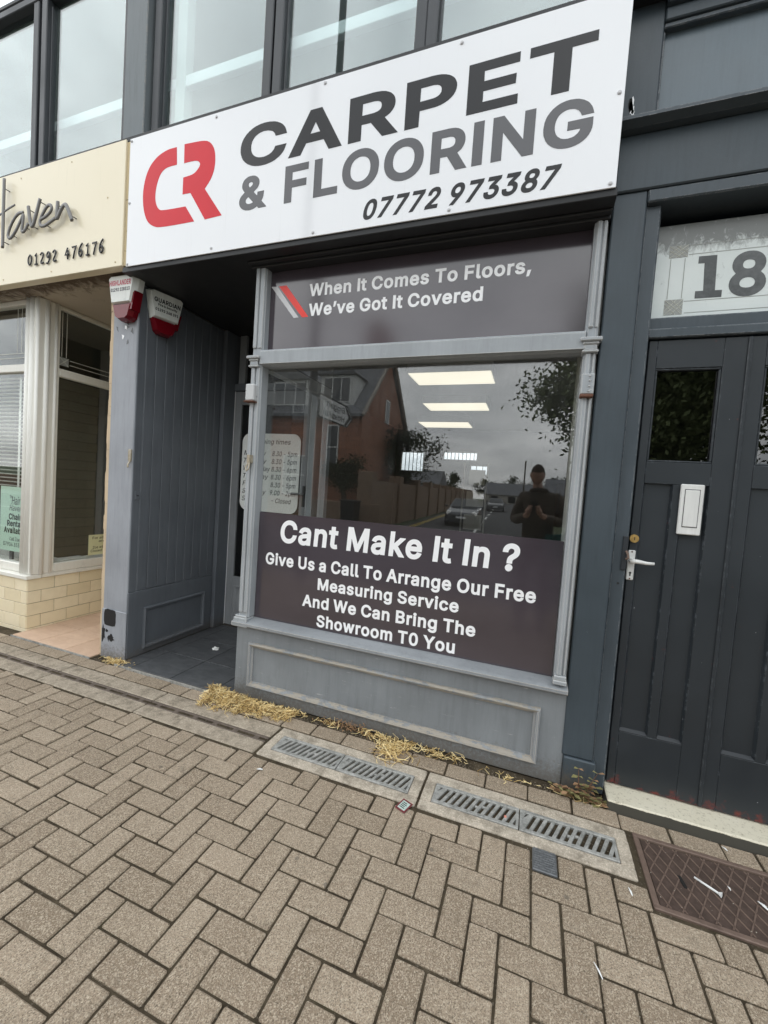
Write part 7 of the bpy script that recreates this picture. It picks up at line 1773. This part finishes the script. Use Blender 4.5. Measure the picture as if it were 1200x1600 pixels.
# ------------------------------------------------------------------ the street behind the camera (mirrored in the glass)
m_post = paint('grey_lamp_post', (.05, .053, .056), .5, chips=.05, dirt=.3)
lpst = thing('lamp_post', 'tall grey street lamp post at the kerb, mirrored in the shop glass', 'lamp post', (-3.44, -1.0, 0))
MB().tube([(-3.44, -1, 0), (-3.44, -1, 1.1)], .085, 14).build('base', m_post, lpst)
MB().tube([(-3.44, -1, 1.1), (-3.44, -1, 1.2), (-3.44, -1, 10.4)], [.085, .066, .055], 14).build('shaft', m_post, lpst)
MB().tube([(-3.44, -1, 10.35), (-3.44, -1.3, 10.6), (-3.44, -1.9, 10.7)], .03, 8).build('arm', m_post, lpst)
MB().box(-3.54, -3.34, -2.4, -1.8, 10.65, 10.77, .03).build('lantern', m_post, lpst, fix=False)
# finger sign, pointing away from the shops
fs = thing('finger_sign', 'white hospital finger sign on the lamp post, mirrored in the shop glass', 'sign', (-3.36, -1.7, 2.62))
PX = -3.36
out = [(-1.07, 2.63), (-1.07, 3.02), (-2.15, 3.02), (-2.38, 2.825), (-2.15, 2.63)]
MB().prism(out, 'x', PX - .012, PX).build('plate', plain('white_sign_face', (.84, .85, .84), .5), fs)
def ring(o_, i_, x, mat, name):
    n = len(o_)
    v = [(x, a, b2) for a, b2 in o_] + [(x, a, b2) for a, b2 in i_]
    MB().add(v, [(k, (k + 1) % n, (k + 1) % n + n, k + n) for k in range(n)]).build(name, mat, fs, fix=False)
inn = [(-1.095, 2.655), (-1.095, 2.995), (-2.14, 2.995), (-2.345, 2.825), (-2.14, 2.655)]
ring(out, inn, PX + .001, m_txt_dark, 'border')
MB().prism([(-2.11, 2.66), (-2.33, 2.825), (-2.11, 2.99), (-2.02, 2.99), (-2.20, 2.825), (-2.02, 2.66)], 'x', PX + .0005, PX + .0015).build('chevron', m_txt_dark, fs)
text('Biggart', -2.02, -1.32, 2.855, .105, PX + .001, m_txt_dark, fs, plane='x', bold=.02)
text('Hospital', -2.02, -1.22, 2.70, .105, PX + .001, m_txt_dark, fs, plane='x', bold=.02)
for zz in (2.7, 2.95):
    MB().tube([(-3.44, -1.0, zz), (-3.372, -1.085, zz)], .02, 6).build('clamp', m_post, fs)

# ---- red sandstone house
def sandstone():
    n = NT('red_sandstone')
    b2 = n.n('ShaderNodeTexBrick')
    b2.inputs['Scale'].default_value = 1.0
    b2.inputs['Brick Width'].default_value = .5; b2.inputs['Row Height'].default_value = .24
    b2.inputs['Mortar Size'].default_value = .012
    b2.inputs['Color1'].default_value = (.34, .15, .095, 1); b2.inputs['Color2'].default_value = (.44, .20, .125, 1); b2.inputs['Mortar'].default_value = (.2, .13, .1, 1)
    sp = n.n('ShaderNodeSeparateXYZ'); n.l(n.pos, sp.inputs[0])
    cb = n.n('ShaderNodeCombineXYZ'); n.l(n.math('ADD', sp.outputs[0], sp.outputs[1]), cb.inputs[0]); n.l(sp.outputs[2], cb.inputs[1])
    n.l(cb.outputs[0], b2.inputs['Vector'])
    n.col(n.mix(n.math('MULTIPLY', n.noise(1.2, 6, .6), .5), b2.outputs['Color'], (.22, .11, .075)))
    return n.set(rough=.9)
m_sand = sandstone()
def slate_roof():
    n = NT('slate_roof')
    b2 = n.n('ShaderNodeTexBrick')
    b2.inputs['Scale'].default_value = 1.0; b2.inputs['Brick Width'].default_value = .3; b2.inputs['Row Height'].default_value = .2; b2.inputs['Mortar Size'].default_value = .01
    b2.inputs['Color1'].default_value = (.15, .155, .165, 1); b2.inputs['Color2'].default_value = (.21, .212, .225, 1); b2.inputs['Mortar'].default_value = (.03, .03, .033, 1)
    sp = n.n('ShaderNodeSeparateXYZ'); n.l(n.pos, sp.inputs[0])
    cb = n.n('ShaderNodeCombineXYZ'); n.l(n.math('ADD', sp.outputs[0], n.math('MULTIPLY', sp.outputs[1], .3)), cb.inputs[0]); n.l(sp.outputs[2], cb.inputs[1])
    n.l(cb.outputs[0], b2.inputs['Vector'])
    n.col(b2.outputs['Color'])
    return n.set(rough=.7)
m_slateroof = slate_roof()
m_winglass = plain('dark_house_glass', (.03, .035, .04), .05, spec=.7)
m_curtain = plain('white_house_window', (.72, .72, .70), .6)
hs = thing('sandstone_house', 'red sandstone house with slate roof and white dormers, mirrored in the shop glass', 'house', (-12.8, -19, 0))
HX0, HX1, HY0, HY1, EZ, AZ = -18.0, -8.75, -15.2, -22.6, 5.55, 9.6
HYM = (HY0 + HY1) / 2
m = MB()
m.box(HX0, HX1, HY1, HY0, 0.0, EZ)
m.prism([(HY0, EZ), (HY1, EZ), (HYM, AZ - .25)], 'x', HX1 - .35, HX1)
m.prism([(HY0, EZ), (HY1, EZ), (HYM, AZ - .25)], 'x', HX0, HX0 + .35)
m.build('wall', m_sand, hs)
rf = MB()
for y_, s_g in ((HY0 + .35, 1), (HY1 - .35, -1)):
    z_ = EZ - .25
    rf.add([(HX0 - .2, y_, z_), (HX1 + .15, y_, z_), (HX1 + .15, HYM, AZ), (HX0 - .2, HYM, AZ), (HX0 - .2, y_, z_ + .16), (HX1 + .15, y_, z_ + .16), (HX1 + .15, HYM, AZ + .16), (HX0 - .2, HYM, AZ + .16)], [(0, 1, 2, 3), (4, 7, 6, 5), (0, 4, 5, 1), (1, 5, 6, 2), (2, 6, 7, 3), (3, 7, 4, 0)])
roof = rf.build('roof', m_slateroof, hs)
m_verge = plain('pale_stone_verge', (.34, .30, .26), .8)
for y_ in (HY0 + .36, HY1 - .36):
    MB().tube([(HX1 + .16, y_, EZ - .2), (HX1 + .16, HYM, AZ + .12)], .11, 5).build('verge', m_verge, roof)
c_ = MB().box(HX1 - 1.3, HX1 - .2, HYM - .9, HYM + .9, AZ - .6, AZ + 1.7, .03).build('chimney', m_sand, roof, fix=False)
for k in range(4):
    MB().tube([(HX1 - .75, HYM - .6 + .4 * k, AZ + 1.7), (HX1 - .75, HYM - .6 + .4 * k, AZ + 2.1)], [.13, .11], 10).build('chimney_pot', plain('buff_pot', (.5, .36, .22), .8), roof)
def house_window(x0, x1, z0, z1, y, nx, nz, parent, name='window'):
    w = MB().box(x0, x1, y - .05, y + .06, z0, z1).build(name, m_curtain, parent, fix=False)
    f = .07
    pw_ = (x1 - x0 - f * (nx + 1)) / nx; ph = (z1 - z0 - f * (nz + 1)) / nz
    for i in range(nx):
        for j in range(nz):
            xa, za = x0 + f + i * (pw_ + f), z0 + f + j * (ph + f)
            MB().box(xa, xa + pw_, y + .055, y + .066, za, za + ph).build('pane', m_winglass, w, fix=False)
    return w
for (x0, x1, z0, z1) in ((-14.35, -12.2, 5.95, 7.25), (-11.2, -9.55, 6.1, 7.45)):
    dm = MB().box(x0 - .18, x1 + .18, HY0 - 2.6, HY0 - .12, z0 - .3, z1 + .12).build('dormer', m_curtain, hs, fix=False)
    MB().prism([(x0 - .35, z1 + .12), (x1 + .35, z1 + .12), ((x0 + x1) / 2 + .5, z1 + .75), ((x0 + x1) / 2 - .5, z1 + .75)], 'y', HY0 - 3.6, HY0 + .1).build('dormer_roof', m_slateroof, dm)
    house_window(x0, x1, z0, z1, HY0 - .10, 3, 1, hs)
for (x0, x1, z0, z1) in ((-10.75, -10.05, 2.5, 4.9), (-13.4, -11.6, 1.0, 3.2), (-16.6, -14.8, 1.0, 3.2), (-15.9, -15.2, 3.9, 5.2)):
    house_window(x0, x1, z0, z1, HY0, 1 if x1 - x0 < 1 else 3, 2, hs)
gw = MB().box(HX1 - .02, HX1 + .05, -19.2, -18.5, 5.6, 7.0).build('gable_window', m_curtain, hs, fix=False)
MB().box(HX1 + .045, HX1 + .058, -19.1, -18.6, 5.7, 6.9).build('pane', m_winglass, gw, fix=False)
MB().box(-14.35, -13.55, HY0 - .02, HY0 + .06, .05, 2.3).build('front_door', plain('dark_green_door', (.02, .05, .03), .4), hs, fix=False)
# ---- garden wall along the side road, piers
m_brickwall = plain('old_brown_wall', (.24, .165, .115), .95, var=.4, scale=5, bump=.4)
gwl = thing('garden_wall', 'brown stone garden wall along the side road, mirrored in the shop glass', 'wall', (-6, -30, 0))
MB().box(-120, -5.9, -11.35, -11.0, -.1, .95, .02).build('front_wall', m_brickwall, gwl, fix=False)
for k in range(14):
    ya, yb = -11.4 - k * 5, -11.4 - (k + 1) * 5
    xa, xb = sr_c(ya, 0) - .9, sr_c(yb, 0) - .9
    zb = sr_z(ya)
    MB().add([(xa, ya, zb - .2), (xa - .35, ya, zb - .2), (xb - .35, yb, sr_z(yb) - .2), (xb, yb, sr_z(yb) - .2), (xa, ya, zb + 2.05), (xa - .35, ya, zb + 2.05), (xb - .35, yb, sr_z(yb) + 2.05), (xb, yb, sr_z(yb) + 2.05)], [(0, 1, 2, 3), (4, 7, 6, 5), (0, 4, 5, 1), (1, 5, 6, 2), (2, 6, 7, 3), (3, 7, 4, 0)]).build('wall_length', m_brickwall, gwl)
    MB().box(xa - .5, xa + .15, ya - .3, ya + .3, zb - .2, zb + 2.4, .03).build('pier', m_brickwall, gwl, fix=False)
# right-hand verge wall of the side road
gw2 = thing('low_wall', 'low stone wall on the right of the side road, mirrored in the shop glass', 'wall', (4, -30, 0))
for k in range(10):
    ya, yb = -11.4 - k * 6, -11.4 - (k + 1) * 6
    xa, xb = sr_c(ya, 1) + 2.2, sr_c(yb, 1) + 2.2
    MB().add([(xa, ya, -.2), (xa + .35, ya, -.2), (xb + .35, yb, -.2), (xb, yb, -.2), (xa, ya, sr_z(ya) + 1.1), (xa + .35, ya, sr_z(ya) + 1.1), (xb + .35, yb, sr_z(yb) + 1.1), (xb, yb, sr_z(yb) + 1.1)], [(0, 1, 2, 3), (4, 7, 6, 5), (0, 4, 5, 1), (1, 5, 6, 2), (2, 6, 7, 3), (3, 7, 4, 0)]).build('wall_length', m_brickwall, gw2)
# ---- a row of bungalows far down the side road
for k, (x, y, w, h) in enumerate(((-22, -62, 14, 4.6), (-4.5, -95, 13, 4.4), (8, -70, 12, 4.6))):
    t = thing('far_house', ['distant low house left of the side road, mirrored', 'distant low house at the end of the side road, mirrored', 'distant low house right of the side road, mirrored'][k], 'house', (x, y, 0), 'distant houses')
    MB().box(x - w / 2, x + w / 2, y - 8, y, -.2, h * .62).build('wall', plain('pale_render', (.45, .42, .37), .9), t, fix=False)
    MB().prism([(y + .3, h * .6), (y - 8.3, h * .6), (y - 4, h * 1.25)], 'x', x - w / 2 - .2, x + w / 2 + .2).build('roof', m_slateroof, t)
    for q in range(3):
        wx = x - w / 2 + 1.5 + q * 4
        MB().box(wx, wx + 1.6, y - .02, y + .05, .9, 2.3).build('window', m_winglass, t, fix=False)

# ---- trees
def leafmat(name, c):
    n = NT(name)
    n.col(n.mix(n.noise(1.5, 4), sc3(c, .6), sc3(c, 1.35)))
    return n.set(rough=.7)
m_leaves = leafmat('green_leaves', (.14, .17, .065))
m_leaves2 = leafmat('dark_green_leaves', (.045, .065, .025))
m_bark = plain('bark', (.10, .08, .06), .95, var=.3, scale=12, bump=.5)
def tree(label, base, h, crown_r, crown_z, nclump, nleaf, leaf, mat, seed, group=None, squash=.9):
    rnd = random.Random(seed)
    t = thing('tree', label, 'tree', base, group)
    B = Vector(base)
    tr = MB()
    top = B + Vector((rnd.uniform(-.3, .3), rnd.uniform(-.3, .3), crown_z))
    r0 = h * .022 + .05
    tr.tube([B + Vector((0, 0, -.2)), B + Vector((.05, 0, crown_z * .4)), top], [r0 * 1.25, r0, r0 * .7], 9)
    cs = []
    for k in range(nclump):
        while True:
            v = Vector((rnd.uniform(-1, 1), rnd.uniform(-1, 1), rnd.uniform(-1, 1)))
            if v.length < 1: break
        v = v.normalized() * (.35 + .6 * rnd.random())
        c = B + Vector((v.x * crown_r, v.y * crown_r, crown_z + v.z * crown_r * squash))
        cs.append(c)
        st = B.lerp(top, .6 + .4 * rnd.random())
        tr.tube([st, st.lerp(c, .5) + Vector((0, 0, .15)), c], [r0 * .4, r0 * .22, r0 * .06], 5, cap=False)
    tr.build('trunk', m_bark, t, fix=False)
    lf_ = MB()
    per = nleaf // nclump
    for c in cs:
        cr = crown_r * rnd.uniform(.26, .46)
        for _ in range(per):
            d = Vector((rnd.gauss(0, .5), rnd.gauss(0, .5), rnd.gauss(0, .42)))
            p = c + d * cr
            a = Vector((rnd.gauss(0, 1), rnd.gauss(0, 1), rnd.gauss(0, 1))).normalized()
            b2 = a.orthogonal().normalized()
            l = leaf * rnd.uniform(.6, 1.25)
            lf_.add([p - a * l, p + b2 * l * .5, p + a * l, p - b2 * l * .5], [(0, 1, 2, 3)])
    lf_.build('crown', mat, t, fix=False)
    return t
tree('large street tree across the road, mirrored at the right of the shop glass', (3.25, -10.3, 0), 9, 3.2, 5.5, 80, 42000, .095, m_leaves, 11)
tree('dark tree beside the sandstone gable, mirrored in the shop glass', (-7.6, -20.0, 0), 6, 2.1, 3.9, 22, 3200, .12, m_leaves2, 12)
tree('climbing shrub tree in front of the sandstone house, mirrored', (-9.1, -14.2, 0), 4, 1.2, 2.4, 18, 2600, .09, m_leaves2, 13)
rt_ = random.Random(5)
for k, (x, y, h) in enumerate(((-16.5, -80, 7), (-11.5, -105, 7), (-6, -120, 9), (0.5, -110, 8), (5, -85, 7), (11, -60, 8), (-24, -90, 8), (16, -45, 8))):
    tree(['far tree low on the mirrored skyline, left of the mirrored car', 'far tree on the mirrored skyline above the mirrored car', 'far tree at the end of the mirrored side road', 'far tree just right of the mirrored road end', 'far tree behind the mirrored photographer', 'far tree right of the mirrored photographer', 'far tree behind the mirrored garden wall', 'far tree at the right rim of the mirrored street'][k], (x, y, 0), h, h * .42, h * .6, 14, 1100, .3, m_leaves2, 30 + k, 'far trees along the side road')
# poles with wires
for k, (x, y) in enumerate(((-1.5, -60), (2.6, -34))):
    t = MB().tube([(x, y, -.1), (x, y, 7.5)], [.13, .10], 8)
    tag(t.build('utility_pole', m_bark), ['farther thin pole beside the mirrored side road', 'nearer thin pole beside the mirrored side road'][k], 'pole')

# ---- cars
def car(label, loc, rot, body_mat, front_lights=True):
    t = thing('parked_car', label, 'car', loc, 'cars on the side road')
    M4 = Matrix.Translation(loc) @ Matrix.Rotation(rot, 4, 'Z')
    def part(m, name, mat, parent=None, smooth=False):
        m.v = [tuple(M4 @ Vector(p)) for p in m.v]
        return m.build(name, mat, parent or t, smooth=smooth)
    # side profile stations: (y, half width, z bottom, z belt)
    st = [(-2.2, .62, .35, .62), (-2.12, .78, .22, .74), (-1.6, .88, .18, .88), (-.9, .9, .18, .97), (0.4, .9, .18, 1.0), (1.5, .88, .2, 1.02), (2.05, .8, .25, .98), (2.2, .66, .42, .85)]
    m = MB(); ring_n = 10
    v = []
    for (y, w, z0, z1) in st:
        zm = (z0 + z1) / 2
        v += [(-w * .8, y, z0), (w * .8, y, z0), (w * .97, y, z0 + .1), (w, y, zm), (w * .96, y, z1 - .08), (w * .82, y, z1), (-w * .82, y, z1), (-w * .96, y, z1 - .08), (-w, y, zm), (-w * .97, y, z0 + .1)]
    f = [tuple(range(10))[::-1], tuple(range(len(v) - 10, len(v)))]
    for i in range(len(st) - 1):
        for k in range(10): f.append((i * 10 + k, i * 10 + (k + 1) % 10, (i + 1) * 10 + (k + 1) % 10, (i + 1) * 10 + k))
    part(m.add(v, f), 'body', body_mat)
    # greenhouse: front windscreen towards -y
    def cab(y0, y1, y2, y3, w0, w1, zb, zt):
        return [(-w0, y0, zb), (w0, y0, zb), (w0, y3, zb), (-w0, y3, zb), (-w1, y1, zt), (w1, y1, zt), (w1, y2, zt), (-w1, y2, zt)]
    q = cab(-1.0, -.15, 1.15, 1.95, .78, .58, .96, 1.44)
    part(MB().add(q, [(4, 5, 6, 7), (0, 1, 5, 4), (1, 2, 6, 5), (2, 3, 7, 6), (3, 0, 4, 7)]), 'cabin', body_mat)
    q = [(-.70, -.955, .995), (.70, -.955, .995), (.54, -.185, 1.41), (-.54, -.185, 1.41)]
    nrm = Vector((0, -.45, .8)).normalized() * .012
    part(MB().add([Vector(p) + nrm for p in q], [(0, 1, 2, 3)]), 'windscreen', m_winglass)
    for s in (-1, 1):
        q = [(s * .765, -.8, 1.0), (s * .765, 1.75, 1.02), (s * .595, 1.1, 1.40), (s * .595, -.12, 1.40)]
        part(MB().add([Vector(p) + Vector((s * .012, 0, .006)) for p in q], [(0, 1, 2, 3)]), 'side_window', m_winglass)
        part(MB().box(s * .98 - .09, s * .98 + .09, -.72, -.62, .96, 1.08, .03), 'mirror', body_mat)
        hl = MB().tube([(s * .63, -2.145, .66), (s * .66, -2.02, .70)], [.115, .14], 10)
        part(hl, 'headlight', emit('headlight', (1, 1, .95), .35) if front_lights else m_silver)
        for yy in (-1.38, 1.36):
            wv = MB().tube([(s * .72, yy, .32), (s * .9, yy, .32)], .32, 20)
            w_o = part(wv, 'wheel', m_black)
            part(MB().tube([(s * .90, yy, .32), (s * .912, yy, .32)], .2, 14), 'rim', m_silver, w_o)
    part(MB().box(-.42, .42, -2.215, -2.17, .40, .56, .02), 'grille', m_black)
    part(MB().box(-.26, .26, -2.235, -2.216, .42, .53, .004), 'number_plate', m_white)
    part(MB().box(-.8, .8, -2.16, -1.9, .20, .34, .04), 'bumper', body_mat)
    return t
m_carpaint = plain('dark_blue_grey_car', (.085, .092, .105), .12, spec=.6)
m_carpaint.node_tree.nodes['Principled BSDF'].inputs['Coat Weight'].default_value = .8
m_carpaint2 = plain('silver_grey_car', (.16, .165, .17), .15, spec=.6)
car('dark saloon car facing the shop on the side road, mirrored', (-3.55, -18.6, sr_z(-18.6)), R(180) - .06, m_carpaint)
car('small grey car parked farther up the side road, mirrored', (-3.9, -43, sr_z(-43)), R(180) - .06, m_carpaint2, False)
# wheelie bin by the garden wall
bn = thing('wheelie_bin', 'dark wheelie bin by the garden wall, mirrored in the shop glass', 'bin', (-6.9, -10.3, 0))
MB().prism([(-7.2, 1.0), (-6.6, 1.0), (-6.66, .05), (-7.14, .05)], 'y', -10.65, -10.0).build('body', m_txt_dark, bn)
MB().box(-7.23, -6.57, -10.7, -9.95, 1.001, 1.07, .02).build('lid', m_black, bn, fix=False)

# ------------------------------------------------------------------ the photographer, mirrored in the shop window
m_skin = plain('skin', (.52, .32, .235), .5, var=.1, scale=20)
m_hair = plain('short_brown_hair', (.05, .032, .02), .8, var=.3, scale=60)
m_jacket = plain('dark_brown_jacket', (.085, .066, .048), .8, var=.3, scale=12, bump=.3)
m_jeans = plain('dark_trousers', (.022, .024, .030), .9, var=.2, scale=20)
m_shoe = plain('black_shoes', (.012, .011, .010), .5)
def skinned(name, verts, edges, radii, mat, sub=2, root=0):
    me = bpy.data.meshes.new(name)
    me.from_pydata(verts, edges, [])
    o = bpy.data.objects.new(name, me); COL.objects.link(o)
    md = o.modifiers.new('Skin', 'SKIN'); md.use_smooth_shade = True
    for i, r_ in enumerate(radii):
        me.skin_vertices[0].data[i].radius = r_ if isinstance(r_, tuple) else (r_, r_)
        me.skin_vertices[0].data[i].use_root = (i == root)
    s2_ = o.modifiers.new('Sub', 'SUBSURF'); s2_.levels = sub; s2_.render_levels = sub
    dg = bpy.context.evaluated_depsgraph_get()
    nm = bpy.data.meshes.new_from_object(o.evaluated_get(dg))
    bpy.data.objects.remove(o)
    nm.materials.clear(); nm.materials.append(mat)
    nm.polygons.foreach_set('use_smooth', [True] * len(nm.polygons))
    nm.name = name
    return nm
PXc, PYc = 0.075, -0.40      # where he stands; the phone is at the origin of the view
# body skeleton: pelvis, spine, neck, head base, arms, legs
BV = [(PXc, PYc, 1.00), (PXc, PYc, 1.22), (PXc, PYc + .01, 1.46), (PXc - .03, PYc + .03, 1.62), (PXc - .045, PYc + .065, 1.74),
      (PXc - .19, PYc, 1.545), (PXc - .265, PYc + .05, 1.265), (PXc - .13, PYc + .285, 1.345), (PXc - .118, PYc + .325, 1.385),
      (PXc + .19, PYc, 1.545), (PXc + .275, PYc + .05, 1.265), (PXc + .035, PYc + .29, 1.345), (PXc + .005, PYc + .33, 1.38),
      (PXc - .10, PYc, .95), (PXc - .115, PYc + .02, .53), (PXc - .12, PYc - .02, .09), (PXc + .10, PYc, .95), (PXc + .12, PYc + .02, .53), (PXc + .125, PYc - .02, .09)]
BE = [(0, 1), (1, 2), (2, 3), (3, 4), (2, 5), (5, 6), (6, 7), (7, 8), (2, 9), (9, 10), (10, 11), (11, 12), (0, 13), (13, 14), (14, 15), (0, 16), (16, 17), (17, 18)]
BR = [(.15, .11), (.14, .105), (.155, .11), .062, .058, .062, .046, .032, .034, .062, .046, .032, .034, .085, .06, .042, .085, .06, .042]
body_me = skinned('person', BV, BE, BR, m_skin)
# head sculpted from a sphere, leaning forward to look at the phone
bm = bmesh.new(); bm.from_mesh(body_me)
hb = bmesh.new(); bmesh.ops.create_uvsphere(hb, u_segments=32, v_segments=24, radius=1)
HM = Matrix.Translation((PXc - .05, PYc + .085, 1.815)) @ Matrix.Rotation(R(22), 4, 'X').inverted()
for v in hb.verts:
    x, y, z = v.co
    X_, Y_, Z_ = x * .077, y * .098, z * .128          # +Y is the face
    if z < 0: X_ *= 1 - .30 * (-z) ** 1.5; Y_ *= 1 - .12 * (-z)
    if y > .6 and abs(x) < .28 and -.28 < z < .18: Y_ += .024 * (1 - abs(x) / .28) * (1 - abs(z + .12) / .35)    # nose
    if y > .5 and .02 < z < .22 and .2 < abs(x) < .6: Y_ -= .010                                               # eye sockets
    if y > .5 and .22 < z < .4: Y_ += .004                                                                    # brow
    if y > .5 and -.62 < z < -.45 and abs(x) < .4: Y_ -= .006                                                 # mouth line
    if y > .3 and z < -.75: Y_ += .012                                                                        # chin
    if abs(x) > .93 and abs(z) < .25: X_ *= 1.10; Y_ -= .008                                                  # ears
    v.co = HM @ Vector((X_, Y_, Z_))
hm = bpy.data.meshes.new('tmp'); hb.to_mesh(hm); hb.free()
bm.from_mesh(hm); bpy.data.meshes.remove(hm)
# hands: five fingers each, closed round the phone
def finger(m, pts, r0): m.tube([Vector(p) for p in pts], [r0, r0, r0 * .95, r0 * .75], 7)
hands = MB()
ph_c = Vector((0.012, -.030, 1.437))
for s, W_ in ((-1, Vector(BV[8])), (1, Vector(BV[12]))):
    palm = Vector((ph_c.x + s * .052, ph_c.y - .022, 1.405))
    hands.tube([W_, W_.lerp(palm, .5), palm, palm + Vector((-s * .008, .012, .03))], [.030, .033, .036, .026], 10)
    for k in range(4):
        z_ = 1.448 - k * .020
        a = palm + Vector((s * .004, .006, z_ - 1.405))
        finger(hands, [a, a + Vector((s * .004, .026, .004)), Vector((ph_c.x + s * .030, ph_c.y + .017, z_ + .004)), Vector((ph_c.x + s * (.012 + .004 * k), ph_c.y + .017, z_ + .002))], .0088 - .0006 * k)
    b0 = palm + Vector((-s * .004, -.012, .004))
    finger(hands, [b0, b0 + Vector((-s * .012, -.008, .022)), Vector((ph_c.x + s * .024, ph_c.y - .016, 1.437)), Vector((ph_c.x + s * .012, ph_c.y - .016, 1.452))], .0105)
hme = bpy.data.meshes.new('tmp'); hme.from_pydata(hands.v, [], hands.f)
bm.from_mesh(hme); bpy.data.meshes.remove(hme)
bmesh.ops.recalc_face_normals(bm, faces=bm.faces)
bm.to_mesh(body_me); bm.free()
body_me.polygons.foreach_set('use_smooth', [True] * len(body_me.polygons))
person = link('person', body_me)
tag(person, 'person in dark brown jacket looking down at a phone, mirrored in the shop window', 'person')
# clothing
JV = [(PXc, PYc, .92), (PXc, PYc, 1.22), (PXc, PYc + .01, 1.47), (PXc - .02, PYc + .02, 1.60), (PXc - .19, PYc, 1.55), (PXc - .268, PYc + .045, 1.265), (PXc - .14, PYc + .27, 1.335), (PXc + .19, PYc, 1.55), (PXc + .278, PYc + .045, 1.265), (PXc + .045, PYc + .275, 1.335)]
JE = [(0, 1), (1, 2), (2, 3), (2, 4), (4, 5), (5, 6), (2, 7), (7, 8), (8, 9)]
JR = [(.205, .15), (.19, .145), (.20, .14), .10, .088, .075, .052, .088, .075, .052]
link('jacket', skinned('jacket', JV, JE, JR, m_jacket), person)
MB().tube([(PXc - .02 + .085 * math.cos(a_ * math.pi / 6), PYc + .03 + .08 * math.sin(a_ * math.pi / 6), 1.635 + .012 * math.sin(a_ * math.pi / 6)) for a_ in range(13)], .026, 8, cap=False).build('collar', m_jacket, person, smooth=True)
TV = [(PXc, PYc, .98), (PXc - .10, PYc, .93), (PXc - .115, PYc + .02, .53), (PXc - .12, PYc - .02, .10), (PXc + .10, PYc, .93), (PXc + .12, PYc + .02, .53), (PXc + .125, PYc - .02, .10)]
link('trousers', skinned('trousers', TV, [(0, 1), (1, 2), (2, 3), (0, 4), (4, 5), (5, 6)], [(.16, .125), .105, .082, .072, .105, .082, .072], m_jeans), person)
for s in (-1, 1):
    link('shoe', skinned('shoe', [(PXc + s * .122, PYc - .08, .055), (PXc + s * .125, PYc + .03, .06), (PXc + s * .13, PYc + .15, .042)], [(0, 1), (1, 2)], [(.05, .05), (.052, .055), (.048, .036)], m_shoe), person)
# cropped hair cap
hb = bmesh.new(); bmesh.ops.create_uvsphere(hb, u_segments=32, v_segments=20, radius=1)
dele = [v for v in hb.verts if v.co.z < -.05 - .35 * v.co.y + .45 * max(0, v.co.y) * 2.0]
bmesh.ops.delete(hb, geom=dele, context='VERTS')
for v in hb.verts: v.co = HM @ Vector((v.co.x * .081, v.co.y * .102 - .003, v.co.z * .133))
me = bpy.data.meshes.new('hair'); hb.to_mesh(me); hb.free(); me.materials.append(m_hair)
me.polygons.foreach_set('use_smooth', [True] * len(me.polygons))
link('hair', me, person)
# phone in his hands, its back towards the shop
pm = MB().box(-.036, .036, -.0045, .0045, -.125, .022, .003)
PM = Matrix.Translation((0.012, -.030, 1.50)) @ Matrix.Rotation(-YAW * .4, 4, 'Z')
ph = thing('phone', 'black phone held up in both hands by the mirrored person', 'phone', (.012, -.03, 1.40))
pm.v = [tuple(PM @ Vector(p)) for p in pm.v]
pm.build('case', m_black, ph, fix=False)
m = MB().box(-.032, .0, .0046, .0062, -.03, .016, .001); m.v = [tuple(PM @ Vector(p)) for p in m.v]; m.build('camera_bump', m_black, ph, fix=False)
m = MB().box(-.033, .033, -.0052, -.0046, -.122, .019); m.v = [tuple(PM @ Vector(p)) for p in m.v]; m.build('screen', m_winglass, ph, fix=False)
# teal bag at his hip
bg = thing('shoulder_bag', 'teal bag at the hip of the mirrored person', 'bag', (PXc + .16, PYc + .12, .85))
MB().prism([(PXc + .07, .86), (PXc + .30, .86), (PXc + .29, 1.16), (PXc + .09, 1.14)], 'y', PYc + .145, PYc + .235).build('body', plain('teal_cloth', (.01, .13, .125), .8, var=.2, scale=30), bg)
MB().tube([(PXc + .10, PYc + .19, 1.13), (PXc + .19, PYc + .165, 1.40), (PXc + .20, PYc + .10, 1.60), (PXc + .21, PYc - .02, 1.645)], .006, 6).build('strap', m_black, bg)
